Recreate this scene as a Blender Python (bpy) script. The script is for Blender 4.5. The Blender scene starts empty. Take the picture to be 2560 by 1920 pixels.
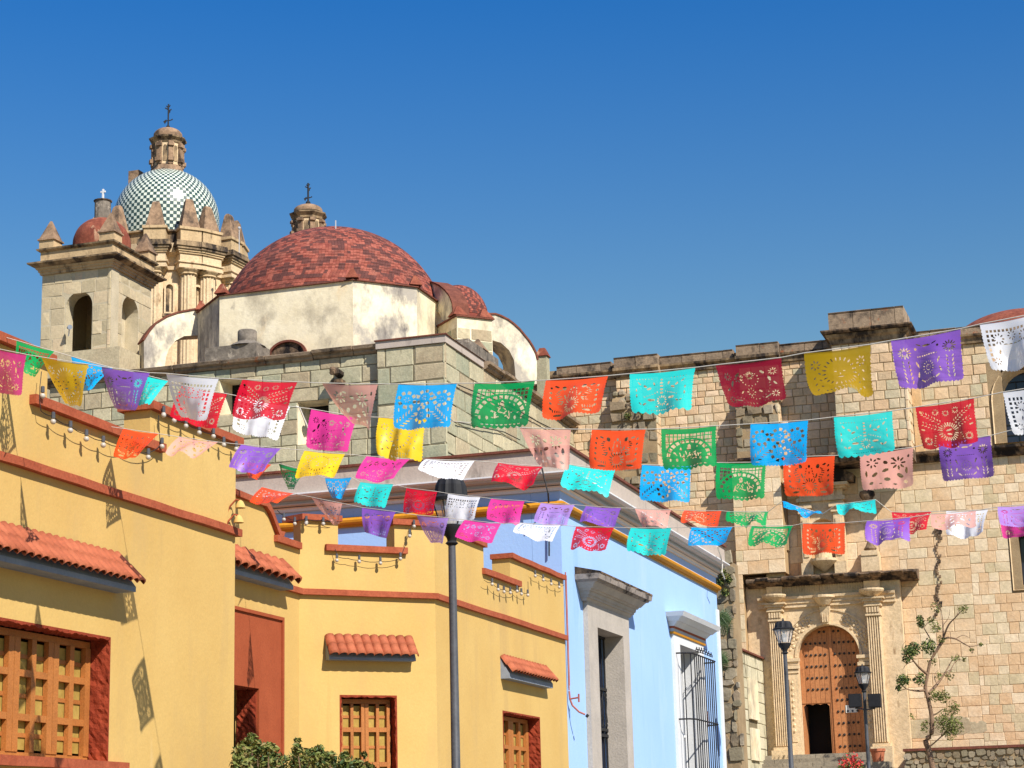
import bpy, math, random
import numpy as np
from mathutils import Vector, Matrix
from mathutils.geometry import tessellate_polygon

random.seed(7)
SC = bpy.context.scene
COL = SC.collection
RAD = math.radians

# ------------------------------------------------------------------ camera
FOC, YAW, PITCH, ROLL = 4928.82, .309378, .231396, -.025615
EYE = Vector((0, 0, 1.6))
_F = Vector((-math.sin(YAW) * math.cos(PITCH), math.cos(YAW) * math.cos(PITCH), math.sin(PITCH)))
_r = Vector((math.cos(YAW), math.sin(YAW), 0))
_u = _r.cross(_F)
_R = _r * math.cos(ROLL) + _u * math.sin(ROLL)
_U = _u * math.cos(ROLL) - _r * math.sin(ROLL)
cam = bpy.data.cameras.new('camera')
cam.sensor_width = 36
cam.sensor_fit = 'HORIZONTAL'
cam.lens = FOC * 36 / 2560
cam.clip_start = .1
cam.clip_end = 3000
camo = bpy.data.objects.new('camera', cam)
camo.matrix_world = Matrix(((_R.x, _U.x, -_F.x, EYE.x), (_R.y, _U.y, -_F.y, EYE.y), (_R.z, _U.z, -_F.z, EYE.z), (0, 0, 0, 1)))
COL.objects.link(camo)
SC.camera = camo

# ------------------------------------------------------------------ sun and sky
TO_SUN = Vector((.88, -.62, 1.0)).normalized()
sun = bpy.data.lights.new('sun', 'SUN')
sun.energy = 4.6
sun.angle = RAD(.5)
sun.color = (1.0, .945, .86)
suno = bpy.data.objects.new('sun', sun)
suno.rotation_euler = (-TO_SUN).to_track_quat('-Z', 'Y').to_euler()
suno.location = (40, -40, 60)
COL.objects.link(suno)
world = bpy.data.worlds.new('World')
SC.world = world
world.use_nodes = True
_nt = world.node_tree
_nt.nodes.clear()
_sky = _nt.nodes.new('ShaderNodeTexSky')
_sky.sky_type = 'NISHITA'
_sky.sun_disc = False
_sky.sun_elevation = math.asin(TO_SUN.z)
_sky.sun_rotation = math.atan2(TO_SUN.x, TO_SUN.y)
_sky.altitude = 0
_sky.air_density = 2.5
_sky.dust_density = 0.
_sky.ozone_density = 10.
_bg = _nt.nodes.new('ShaderNodeBackground')
_bg.inputs['Strength'].default_value = .075
_hs = _nt.nodes.new('ShaderNodeHueSaturation')        # the film's deep blue, the same over the whole sky
_hs.inputs['Hue'].default_value = .53
_hs.inputs['Saturation'].default_value = 1.47
_wo = _nt.nodes.new('ShaderNodeOutputWorld')
_nt.links.new(_sky.outputs[0], _hs.inputs['Color'])
_nt.links.new(_hs.outputs[0], _bg.inputs['Color'])
_nt.links.new(_bg.outputs[0], _wo.inputs['Surface'])
SC.view_settings.view_transform = 'Standard'
SC.view_settings.look = 'None'
SC.view_settings.gamma = 1
SC.view_settings.exposure = .6
SC.view_settings.use_curve_mapping = False


# ------------------------------------------------------------------ surveying: picture point to the plane it lies on
def ray(x, y):
    return _F + _R * ((x - 1280) / FOC) - _U * ((y - 960) / FOC)


def proj(p):
    d = Vector(p) - EYE
    z = d.dot(_F)
    return 1280 + FOC * d.dot(_R) / z, 960 - FOC * d.dot(_U) / z, z


def hitX(x, y, X):
    d = ray(x, y)
    return EYE + d * (X / d.x)


def hitY(x, y, Y):
    d = ray(x, y)
    return EYE + d * (Y / d.y)


def at_depth(x, y, t):
    return EYE + ray(x, y) * t


class Fr:
    """A vertical wall plane: a runs along it, z is up, d is the distance out of it."""
    def __init__(s, o, u, n):
        s.o, s.u, s.n = Vector(o), Vector(u).normalized(), Vector(n).normalized()

    def P(s, a, z, d=0):
        p = s.o + s.u * a + s.n * d
        return Vector((p.x, p.y, z))

    def px(s, x, y, d=0):
        r = ray(x, y)
        t = (s.o + s.n * d - EYE).dot(s.n) / r.dot(s.n)
        p = EYE + r * t
        return (p - s.o).dot(s.u), p.z


def FX(X):
    return Fr((X, 0, 0), (0, 1, 0), (1, 0, 0))


def FY(Y):
    return Fr((0, Y, 0), (1, 0, 0), (0, -1, 0))


# ------------------------------------------------------------------ object bookkeeping
WT = {}


def link(o, parent=None, at=None):
    COL.objects.link(o)
    at = Vector(at) if at is not None else Vector((0, 0, 0))
    if parent is not None:
        o.parent = parent
        o.location = at - WT[parent.name]
    else:
        o.location = at
    WT[o.name] = at
    return o


def tag(o, label=None, cat=None, group=None, kind=None):
    if label: o['label'] = label
    if cat: o['category'] = cat
    if group: o['group'] = group
    if kind: o['kind'] = kind
    return o


def thing(name, loc, label, cat, group=None):
    o = bpy.data.objects.new(name, None)
    o.empty_display_size = .3
    link(o, None, loc)
    return tag(o, label, cat, group)


class MB:
    def __init__(s):
        s.v, s.f, s.m = [], [], []

    def add(s, pts, faces, mi=0):
        b = len(s.v)
        s.v.extend([tuple(p) for p in pts])
        for f in faces:
            s.f.append([b + i for i in f])
            s.m.append(mi)
        return s

    def hexa(s, p, mi=0):
        return s.add(p, [(0, 1, 2, 3), (7, 6, 5, 4), (0, 4, 5, 1), (1, 5, 6, 2), (2, 6, 7, 3), (3, 7, 4, 0)], mi)

    def box(s, fr, a0, a1, z0, z1, d0, d1, mi=0):
        P = fr.P
        return s.hexa([P(a0, z0, d1), P(a1, z0, d1), P(a1, z1, d1), P(a0, z1, d1), P(a0, z0, d0), P(a1, z0, d0), P(a1, z1, d0), P(a0, z1, d0)], mi)

    def wbox(s, x0, x1, y0, y1, z0, z1, mi=0):
        return s.box(FY(0), x0, x1, z0, z1, -y1, -y0, mi)

    def prism(s, fr, poly, d0, d1, holes=(), mi=0, mh=None):
        loops = [list(poly)] + [list(h) for h in holes]
        tri = tessellate_polygon([[Vector((a, z, 0)) for a, z in l] for l in loops])
        flat = [p for l in loops for p in l]
        n = len(flat)
        s.add([fr.P(a, z, d1) for a, z in flat] + [fr.P(a, z, d0) for a, z in flat], [tuple(t) for t in tri] + [tuple(n + i for i in reversed(t)) for t in tri], mi)
        for k, l in enumerate(loops):
            m = len(l)
            s.add([fr.P(a, z, d1) for a, z in l] + [fr.P(a, z, d0) for a, z in l], [(i, (i + 1) % m, m + (i + 1) % m, m + i) for i in range(m)], mi if k == 0 or mh is None else mh)
        return s

    def ext(s, fr, a0, a1, prof, mi=0, sa0=0., sa1=0.):
        """profile [(d,z)] pulled along the wall from a0 to a1; sa splays the ends by d"""
        n = len(prof)
        pts = [fr.P(a0 + sa0 * d, z, d) for d, z in prof] + [fr.P(a1 + sa1 * d, z, d) for d, z in prof]
        return s.add(pts, [(i, (i + 1) % n, n + (i + 1) % n, n + i) for i in range(n)] + [tuple(range(n)), tuple(range(2 * n - 1, n - 1, -1))], mi)

    def sweep(s, path, prof, closed=False, mi=0):
        """profile [(out,z)] swept with mitres along a plan path [(x,y)]; out is to the right of the walk"""
        n, m = len(path), len(prof)
        rows = []
        for i, p in enumerate(path):
            p = Vector(p)
            a = Vector(path[i - 1]) if (i > 0 or closed) else None
            b = Vector(path[(i + 1) % n]) if (i < n - 1 or closed) else None
            d1 = (p - a).normalized() if a is not None else (b - p).normalized()
            d2 = (b - p).normalized() if b is not None else d1
            n1, n2 = Vector((d1.y, -d1.x)), Vector((d2.y, -d2.x))
            mit = (n1 + n2).normalized()
            k = 1 / max(.3, mit.dot(n1))
            rows.append([(p.x + mit.x * k * o, p.y + mit.y * k * o, z) for o, z in prof])
        pts = [q for r in rows for q in r]
        fs = []
        for i in range(n if closed else n - 1):
            j = (i + 1) % n
            for k in range(m):
                l = (k + 1) % m
                fs.append((i * m + k, j * m + k, j * m + l, i * m + l))
        if not closed:
            fs += [tuple(range(m)), tuple((n - 1) * m + k for k in reversed(range(m)))]
        return s.add(pts, fs, mi)

    def lathe(s, cx, cy, prof, n=24, a0=0., a1=2 * math.pi, mi=0, rot=0.):
        full = abs(a1 - a0 - 2 * math.pi) < 1e-6
        k = n if full else n + 1
        pts = []
        for i in range(k):
            t = rot + a0 + (a1 - a0) * i / n
            for r, z in prof:
                pts.append((cx + r * math.cos(t), cy + r * math.sin(t), z))
        m = len(prof)
        fs = []
        for i in range(n):
            j = (i + 1) % k
            for q in range(m - 1):
                fs.append((i * m + q, j * m + q, j * m + q + 1, i * m + q + 1))
        return s.add(pts, fs, mi)

    def tube(s, pts, r, n=6, mi=0):
        pts = [Vector(p) for p in pts]
        rs = r if isinstance(r, (list, tuple)) else [r] * len(pts)
        out = []
        for i, p in enumerate(pts):
            d = (pts[min(i + 1, len(pts) - 1)] - pts[max(i - 1, 0)]).normalized()
            h = Vector((0, 0, 1)) if abs(d.z) < .9 else Vector((1, 0, 0))
            a = d.cross(h).normalized()
            b = d.cross(a)
            for k in range(n):
                t = 2 * math.pi * k / n
                out.append(p + (a * math.cos(t) + b * math.sin(t)) * rs[i])
        fs = []
        for i in range(len(pts) - 1):
            for k in range(n):
                l = (k + 1) % n
                fs.append((i * n + k, i * n + l, (i + 1) * n + l, (i + 1) * n + k))
        fs += [tuple(range(n)), tuple((len(pts) - 1) * n + k for k in reversed(range(n)))]
        return s.add(out, fs, mi)

    def ball(s, c, r, n=10, mi=0, sz=1.):
        m = max(4, n // 2)
        prof = [(max(1e-4, r * math.sin(math.pi * i / m)), c[2] - r * sz * math.cos(math.pi * i / m)) for i in range(m + 1)]
        return s.lathe(c[0], c[1], prof, n, mi=mi)

    def build(s, name, mats, parent=None, smooth=False, label=None, cat=None, group=None, kind=None):
        v = np.array(s.v, dtype=float)
        c = (v.min(0) + v.max(0)) / 2
        me = bpy.data.meshes.new(name)
        me.from_pydata((v - c).tolist(), [], s.f)
        if not isinstance(mats, (list, tuple)): mats = [mats]
        for m in mats: me.materials.append(m)
        if len(mats) > 1: me.polygons.foreach_set('material_index', s.m)
        if smooth:
            me.polygons.foreach_set('use_smooth', [True] * len(me.polygons))
            if smooth != 'all':
                try: me.set_sharp_from_angle(angle=RAD(40))
                except Exception: pass
        o = bpy.data.objects.new(name, me)
        link(o, parent, c)
        return tag(o, label, cat, group, kind)


# ------------------------------------------------------------------ materials
def S(r, g, b):
    return tuple((c / 255 / 12.92) if c / 255 <= .04045 else ((c / 255 + .055) / 1.055) ** 2.4 for c in (r, g, b))


def mat(name, cols, rough=.85, scale=1.5, amt=1., bump=0., bscale=30., piece=0., spec=.3, stains=(), metal=0., streak=None, fine=.12, fscale=25.):
    """cols: colours blended by a large noise; piece: how far separate pieces differ; stains: (colour, scale, threshold, softness, stretch z)"""
    m = bpy.data.materials.new(name)
    m.use_nodes = True
    nt = m.node_tree
    N, L = nt.nodes, nt.links
    bs = N['Principled BSDF']
    bs.inputs['Roughness'].default_value = rough
    bs.inputs['Metallic'].default_value = metal
    bs.inputs['Specular IOR Level'].default_value = spec
    geo = N.new('ShaderNodeNewGeometry')

    def noise(sc, det=4., rgh=.6, stretch=None):
        t = N.new('ShaderNodeTexNoise')
        t.inputs['Scale'].default_value = sc
        t.inputs['Detail'].default_value = det
        t.inputs['Roughness'].default_value = rgh
        src = geo.outputs['Position']
        if stretch:
            mp = N.new('ShaderNodeMapping')
            mp.inputs['Scale'].default_value = stretch
            L.new(src, mp.inputs['Vector'])
            src = mp.outputs[0]
        L.new(src, t.inputs['Vector'])
        return t.outputs['Fac']

    def ramp(fac, stops):
        r = N.new('ShaderNodeValToRGB')
        e = r.color_ramp.elements
        while len(e) < len(stops): e.new(.5)
        for k, (p, c) in enumerate(stops):
            e[k].position = p
            e[k].color = (*c, 1) if len(c) == 3 else c
        L.new(fac, r.inputs['Fac'])
        return r.outputs['Color']

    def mixc(fac, a, b, mode='MIX'):
        x = N.new('ShaderNodeMix')
        x.data_type = 'RGBA'
        x.blend_type = mode
        if isinstance(fac, float): x.inputs[0].default_value = fac
        else: L.new(fac, x.inputs[0])
        for sock, val in ((x.inputs[6], a), (x.inputs[7], b)):
            if isinstance(val, tuple): sock.default_value = (*val, 1)
            else: L.new(val, sock)
        return x.outputs[2]

    n = len(cols)
    if piece:
        oi = N.new('ShaderNodeObjectInfo')
        ad = N.new('ShaderNodeMath'); ad.operation = 'ADD'
        L.new(oi.outputs['Random'], ad.inputs[0])
        L.new(geo.outputs['Random Per Island'], ad.inputs[1])
        fr = N.new('ShaderNodeMath'); fr.operation = 'FRACT'
        L.new(ad.outputs[0], fr.inputs[0])
        mx = N.new('ShaderNodeMath'); mx.operation = 'MULTIPLY_ADD'
        mx.inputs[1].default_value = piece
        L.new(fr.outputs[0], mx.inputs[0])
        nm = N.new('ShaderNodeMath'); nm.operation = 'MULTIPLY'
        nm.inputs[1].default_value = 1 - piece
        L.new(noise(scale), nm.inputs[0])
        L.new(nm.outputs[0], mx.inputs[2])
        fac = mx.outputs[0]
    else:
        fac = noise(scale)
    lo, hi = (.0, 1.) if piece else (.5 - .25 / max(amt, .01), .5 + .25 / max(amt, .01))
    lo, hi = max(0, lo), min(1, hi)
    col = ramp(fac, [(lo + (hi - lo) * k / max(1, n - 1), c) for k, c in enumerate(cols)]) if n > 1 else cols[0]
    if fine:
        g = ramp(noise(fscale, 3.), [(.3, (1 - fine,) * 3), (.7, (1 + fine * .4,) * 3)])
        col = mixc(1., col if not isinstance(col, tuple) else col, g, 'MULTIPLY')
    for c, sc, th, soft, st in stains:
        f = ramp(noise(sc, 6., .65, (1, 1, st)), [(max(0, th - soft), (0, 0, 0)), (min(1, th + soft), (1, 1, 1))])
        col = mixc(f, col, c)
    if isinstance(col, tuple): bs.inputs['Base Color'].default_value = (*col, 1)
    else: L.new(col, bs.inputs['Base Color'])
    if bump:
        b = N.new('ShaderNodeBump')
        b.inputs['Strength'].default_value = bump
        b.inputs['Distance'].default_value = .03
        L.new(noise(bscale, 5., .65), b.inputs['Height'])
        L.new(b.outputs[0], bs.inputs['Normal'])
    return m


def paper(name, col, trans=.2, sheer=.05):
    m = bpy.data.materials.new(name)
    m.use_nodes = True
    N, L = m.node_tree.nodes, m.node_tree.links
    bs = N['Principled BSDF']
    bs.inputs['Base Color'].default_value = (*col, 1)
    bs.inputs['Roughness'].default_value = .38
    bs.inputs['Specular IOR Level'].default_value = .4
    tr = N.new('ShaderNodeBsdfTranslucent')
    tr.inputs['Color'].default_value = (*col, 1)
    mx = N.new('ShaderNodeMixShader')
    mx.inputs[0].default_value = trans
    L.new(bs.outputs[0], mx.inputs[1])
    L.new(tr.outputs[0], mx.inputs[2])
    tp = N.new('ShaderNodeBsdfTransparent')
    m2 = N.new('ShaderNodeMixShader')          # thin sheet: a little of what is behind shows through
    m2.inputs[0].default_value = sheer
    L.new(mx.outputs[0], m2.inputs[1])
    L.new(tp.outputs[0], m2.inputs[2])
    L.new(m2.outputs[0], N['Material Output'].inputs['Surface'])
    return m


def glass(name, col=(.9, .9, .88), alpha=.35, rough=.1):
    m = bpy.data.materials.new(name)
    m.use_nodes = True
    N, L = m.node_tree.nodes, m.node_tree.links
    bs = N['Principled BSDF']
    bs.inputs['Base Color'].default_value = (*col, 1)
    bs.inputs['Roughness'].default_value = rough
    tp = N.new('ShaderNodeBsdfTransparent')
    mx = N.new('ShaderNodeMixShader')
    mx.inputs[0].default_value = alpha
    L.new(tp.outputs[0], mx.inputs[1])
    L.new(bs.outputs[0], mx.inputs[2])
    L.new(mx.outputs[0], N['Material Output'].inputs['Surface'])
    return m


BLACK = S(40, 34, 30)
M = {}
M['yellow'] = mat('yellow_plaster', [(.545, .345, .105), (.61, .41, .138)], .9, .7, 1., .16, 14, fine=.06, fscale=40, stains=[((.50, .33, .12), 1.2, .62, .09, .22), ((.47, .31, .10), 4.5, .70, .06, .05), ((.64, .48, .24), .9, .70, .06, .35), ((.74, .62, .40), 7, .80, .02, 1.)])
M['terracotta'] = mat('terracotta_paint', [S(148, 70, 42), S(174, 92, 60)], .85, 4, 1., .3, 30, fine=.2)
M['tile'] = mat('roof_tile_clay', [S(142, 70, 44), S(178, 100, 68), S(160, 84, 54)], .8, 3, 1., .25, 40, piece=.6, fine=.15)
M['redrough'] = mat('rough_red_plaster', [S(122, 44, 22), S(152, 62, 34)], .9, 5, 1., 1., 9, fine=.2)
M['redsmooth'] = mat('smooth_red_plaster', [S(146, 68, 36), S(162, 80, 46)], .9, 2, 1., .2, 30, fine=.1)
M['soffit'] = mat('grey_blue_paint', [S(120, 128, 140), S(142, 150, 160)], .8, 3)
M['wood'] = mat('honey_wood', [S(134, 76, 34), S(180, 114, 58), S(158, 92, 42)], .55, 3, 1.3, .15, 40, piece=.35, fine=.25, fscale=60)
M['curtain'] = mat('ochre_curtain', [S(150, 120, 52), S(178, 150, 78)], .9, 6)
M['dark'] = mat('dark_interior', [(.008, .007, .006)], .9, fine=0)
M['blue'] = mat('sky_blue_plaster', [(.305, .485, .80), (.345, .53, .84)], .85, .5, 1., .15, 20, fine=.03, stains=[((.40, .56, .82), .7, .64, .1, .3), ((.26, .43, .70), 4, .71, .06, .05), ((.24, .42, .70), 1.1, .70, .08, .18), ((.55, .65, .8), 8, .80, .02, 1.)])
M['white'] = mat('white_paint', [(.62, .63, .64), (.72, .72, .71)], .8, 2, 1., .1, 30, fine=.06, stains=[((.3, .3, .3), 3, .72, .06, .5)])
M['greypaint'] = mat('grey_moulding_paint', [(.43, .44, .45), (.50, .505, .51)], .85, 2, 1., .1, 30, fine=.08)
M['gold'] = mat('ochre_moulding_paint', [S(186, 124, 20), S(206, 142, 36)], .75, 3, 1., .1, 30)
M['pinkstone'] = mat('pale_pink_parapet_plaster', [S(172, 158, 146), S(190, 176, 162)], .9, 1.5, 1., .2, 20, fine=.1, stains=[(S(70, 62, 56), 2.2, .68, .1, .25)])
M['greystone'] = mat('grey_carved_stone', [S(164, 156, 146), S(188, 178, 166)], .9, 2, 1., .3, 25, fine=.12)
M['dirtystone'] = mat('grey_stone_with_black_mould', [S(140, 130, 122), S(166, 154, 142)], .9, 2, 1., .4, 25, fine=.15, stains=[(S(40, 36, 36), 3, .56, .08, 1.)])
M['iron'] = mat('black_iron', [(.013, .013, .014), (.024, .024, .026)], .65, 5, spec=.25)
M['polemetal'] = mat('dark_grey_pole_paint', [(.062, .064, .072), (.09, .092, .10)], .45, 4, spec=.5, fine=.2, stains=[((.02, .02, .02), 3, .62, .04, .2)])
M['green'] = mat('green_cantera', [S(132, 134, 108), S(188, 178, 146), S(154, 156, 130), S(200, 188, 154), S(170, 152, 122), S(176, 176, 146)], .9, 1.2, 1., .5, 14, piece=.75, fine=.2, fscale=8, stains=[(S(86, 76, 58), 2.5, .70, .06, 1.), (S(70, 64, 56), .9, .76, .08, .3)])
M['tan'] = mat('tan_cantera', [S(194, 170, 130), S(216, 188, 150), S(208, 174, 136), S(186, 176, 144), S(226, 198, 164), S(202, 176, 136)], .9, 1.2, 1., .5, 12, piece=.8, fine=.16, fscale=9, stains=[(S(104, 84, 60), 1.7, .74, .07, .6)])
M['tanlow'] = mat('tan_cantera_large', [S(202, 174, 134), S(220, 192, 154), S(212, 176, 134), S(230, 208, 174), S(198, 180, 142), S(222, 188, 148)], .9, 1.2, 1., .5, 12, piece=.6, fine=.16, fscale=9, stains=[(S(130, 104, 74), 1.4, .72, .07, .5), (S(176, 168, 146), .9, .72, .06, .7)])
M['tanplain'] = mat('tan_cantera_carved', [S(192, 158, 112), S(212, 178, 134)], .9, 1.5, 1., .45, 12, fine=.16, fscale=9, stains=[(S(120, 96, 68), 1.5, .70, .08, .5)])
M['tancarved'] = mat('warm_carved_cantera', [S(204, 178, 138), S(224, 198, 160)], .9, 1.5, 1., .6, 10, fine=.2, fscale=8, stains=[(S(128, 96, 62), 2.2, .66, .08, .4)])
M['mortar'] = mat('joint_mortar', [S(138, 116, 86), S(172, 148, 112)], .95, 1.5, 1., .3, 20, fine=.2)
M['mortargreen'] = mat('joint_mortar_dark', [S(104, 96, 74), S(134, 122, 96)], .95, 1.5, 1., .3, 20, fine=.2)
M['mortarlight'] = mat('pale_joint_mortar', [S(166, 138, 100), S(190, 160, 118)], .95, 1.5, 1., .3, 20, fine=.15)
M['mortartower'] = mat('tower_mortar', [S(176, 164, 136), S(204, 190, 160)], .95, 1.5, 1., .3, 20, fine=.15)
M['coping'] = mat('weathered_coping_stone', [S(104, 90, 76), S(164, 142, 116), S(134, 114, 94)], .95, 1.5, 1., .6, 14, piece=.6, fine=.25, fscale=8, stains=[(S(52, 46, 42), 1.8, .60, .1, 1.), (S(158, 96, 62), 2.2, .66, .05, 1.)])
M['blackstone'] = mat('mould_blackened_stone', [S(92, 76, 62), S(156, 128, 98)], .95, 2.5, 1.4, .8, 10, fine=.3, fscale=9, stains=[(S(32, 27, 25), 2.2, .50, .08, .5)])
M['rubble'] = mat('rubble_stone', [S(110, 100, 84), S(164, 150, 124), S(134, 124, 100), S(150, 130, 104), S(178, 168, 146)], .95, 1.2, 1., .8, 9, piece=.85, fine=.25, fscale=8, stains=[(S(62, 55, 46), 2, .62, .08, 1.)])
M['lime'] = mat('limewashed_wall', [S(226, 210, 172), S(242, 230, 200)], .92, .6, 1., .35, 9, fine=.08, fscale=6, stains=[(S(184, 172, 146), .7, .55, .08, .8), (S(140, 132, 120), 1.3, .67, .07, .5), (S(228, 196, 148), .7, .66, .1, .6)])
M['limestain'] = mat('limewashed_wall_stained', [S(226, 212, 178), S(242, 232, 204)], .92, .6, 1., .4, 9, fine=.1, fscale=6, stains=[(S(168, 160, 146), .8, .50, .07, .7), (S(116, 110, 104), 1.3, .58, .08, .45)])
M['redbrick'] = mat('red_brick_edge', [S(96, 54, 42), S(132, 78, 60)], .9, 4, 1., .4, 20, fine=.3)
M['tower'] = mat('tower_ashlar', [S(160, 150, 122), S(196, 178, 144), S(176, 162, 130), S(206, 188, 152), S(190, 158, 130)], .9, 1.2, 1., .4, 12, piece=.75, fine=.14, fscale=8)
M['cornice'] = mat('beige_cornice_stone', [S(178, 152, 114), S(206, 178, 136)], .9, 1.5, 1., .4, 12, fine=.18, fscale=8, stains=[(S(78, 64, 52), 2.0, .62, .08, .4)])
M['cornicedark'] = mat('beige_cornice_stone_blackened', [S(140, 118, 90), S(184, 156, 118)], .9, 1.5, 1., .4, 12, fine=.2, fscale=8, stains=[(S(52, 44, 38), 1.8, .50, .1, .4)])
M['pinnacle'] = mat('weathered_pinnacle_stone', [S(130, 104, 80), S(168, 138, 108)], .9, 2, 1., .5, 12, fine=.22, fscale=8, stains=[(S(66, 56, 48), 1.6, .58, .1, .8)])
M['whitetile'] = mat('white_glazed_tile', [S(200, 208, 190), S(216, 222, 204)], .3, 3, 1., piece=.6, spec=.5, fine=.05)
M['darktile'] = mat('dark_green_glazed_tile', [S(44, 64, 62), S(70, 92, 84)], .3, 3, 1., piece=.6, spec=.5, fine=.1)
M['domered'] = mat('red_dome_tile', [S(140, 70, 54), S(166, 94, 76), S(126, 60, 48), S(152, 84, 64)], .85, 1.5, 1., .2, 20, piece=.7, fine=.2, fscale=6, stains=[(S(104, 66, 56), .8, .62, .12, .6), (S(184, 120, 98), 1.1, .70, .08, .6)])
M['domedark'] = mat('dark_dome_tile', [S(84, 50, 44), S(106, 62, 54)], .85, 1.5, 1., .2, 20, piece=.6, fine=.2, fscale=6, stains=[(S(136, 78, 64), .9, .66, .1, .6)])
M['smalldome'] = mat('weathered_red_dome', [S(112, 54, 38), S(152, 86, 62)], .85, 2, 1.3, .4, 12, fine=.2, fscale=8, stains=[(S(196, 160, 126), 1.6, .66, .06, .35)])
M['greyrender'] = mat('mottled_grey_render', [S(104, 96, 86), S(140, 130, 116)], .95, 2.5, 1.3, .5, 12, fine=.3, fscale=8, stains=[(S(176, 164, 146), 2.4, .64, .05, 1.), (S(58, 54, 50), 1.6, .62, .06, .5)])
M['doorwood'] = mat('red_brown_door_wood', [S(150, 90, 52), S(192, 130, 82), S(170, 106, 62)], .6, 2, 1.3, .2, 18, piece=.5, fine=.2, fscale=12, stains=[(S(104, 54, 28), 1.2, .66, .08, .3)])
M['stud'] = mat('iron_stud', [(.03, .025, .022)], .5)
M['ashlarpale'] = mat('pale_cream_ashlar', [S(170, 164, 136), S(206, 198, 168), S(190, 182, 152), S(216, 208, 182)], .9, 1.2, 1., .4, 12, piece=.75, fine=.14, fscale=8, stains=[(S(110, 104, 82), 1.8, .62, .08, .3)])
M['leaf'] = mat('green_leaf', [(.07, .11, .02), (.13, .17, .035), (.18, .19, .05)], .6, 3, 1., piece=.8, fine=0, spec=.3)
M['leafdark'] = mat('dark_green_leaf', [(.03, .06, .016), (.06, .095, .025)], .55, 3, 1., piece=.8, fine=0, spec=.35)
M['leafolive'] = mat('olive_leaf', [(.13, .16, .03), (.20, .20, .05), (.22, .14, .06)], .6, 3, 1., piece=.8, fine=0, spec=.3)
M['bark'] = mat('grey_brown_bark', [S(112, 88, 68), S(150, 122, 98)], .95, 4, 1., .8, 15, fine=.25)
M['flower'] = mat('red_flower', [S(206, 44, 44), S(226, 84, 74), S(196, 40, 70)], .7, 8, piece=.8, fine=0)
M['pot'] = mat('clay_pot', [S(168, 96, 66), S(186, 114, 82)], .85, 4)
M['ground'] = mat('street_paving', [S(120, 112, 100), S(146, 136, 120)], .95, .8, 1., .4, 10, fine=.2)
M['pathstone'] = mat('grey_step_stone', [S(130, 120, 104), S(160, 148, 128)], .95, 1.5, 1., .5, 12, piece=.5, fine=.25, fscale=8)
M['pipe'] = mat('pink_red_pipe', [S(150, 84, 76), S(176, 116, 106)], .5, 4)
M['bulb'] = mat('frosted_bulb', [(.46, .41, .34)], .4, 4, spec=.5, fine=0)
M['lampglass'] = glass('lamp_glass')
M['sign'] = mat('brown_plaque', [S(112, 56, 34)], .6)
M['signwhite'] = mat('white_notice', [S(214, 214, 206)], .6)
M['cord'] = mat('pale_cord', [S(206, 200, 186)], .9)
M['cable'] = mat('black_cable', [(.02, .02, .02)], .6)
M['speaker'] = mat('black_loudspeaker', [(.012, .012, .014)], .6)
M['windowglass'] = mat('dark_window_glass', [S(30, 34, 48), S(44, 48, 62)], .15, 2, spec=.5, fine=0)

# ------------------------------------------------------------------ laid stone
def _block_mesh(name, rnd, material, ch=.06):
    """unit block: x along the wall, y inwards (front at 0), z up; chamfered, uneven front"""
    j = lambda s: rnd.uniform(-s, s)
    e = ch
    front = [(e + j(.02), j(.12), e + j(.03)), (1 - e + j(.02), j(.12), e + j(.03)), (1 - e + j(.02), j(.12), 1 - e + j(.03)), (e + j(.02), j(.12), 1 - e + j(.03))]
    rim = [(0, .35, 0), (1, .35, 0), (1, .35, 1), (0, .35, 1)]
    back = [(0, 1, 0), (1, 1, 0), (1, 1, 1), (0, 1, 1)]
    mid = (.5 + j(.1), -.05 + j(.12), .5 + j(.1))
    v = front + rim + back + [mid]
    f = [(0, 1, 12), (1, 2, 12), (2, 3, 12), (3, 0, 12)]
    for i in range(4):
        k = (i + 1) % 4
        f.append((4 + i, 4 + k, k, i))
        f.append((8 + i, 8 + k, 4 + k, 4 + i))
    me = bpy.data.meshes.new(name)
    me.from_pydata(v, [], f)
    me.materials.append(material)
    return me


_BLOCKS = {}


def block_meshes(material, ch=.06):
    k = (material.name, ch)
    if k not in _BLOCKS:
        rnd = random.Random(len(_BLOCKS) + 3)
        _BLOCKS[k] = [_block_mesh('stone_block', rnd, material, ch) for _ in range(7)]
    return _BLOCKS[k]


def in_picture(p, pad=30):
    x, y, z = proj(p)
    return z > 0 and -pad < x < 2560 + pad and -pad < y < 1920 + pad


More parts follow.
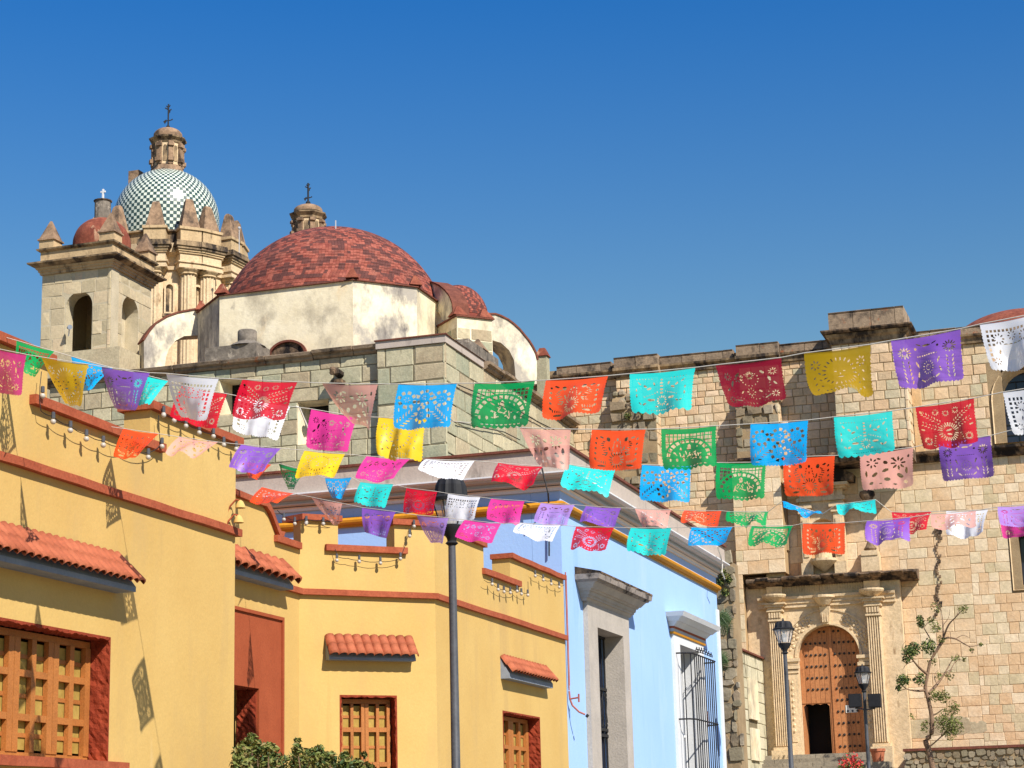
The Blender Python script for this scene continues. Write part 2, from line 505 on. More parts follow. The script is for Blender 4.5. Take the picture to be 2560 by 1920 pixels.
def ashlar(fr, a0, a1, z0, z1, ch, cw, parent, material, holes=(), proud=.03, thick=.12, gap=.025, limit=300, name='stone_block', seed=1, ch_edge=.05, base=0., keep=None, jitter=.5, used=None):
    """courses of separate blocks on the wall fr; holes are (a0,a1,z0,z1) left free. Blocks past the limit become one 'stuff' part."""
    rnd = random.Random(seed)
    cuts = sorted({z0, z1, *[min(max(h[2], z0), z1) for h in holes], *[min(max(h[3], z0), z1) for h in holes]})
    rows = []
    for c0, c1 in zip(cuts, cuts[1:]):
        if c1 - c0 < .04: continue
        n = max(1, round((c1 - c0) / rnd.uniform(*ch)))
        hs = [rnd.uniform(1 - jitter * .4, 1 + jitter * .4) for _ in range(n)]
        k = (c1 - c0) / sum(hs)
        z = c0
        for h in hs:
            rows.append((z, z + h * k))
            z += h * k
    blocks = []
    for r0, r1 in rows:
        zm = (r0 + r1) / 2
        spans = [(a0, a1)]
        for h in holes:
            if h[2] < zm < h[3]:
                nx = []
                for s0, s1 in spans:
                    if h[1] <= s0 or h[0] >= s1: nx.append((s0, s1)); continue
                    if h[0] > s0: nx.append((s0, h[0]))
                    if h[1] < s1: nx.append((h[1], s1))
                spans = nx
        for s0, s1 in spans:
            a = s0
            first = True
            while s1 - a > .02:
                w = rnd.uniform(*cw) * (rnd.uniform(.4, 1) if first else 1)
                first = False
                if s1 - a - w < cw[0] * .5: w = s1 - a
                w = min(w, s1 - a)
                blocks.append((a, a + w, r0, r1))
                a += w
    if keep: blocks = [b for b in blocks if keep((b[0] + b[1]) / 2, (b[2] + b[3]) / 2)]
    meshes = block_meshes(material, ch_edge)
    vis = [in_picture(fr.P((b[0] + b[1]) / 2, (b[2] + b[3]) / 2)) for b in blocks]
    order = sorted(range(len(blocks)), key=lambda i: (not vis[i], -(blocks[i][1] - blocks[i][0]) * (blocks[i][3] - blocks[i][2])))
    mine = set(i for i in order[:limit] if vis[i])
    rest = MB()
    g = gap / 2
    for i, (b0, b1, c0, c1) in enumerate(blocks):
        me = rnd.choice(meshes)
        p = proud * rnd.uniform(.5, 1.3)
        x0, w, h = b0 + g, max(.02, b1 - b0 - gap), max(.02, c1 - c0 - gap)
        if i in mine:
            o = bpy.data.objects.new(name, me)
            at = fr.P(x0, c0 + g, base + p)
            COL.objects.link(o)
            mw = Matrix.Identity(4)
            for c, vec in enumerate((fr.u * w, -fr.n * thick, Vector((0, 0, h)))):
                for r in range(3): mw[r][c] = vec[r]
            mw.translation = at - WT[parent.name]
            o.parent = parent
            o.matrix_basis = mw
            WT[o.name] = at
        else:
            pts = [fr.P(x0 + v.co.x * w, c0 + g + v.co.z * h, base + p - v.co.y * thick) for v in me.vertices]
            rest.add(pts, [tuple(q.vertices) for q in me.polygons])
    if rest.v:
        rest.build(name.replace('block', 'blocks') if 'block' in name else name + '_rest', material, parent, kind='stuff')
    return len(mine)
# ------------------------------------------------------------------ ground
def gz(y):
    return float(np.interp(y, [-100, 25, 52, 70, 73, 78, 500], [0, 0, .9, 1.6, 3.2, 3.7, 3.9]))


b = MB()
xs = [-1500, -300, -60, -30, -15, 0, 20, 80, 300, 1500]
ys = [-1500, -200, -40, 0, 12, 25, 34, 43, 52, 58, 64, 70, 73, 78, 90, 140, 400, 1500]
b.add([(x, y, gz(y)) for y in ys for x in xs], [(j * len(xs) + i, j * len(xs) + i + 1, (j + 1) * len(xs) + i + 1, (j + 1) * len(xs) + i) for j in range(len(ys) - 1) for i in range(len(xs) - 1)])
b.build('ground', M['ground'], kind='structure')

# ------------------------------------------------------------------ the yellow house
XW = -10.835
W1, W2 = FX(XW), FX(-12.48)
C1 = Vector((-12.48, 27.95, 0))
C2 = Vector((XW, 29.57, 0))
W3 = Fr(C1, C2 - C1, (-(C2 - C1).y * -1, (C2 - C1).x * -1, 0))
W4 = FX(XW)
L3 = (C2 - C1).length
ZC, ZN, ZH = 5.55, 6.22, 6.68        # string course, notch floor, parapet top
YE = 36.86                           # far end of the house
Y1 = W1.px(588, 1335)[0]             # end of the first wall
house = thing('yellow_house', (XW - 2, 28, 0), 'yellow plastered house with terracotta trim and tiled window awnings', 'house')


def wall_part(fr, a0, a1, top, holes, th=.34, name='wall'):
    """top: [(a,z)] outline of the upper edge, from a0 to a1"""
    poly = [(a0, -.2)] + [(a1, -.2)] + [p for p in reversed(top)]
    mb = MB()
    mb.prism(fr, poly, -th, 0, [[(h[0], h[2]), (h[1], h[2]), (h[1], h[3]), (h[0], h[3])] for h in holes])
    return mb.build(name, M['yellow'], house)


def rect(fr, x0, y0, x1, y1, zb=None):
    a0, z1 = fr.px(x0, y0)
    a1, z2 = fr.px(x1, y1)
    return (a0, a1, zb if zb is not None else min(z1, z2), (z1 + z2) / 2)


# first wall: high end, notch, high end
n0, n1 = W1.px(120, 900)[0], W1.px(376, 1010)[0]
w1o = (W1.px(-260, 1500)[0], W1.px(276, 1594)[0], 2.62, 3.96)
wall_part(W1, 11.5, Y1, [(11.5, ZH + .04), (n0, ZH + .04), (n0, ZN), (n1, ZN), (n1, ZH), (Y1, ZH)], [w1o])
# return walls of the recess, second wall, corner wall, fourth wall
MB().box(FY(Y1), XW - 3.2, XW - .345, -.2, ZH - .003, -.3, 0).build('wall', M['yellow'], house)
d2o = (Y1 + .2, W2.px(640, 1722)[0], -.1, W2.px(640, 1722)[1])
m0 = W2.px(659, 1190)[0]
m1 = W2.px(700, 1240)[0]
curve = [(m0 + (m1 - m0) * t, ZN + (ZH - ZN) * (1 - math.sin(t * math.pi / 2) ** 2 * .55 - .45 * t ** 1.2)) for t in (0, .2, .4, .6, .8)]
wall_part(W2, Y1 - .2, C1.y, [(Y1 - .2, ZH)] + curve + [(m1, ZN), (C1.y, ZN)], [d2o], th=.33)
k0 = W3.px(748, 1285)[0]
k1, k2 = W3.px(845, 1340)[0], W3.px(986, 1340)[0]
w3o = rect(W3, 849, 1737, 992, 1739, 1.6)
wall_part(W3, 0, L3, [(0, ZN), (.03, ZN), (.03, ZH), (k1, ZH), (k1, ZN), (k2, ZN), (k2, ZH), (L3, ZH)], [w3o], th=.33)
q0, q1 = W4.px(1209, 1400)[0], W4.px(1275, 1420)[0]
w4o = rect(W4, 1256, 1777, 1349, 1792, 2.0)
wall_part(W4, C2.y, YE, [(C2.y, ZH), (q0, ZH), (q0, ZN), (q1, ZN), (q1, ZH), (YE, ZH)], [w4o], th=.34)
# body and flat roof behind the parapets
b = MB()
b = MB()
for x0, x1, y0, y1 in ((-24, XW - .5, 11.5, Y1 - .4), (-24, -13.0, Y1 - .4, 27.6), (-24, -13.1, 27.6, 30.2), (-24, XW - .5, 30.2, YE - .05)):
    b.wbox(x0, x1, y0, y1, 4.9, 5.1)
b.build('roof', M['terracotta'], house)
b = MB()
b.wbox(-24, -23.7, 11.5, YE, -.2, ZN)
b.wbox(-23.7, XW - .35, 11.5, 11.8, -.2, ZN)
b.wbox(-23.7, XW - .35, YE - .3, YE - .01, -.2, ZN)
b.build('wall', M['yellow'], house)
# interior dark backs behind the openings
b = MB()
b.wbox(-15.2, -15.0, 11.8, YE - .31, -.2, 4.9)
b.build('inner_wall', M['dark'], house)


# terracotta bands
def band(fr, a0, a1, z0, z1, d0=-.03, d1=.075, sa0=0., sa1=0., name='band', rough=True, seed=0):
    rnd = random.Random(seed)
    n = max(1, int((a1 - a0) / .55))
    mb = MB()
    prev = None
    for i in range(n + 1):
        a = a0 + (a1 - a0) * i / n
        j = rnd.uniform(-.008, .008)
        row = [(d0, z0), (d1 + j, z0 + j * .6), (d1 + j, z1 + j * .4), (d0, z1)]
        sp = sa0 if i == 0 else sa1 if i == n else 0
        pts = [fr.P(a + sp * d, z, d) for d, z in row]
        s = len(mb.v)
        mb.v.extend(tuple(p) for p in pts)
        if i:
            for k in range(4):
                mb.f.append([s - 4 + k, s + k, s + (k + 1) % 4, s - 4 + (k + 1) % 4]); mb.m.append(0)
        if i in (0, n):
            mb.f.append([s, s + 1, s + 2, s + 3]); mb.m.append(0)
    return mb.build(name, M['terracotta'], house)


t45 = math.tan(RAD(22.5))
band(W1, 11.5, Y1 + .07, ZC - .04, ZC + .05, seed=1)
band(W2, Y1 + .01, C1.y, ZC - .04, ZC + .05, sa1=-t45, seed=2)
band(W3, 0, L3, ZC - .04, ZC + .05, sa0=t45, sa1=t45, seed=3)
band(W4, C2.y, YE + .02, ZC - .04, ZC + .05, sa0=-t45, seed=4)
# caps on the parapet: high parts are wrapped, notch floors carry a proud strip
band(W1, 11.5, n0 + .06, ZH + .04, ZH + .135, -.40, .08, name='parapet_cap', seed=5)
band(W1, n0 - .34, n1 + .26, ZN - .01, ZN + .09, -.02, .08, name='parapet_cap', seed=6)
band(W1, n1 - .06, Y1 + .07, ZH, ZH + .095, -.40, .08, name='parapet_cap', seed=7)
band(W2, Y1 - .1, m0 + .02, ZH, ZH + .09, -.38, .07, name='parapet_cap', seed=8)
mb = MB()
cp = [(m0 - .02, ZH + .09)] + [(a + .02, z + .09) for a, z in curve] + [(m1 + .05, ZN + .17)]
cq = [(m0 - .02, ZH)] + [(a, z - .01) for a, z in curve] + [(m1, ZN + .09)]
mb.prism(W2, cp + list(reversed(cq)), -.38, .07)
mb.build('parapet_cap', M['terracotta'], house)
band(W2, m1 - .22, C1.y, ZN - .01, ZN + .09, -.38, .07, sa1=-t45, name='parapet_cap', seed=9)
band(W3, 0, k1 + .05, ZH, ZH + .09, -.36, .07, sa0=t45, name='parapet_cap', seed=10)
band(W3, k1 - .22, k2 + .2, ZN - .01, ZN + .09, -.02, .07, name='parapet_cap', seed=11)
band(W3, k2 - .05, L3, ZH, ZH + .09, -.36, .07, sa1=t45, name='parapet_cap', seed=12)
band(W4, C2.y, q0 + .04, ZH, ZH + .09, -.36, .07, sa0=-t45, name='parapet_cap', seed=13)
band(W4, q0 - .1, q1 + .45, ZN - .01, ZN + .09, -.02, .07, name='parapet_cap', seed=14)
band(W4, q1 - .05, YE, ZH, ZH + .09, -.36, .07, name='parapet_cap', seed=15)


# reveals and wooden lattice windows
def reveal(fr, o, depth, material, th=.335, rgh=True, seed=0):
    a0, a1, z0, z1 = o
    t = .03
    mb = MB()
    rnd = random.Random(seed)
    # rough lining: one uneven sheet for each side
    def strip(p0, p1, inward, n):
        m = 6
        rows = []
        for i in range(n + 1):
            f = i / n
            x, z = p0[0] + (p1[0] - p0[0]) * f, p0[1] + (p1[1] - p0[1]) * f
            row = []
            for k in range(m + 1):
                j = t + rnd.uniform(-.012, .012)
                row.append(fr.P(x + inward[0] * j, z + inward[1] * j, .006 - (depth + .006) * k / m))
            rows.append(row + [fr.P(x, z, -depth), fr.P(x, z, .006)])
        w = m + 3
        mb.add([q_ for r_ in rows for q_ in r_], [(i * w + k, i * w + (k + 1) % w, (i + 1) * w + (k + 1) % w, (i + 1) * w + k) for i in range(n) for k in range(w)] + [tuple(range(w)), tuple(n * w + k for k in reversed(range(w)))])
    nz, na = max(4, int((z1 - z0) / .05)), max(4, int((a1 - a0) / .05))
    strip((a1, z0), (a1, z1), (-1, 0), nz)
    strip((a0, z0), (a0, z1), (1, 0), nz)
    strip((a0 + t, z1), (a1 - t, z1), (0, -1), na)
    return mb.build('window_reveal', material, house)


def lattice(fr, o, depth, leaves, rows, mid_split, name='window'):
    """wooden casements: each leaf two columns of tall panes between stiles and rails; rows = z levels of rails"""
    a0, a1, z0, z1 = o
    d1 = -depth + .05
    t = .07
    fm = MB()
    fm.box(fr, a0, a1, z1 - .07, z1, -depth, d1)
    fm.box(fr, a0, a1, z0, z0 + .06, -depth, d1)
    win = fm.build(name, M['wood'], house)
    W = (a1 - a0) / leaves
    for k in range(leaves):
        l0 = a0 + W * k + .004
        l1 = l0 + W - .008
        st = MB()
        sw = W * .135
        for a in (l0, l1 - sw):
            st.box(fr, a, a + sw, z0 + .062, z1 - .072, -depth + .004, d1 + .012)
        mm = (l0 + l1) / 2
        st.box(fr, mm - sw * .42, mm + sw * .42, z0 + .062, z1 - .072, -depth + .004, d1 + .008)
        for zr in rows:
            st.box(fr, l0 + sw + .002, mm - sw * .42 - .002, zr - .035, zr + .035, -depth + .004, d1 + .010)
            st.box(fr, mm + sw * .42 + .002, l1 - sw - .002, zr - .035, zr + .035, -depth + .004, d1 + .010)
        st.build('casement', M['wood'], win)
        zz = [z0 + .06] + list(rows) + [z1 - .07]
        for (b0, b1) in ((l0 + sw, mm - sw * .42), (mm + sw * .42, l1 - sw)):
            for za, zb in zip(zz, zz[1:]):
                MB().box(fr, b0 - .012, b1 + .012, za + .03, zb - .03, -depth - .02, -depth - .006).build('shutter_panel', M['curtain'], win)
                mid = (za + zb) / 2
                MB().box(fr, b0 - .004, b1 + .004, mid - .022, mid + .022, -depth - .005, -depth + .008).build('crossbar', M['wood'], win)
    return win


reveal(W1, w1o, .26, M['redrough'], seed=1)
zr1, zr2 = W1.px(140, 1695, -.24)[1], W1.px(140, 1802, -.24)[1]
lattice(W1, (w1o[0] + .05, w1o[1] - .05, w1o[2], w1o[3] - .05), .27, 5, (zr2, zr1), True)
band(W1, w1o[0] - .4, w1o[1] + .32, w1o[2] - .1, w1o[2] - .001, -.26, .09, name='window_sill', seed=21)
reveal(W3, w3o, .20, M['redrough'], seed=2)
lattice(W3, (w3o[0] + .05, w3o[1] - .05, w3o[2], w3o[3] - .05), .21, 2, (w3o[3] - 1.05, w3o[3] - .52), True)
reveal(W4, w4o, .26, M['redrough'], seed=3)
lattice(W4, (w4o[0] + .05, w4o[1] - .05, w4o[2], w4o[3] - .05), .27, 2, (w4o[3] - 1.1, w4o[3] - .58), True)
# red door surround in the recess
sr0, sz1 = W2.px(698, 1549.5)
mb = MB()
mb.prism(W2, [(Y1 + .02, -.1), (d2o[0], -.1), (d2o[0], d2o[3]), (d2o[1], d2o[3]), (d2o[1], -.1), (sr0, -.1), (sr0, sz1), (Y1 + .02, sz1)], .002, .05)
mb.build('door_surround', M['redsmooth'], house)
mb = MB()
mb.prism(W2, [(sr0 - .035, -.1), (sr0 + .02, -.1), (sr0 + .02, sz1 + .03), (Y1 + .02, sz1 + .03), (Y1 + .02, sz1 - .02), (sr0 - .035, sz1 - .02)], .052, .08)
mb.build('door_trim', M['redsmooth'], house)
reveal(W2, (d2o[0], d2o[1] + .008, -.1, d2o[3] + .02), .3, M['redrough'], seed=4)
b = MB()
for k in range(3):
    b.box(W2, d2o[0] + k * .3, d2o[0] + k * .3 + .28, -.1, d2o[3], -.33, -.29)
b.build('door', M['wood'], house)


# tiled awnings
def tile_mesh(length, w, r=None):
    """half-round clay tile along -y (down slope), crown up; shared"""
    mb = MB()
    n = 6
    r = w * .56
    rows = []
    for y, k in ((0, .92), (.5, .98), (1, 1.06)):
        row = []
        for i in range(n + 1):
            t = math.pi * i / n
            row.append((math.cos(t) * r * k, y * length, math.sin(t) * r * k * .9))
        rows.append(row)
    for row in rows: mb.v.extend(row)
    m = n + 1
    for j in range(2):
        for i in range(n):
            mb.f.append([j * m + i, j * m + i + 1, (j + 1) * m + i + 1, (j + 1) * m + i]); mb.m.append(0)
    s = len(mb.v)
    for row in (rows[0], rows[2]):      # thickness at the mouths
        mb.v.extend([(x * .78, y, z * .78) for x, y, z in row])
    for e, j in ((0, 0), (1, 2)):
        for i in range(n):
            mb.f.append([j * m + i, j * m + i + 1, s + e * m + i + 1, s + e * m + i]); mb.m.append(0)
    for i in range(n):
        mb.f.append([s + i, s + i + 1, s + m + i + 1, s + m + i]); mb.m.append(0)
    me = bpy.data.meshes.new('roof_tile')
    me.from_pydata(mb.v, [], mb.f)
    me.materials.append(M['tile'])
    me.polygons.foreach_set('use_smooth', [True] * len(me.polygons))
    return me


def awning(fr, a0, a1, zt, ze, d, zf, count, fasc=True, layers=2, seed=0, label=None):
    """a0..a1 along the wall, tiles from (0,zt) down to (d,ze); fascia underside at zf"""
    root = MB()
    root.prism(Fr(fr.P(a0, 0, 0), fr.n, fr.u), [(.0, zt - .03), (.0, zf), (d * .82, zf), (d * .82, ze - .02)], 0.01, a1 - a0 - .01)
    aw = root.build('awning', M['soffit'], house)
    w = (a1 - a0) / count
    sl = Vector((d, ze - zt))
    ln = sl.length
    rnd = random.Random(seed)
    me = tile_mesh(ln / layers * 1.12, w)
    dirv = fr.n * (d / ln) + Vector((0, 0, (ze - zt) / ln))
    up = fr.u.cross(dirv).normalized()
    if up.z < 0: up = -up
    for i in range(count):
        for l in range(layers):
            o = bpy.data.objects.new('roof_tile', me)
            at = fr.P(a0 + w * (i + .5), zt, 0) + dirv * (ln * l / layers - .01) + up * (.012 + .014 * l)
            u2 = fr.u if fr.u.cross(dirv).dot(up) > 0 else -fr.u
            mw = Matrix.Identity(4)
            tw = rnd.uniform(-.03, .03)
            dv = (dirv + fr.u * tw).normalized()
            for c, vec in enumerate((u2, dv, up)):
                for r in range(3): mw[r][c] = vec[r]
            mw.translation = at - WT[aw.name]
            COL.objects.link(o)
            o.parent = aw
            o.matrix_basis = mw
    return aw


def awn_px(fr, top0, top1, eave, fas, d, count, **k):
    a0, z0 = fr.px(*top0)
    a1, z1 = fr.px(*top1)
    ze = fr.px(*eave, d)[1]
    zf = fr.px(*fas, d * .82)[1]
    return awning(fr, a0, a1, (z0 + z1) / 2, ze, d, zf, count, **k)


ya = W1.px(-200, 1300)[0]
yb, zb_ = W1.px(293, 1396)
awning(W1, ya, yb, zb_ + .01, W1.px(351, 1469, .30)[1] + .03, .30, W1.px(336, 1479, .25)[1], 26, seed=1)
yb, zb_ = W2.px(702, 1414)
awning(W2, Y1 + .03, yb, zb_, W2.px(732, 1463, .26)[1] + .03, .26, W2.px(712, 1469, .21)[1], 19, seed=2)
awn_px(W3, (811.7, 1592), (1030, 1597), (930, 1640), (900, 1650), .20, 10, seed=3)
awn_px(W4, (1250, 1642), (1360.5, 1672), (1383, 1706), (1356.7, 1714.7), .20, 16, seed=4)

# ------------------------------------------------------------------ the blue house
XB = XW - .02
BY0, BY1 = YE + .02, hitX(1792, 1500, XB).y
BW, BL = FX(XB), FY(BY0)
blue = thing('blue_house', (XB - 3, (BY0 + BY1) / 2, 0), 'sky blue house with white stepped cornice and ochre moulding', 'house')
ZCB = 8.47
ZT = hitX(1420, 1166, XB + .40).z       # top of the cornice
ZP = hitX(1425, 1114, XB + .30).z       # top of the parapet
print('blue', BY0, BY1, ZCB, ZT, ZP)
do = (BW.px(1481, 1565)[0], BW.px(1547.6, 1590)[0], .3, BW.px(1515, 1577)[1])
g0 = BW.px(1692, 1600)[0], BW.px(1741, 1600)[0]
wo = (g0[0], g0[1], .9, BW.px(1700, 1612)[1])
mb = MB()
mb.prism(BW, [(BY0, -.2), (BY1, -.2), (BY1, ZT - .1), (BY0, ZT - .1)], -.6, 0, [[(h[0], h[2]), (h[1], h[2]), (h[1], h[3]), (h[0], h[3])] for h in (do, wo)])
mb.build('wall', M['blue'], blue)
MB().box(BL, -24, XB - .605, -.2, ZT - .1, -.5, 0).build('wall', M['blue'], blue)
MB().wbox(-24, XB - .605, BY1 - .5, BY1, -.2, ZT - .1).build('wall', M['blue'], blue)
MB().wbox(-24, XB - .61, BY0 + .51, BY1 - .51, ZT - .5, ZT - .2).build('roof', M['pinkstone'], blue)
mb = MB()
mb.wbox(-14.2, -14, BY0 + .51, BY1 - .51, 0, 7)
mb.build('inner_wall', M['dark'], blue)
path = [(-24, BY0), (XB, BY0), (XB, BY1)]
H = ZT - ZCB
mb = MB()
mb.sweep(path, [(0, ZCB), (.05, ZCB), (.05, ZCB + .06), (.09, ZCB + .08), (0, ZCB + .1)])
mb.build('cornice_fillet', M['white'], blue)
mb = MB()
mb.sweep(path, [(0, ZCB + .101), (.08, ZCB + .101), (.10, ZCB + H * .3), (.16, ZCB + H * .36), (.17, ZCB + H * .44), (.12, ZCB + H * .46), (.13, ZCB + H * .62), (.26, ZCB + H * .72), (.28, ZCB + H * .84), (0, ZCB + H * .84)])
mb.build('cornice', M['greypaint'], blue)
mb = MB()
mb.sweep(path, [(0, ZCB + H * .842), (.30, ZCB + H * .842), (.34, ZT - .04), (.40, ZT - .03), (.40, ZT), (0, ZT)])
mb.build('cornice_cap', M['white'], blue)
mb = MB()
mb.sweep(path, [(-.05, ZT + .001), (.27, ZT + .001), (.27, ZP - .06), (-.05, ZP - .06)])
mb.build('parapet', M['pinkstone'], blue)
mb = MB()
mb.sweep(path, [(-.1, ZP - .059), (.33, ZP - .059), (.33, ZP - .01), (.1, ZP + .02), (-.1, ZP)])
mb.build('parapet_coping', M['redbrick'], blue)
ZG = 8.06
mb = MB()
mb.sweep(path, [(0, ZG), (.05, ZG), (.05, ZG + .045), (.09, ZG + .05), (.13, ZG + .085), (.14, ZG + .13), (.10, ZG + .175), (.05, ZG + .2), (0, ZG + .2)])
mb.build('ochre_moulding', M['gold'], blue)
MB().box(BW, BY1 - .22, BY1, -.2, 7.6, .001, .05).build('corner_strip', M['white'], blue)

# stone door case with hood
so0, so1 = BW.px(1457, 1520)[0], BW.px(1561, 1560)[0]
zh0 = BW.px(1466, 1507)[1]
mb = MB()
mb.prism(BW, [(so0, -.2), (do[0], -.2), (do[0], do[3]), (do[1], do[3]), (do[1], -.2), (so1, -.2), (so1, zh0), (so0, zh0)], .002, .10)
case = mb.build('door_case', M['greystone'], blue)
mb = MB()
t = .03
mb.box(BW, do[1] - t, do[1], -.1, do[3], -.36, .1)
mb.box(BW, do[0], do[0] + t, -.1, do[3], -.36, .1)
mb.box(BW, do[0] + t, do[1] - t, do[3] - t, do[3], -.36, .1)
mb.build('door_reveal', M['greystone'], case)
ha0, ha1 = so0 - .02, so1 + .02


def hood(fr, a0, a1, prof, mats, parent, names):
    """stepped hood: prof = [(out,z0,z1)] slabs returned at both ends"""
    for k, (o, z0, z1, o2) in enumerate(prof):
        mb = MB()
        pa, pb = fr.P(a0, 0), fr.P(a1, 0)
        pth = [tuple((fr.P(a0, 0, -.02))[:2]), tuple(pa[:2]), tuple(pb[:2]), tuple((fr.P(a1, 0, -.02))[:2])]
        mb.sweep([pth[1], pth[2]], [(0, z0), (o, z0), (o2, z1), (0, z1)])
        # returns: widen the piece at both ends by its own projection
        mb = MB()
        P = fr.P
        mb.hexa([P(a0 - o, z0, o), P(a1 + o, z0, o), P(a1 + o2, z1, o2), P(a0 - o2, z1, o2), P(a0 - o, z0, .003), P(a1 + o, z0, .003), P(a1 + o2, z1, .003), P(a0 - o2, z1, .003)])
        mb.build(names[k], mats[k], parent)


zt_ = BW.px(1500, 1432, .52)[1]
h0 = zh0 + .002
print('hood', h0, zt_)
hh = zt_ - h0
steps = [(.11, 0, .12, .14), (.17, .122, .22, .18), (.20, .222, .38, .22), (.25, .382, .46, .27), (.30, .462, .70, .40), (.44, .702, .78, .46), (.50, .782, 1., .52)]
hood(BW, ha0, ha1, [(o, h0 + hh * f0, h0 + hh * f1, o2) for o, f0, f1, o2 in steps], [M['greystone']] * 5 + [M['dirtystone'], M['dirtystone']], case, ['hood_moulding'] * 7)
for i in range(9):           # stepped roof slabs on the hood
    mb = MB()
    a = ha0 - .5 + (ha1 - ha0 + 1.0) * i / 9
    mb.ext(BW, a + .01, a + (ha1 - ha0 + 1.0) / 9 - .01, [(.0, zt_ + .003), (.53 - .02 * (i % 2), zt_ + .003), (.53, zt_ + .04), (.0, zt_ + .16)])
    mb.build('hood_slab', M['blackstone'], case)
# iron grille door, set back
mb = MB()
for k in range(9):
    a = do[0] + .05 + (do[1] - do[0] - .1) * k / 8
    mb.tube([BW.P(a, .3, -.33), BW.P(a, do[3] - .04, -.33)], .014, 5)
for z in (do[3] - .05, do[3] - 1.15, do[3] - 2.0, do[3] - 2.12, do[3] - 3.1):
    mb.box(BW, do[0] + .03, do[1] - .03, z - .03, z + .03, -.36, -.30)
for k in range(6):
    a = do[0] + .1 + (do[1] - do[0] - .2) * k / 5
    for z in (do[3] - 1.3, do[3] - 1.85):
        pts = [BW.P(a + .08 * math.cos(t), z + .09 * math.sin(t), -.315) for t in np.linspace(0, 2 * math.pi, 13)]
        mb.tube(pts, .010, 4)
    mb.tube([BW.P(a - .12, do[3] - 1.95, -.315), BW.P(a + .12, do[3] - 1.25, -.315)], .010, 4)
    mb.tube([BW.P(a + .12, do[3] - 1.95, -.315), BW.P(a - .12, do[3] - 1.25, -.315)], .010, 4)
mb.build('iron_door', M['iron'], blue)
MB().box(BW, do[0], do[1], .3, do[3], -.42, -.40).build('door_glass', M['windowglass'], blue)

# white window case with hood and bulging iron grille
ws0, ws1 = BW.px(1677, 1592)[0], BW.px(1752, 1612)[0]
zw = BW.px(1690, 1590)[1]
mb = MB()
mb.prism(BW, [(ws0, .5), (wo[0], .5), (wo[0], wo[3]), (wo[1], wo[3]), (wo[1], .5), (ws1, .5), (ws1, zw), (ws0, zw)], .002, .07)
wc = mb.build('window_case', M['white'], blue)
mb = MB()
mb.box(BW, wo[1] - .02, wo[1], .9, wo[3], -.40, .07)
mb.box(BW, wo[0], wo[0] + .02, .9, wo[3], -.40, .07)
mb.box(BW, wo[0] + .02, wo[1] - .02, wo[3] - .02, wo[3], -.40, .07)
mb.build('window_reveal', M['white'], wc)
zt2 = BW.px(1710, 1528, .42)[1]
hh = zt2 - zw
names = ['ochre_fillet', 'hood_moulding', 'red_fillet', 'hood_moulding', 'hood_moulding', 'hood_moulding']
steps = [(.10, 0.0, .10, .11), (.09, .102, .26, .10), (.11, .262, .36, .115), (.13, .362, .58, .22), (.26, .582, .78, .36), (.40, .782, 1., .45)]
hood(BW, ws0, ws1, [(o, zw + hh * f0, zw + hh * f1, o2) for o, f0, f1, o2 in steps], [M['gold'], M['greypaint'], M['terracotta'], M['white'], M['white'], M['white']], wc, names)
mb = MB()
zg1 = BW.px(1693, 1624, .3)[1]
zg0 = .6
a0g, a1g = ws0 + .16, ws1 - .05
gd = .42
path = [BW.P(a0g, 0, .03), BW.P(a0g + .05, 0, gd * .75), BW.P(a0g + .3, 0, gd), BW.P(a1g - .3, 0, gd), BW.P(a1g - .05, 0, gd * .75), BW.P(a1g, 0, .03)]
def along(path, t):
    seg = [(path[i + 1] - path[i]).length for i in range(len(path) - 1)]
    d = t * sum(seg)
    for i, s in enumerate(seg):
        if d <= s or i == len(seg) - 1: return path[i].lerp(path[i + 1], d / s)
        d -= s
nb = 17
for k in range(nb):
    p = along(path, k / (nb - 1))
    mb.tube([(p.x, p.y, zg0), (p.x, p.y, zg1)], .015, 5)
for z in (zg1, zg1 - 1.55, zg1 - 3.05, zg1 - 4.3):
    mb.tube([(q.x, q.y, z) for q in path], .02, 5)
for k in range(1, 8):
    p = along(path, .2 + .6 * k / 8)
    for s in (1, -1):
        mb.tube([(p.x, p.y + s * (.04 + .07 * math.sin(t)), zg1 + .07 + .13 * t / 4.7 * (1.2 - abs(k - 4) * .12) + .02 * math.cos(3 * t)) for t in np.linspace(0, 4.7, 9)], .012, 4)
mb.build('window_grille', M['iron'], blue)
MB().box(BW, wo[0], wo[1], .9, wo[3], -.44, -.42).build('window_pane', M['windowglass'], wc)
mb = MB()
for k in range(3):
    a = wo[0] + .03 + (wo[1] - wo[0] - .06) * k / 2
    mb.box(BW, a - .03, a + .03, .9, wo[3], -.41, -.36)
for z in (1.5, 3.0, 4.2, wo[3] - .05):
    mb.box(BW, wo[0], wo[1], z - .03, z + .03, -.415, -.365)
mb.build('window_frame', M['white'], wc)

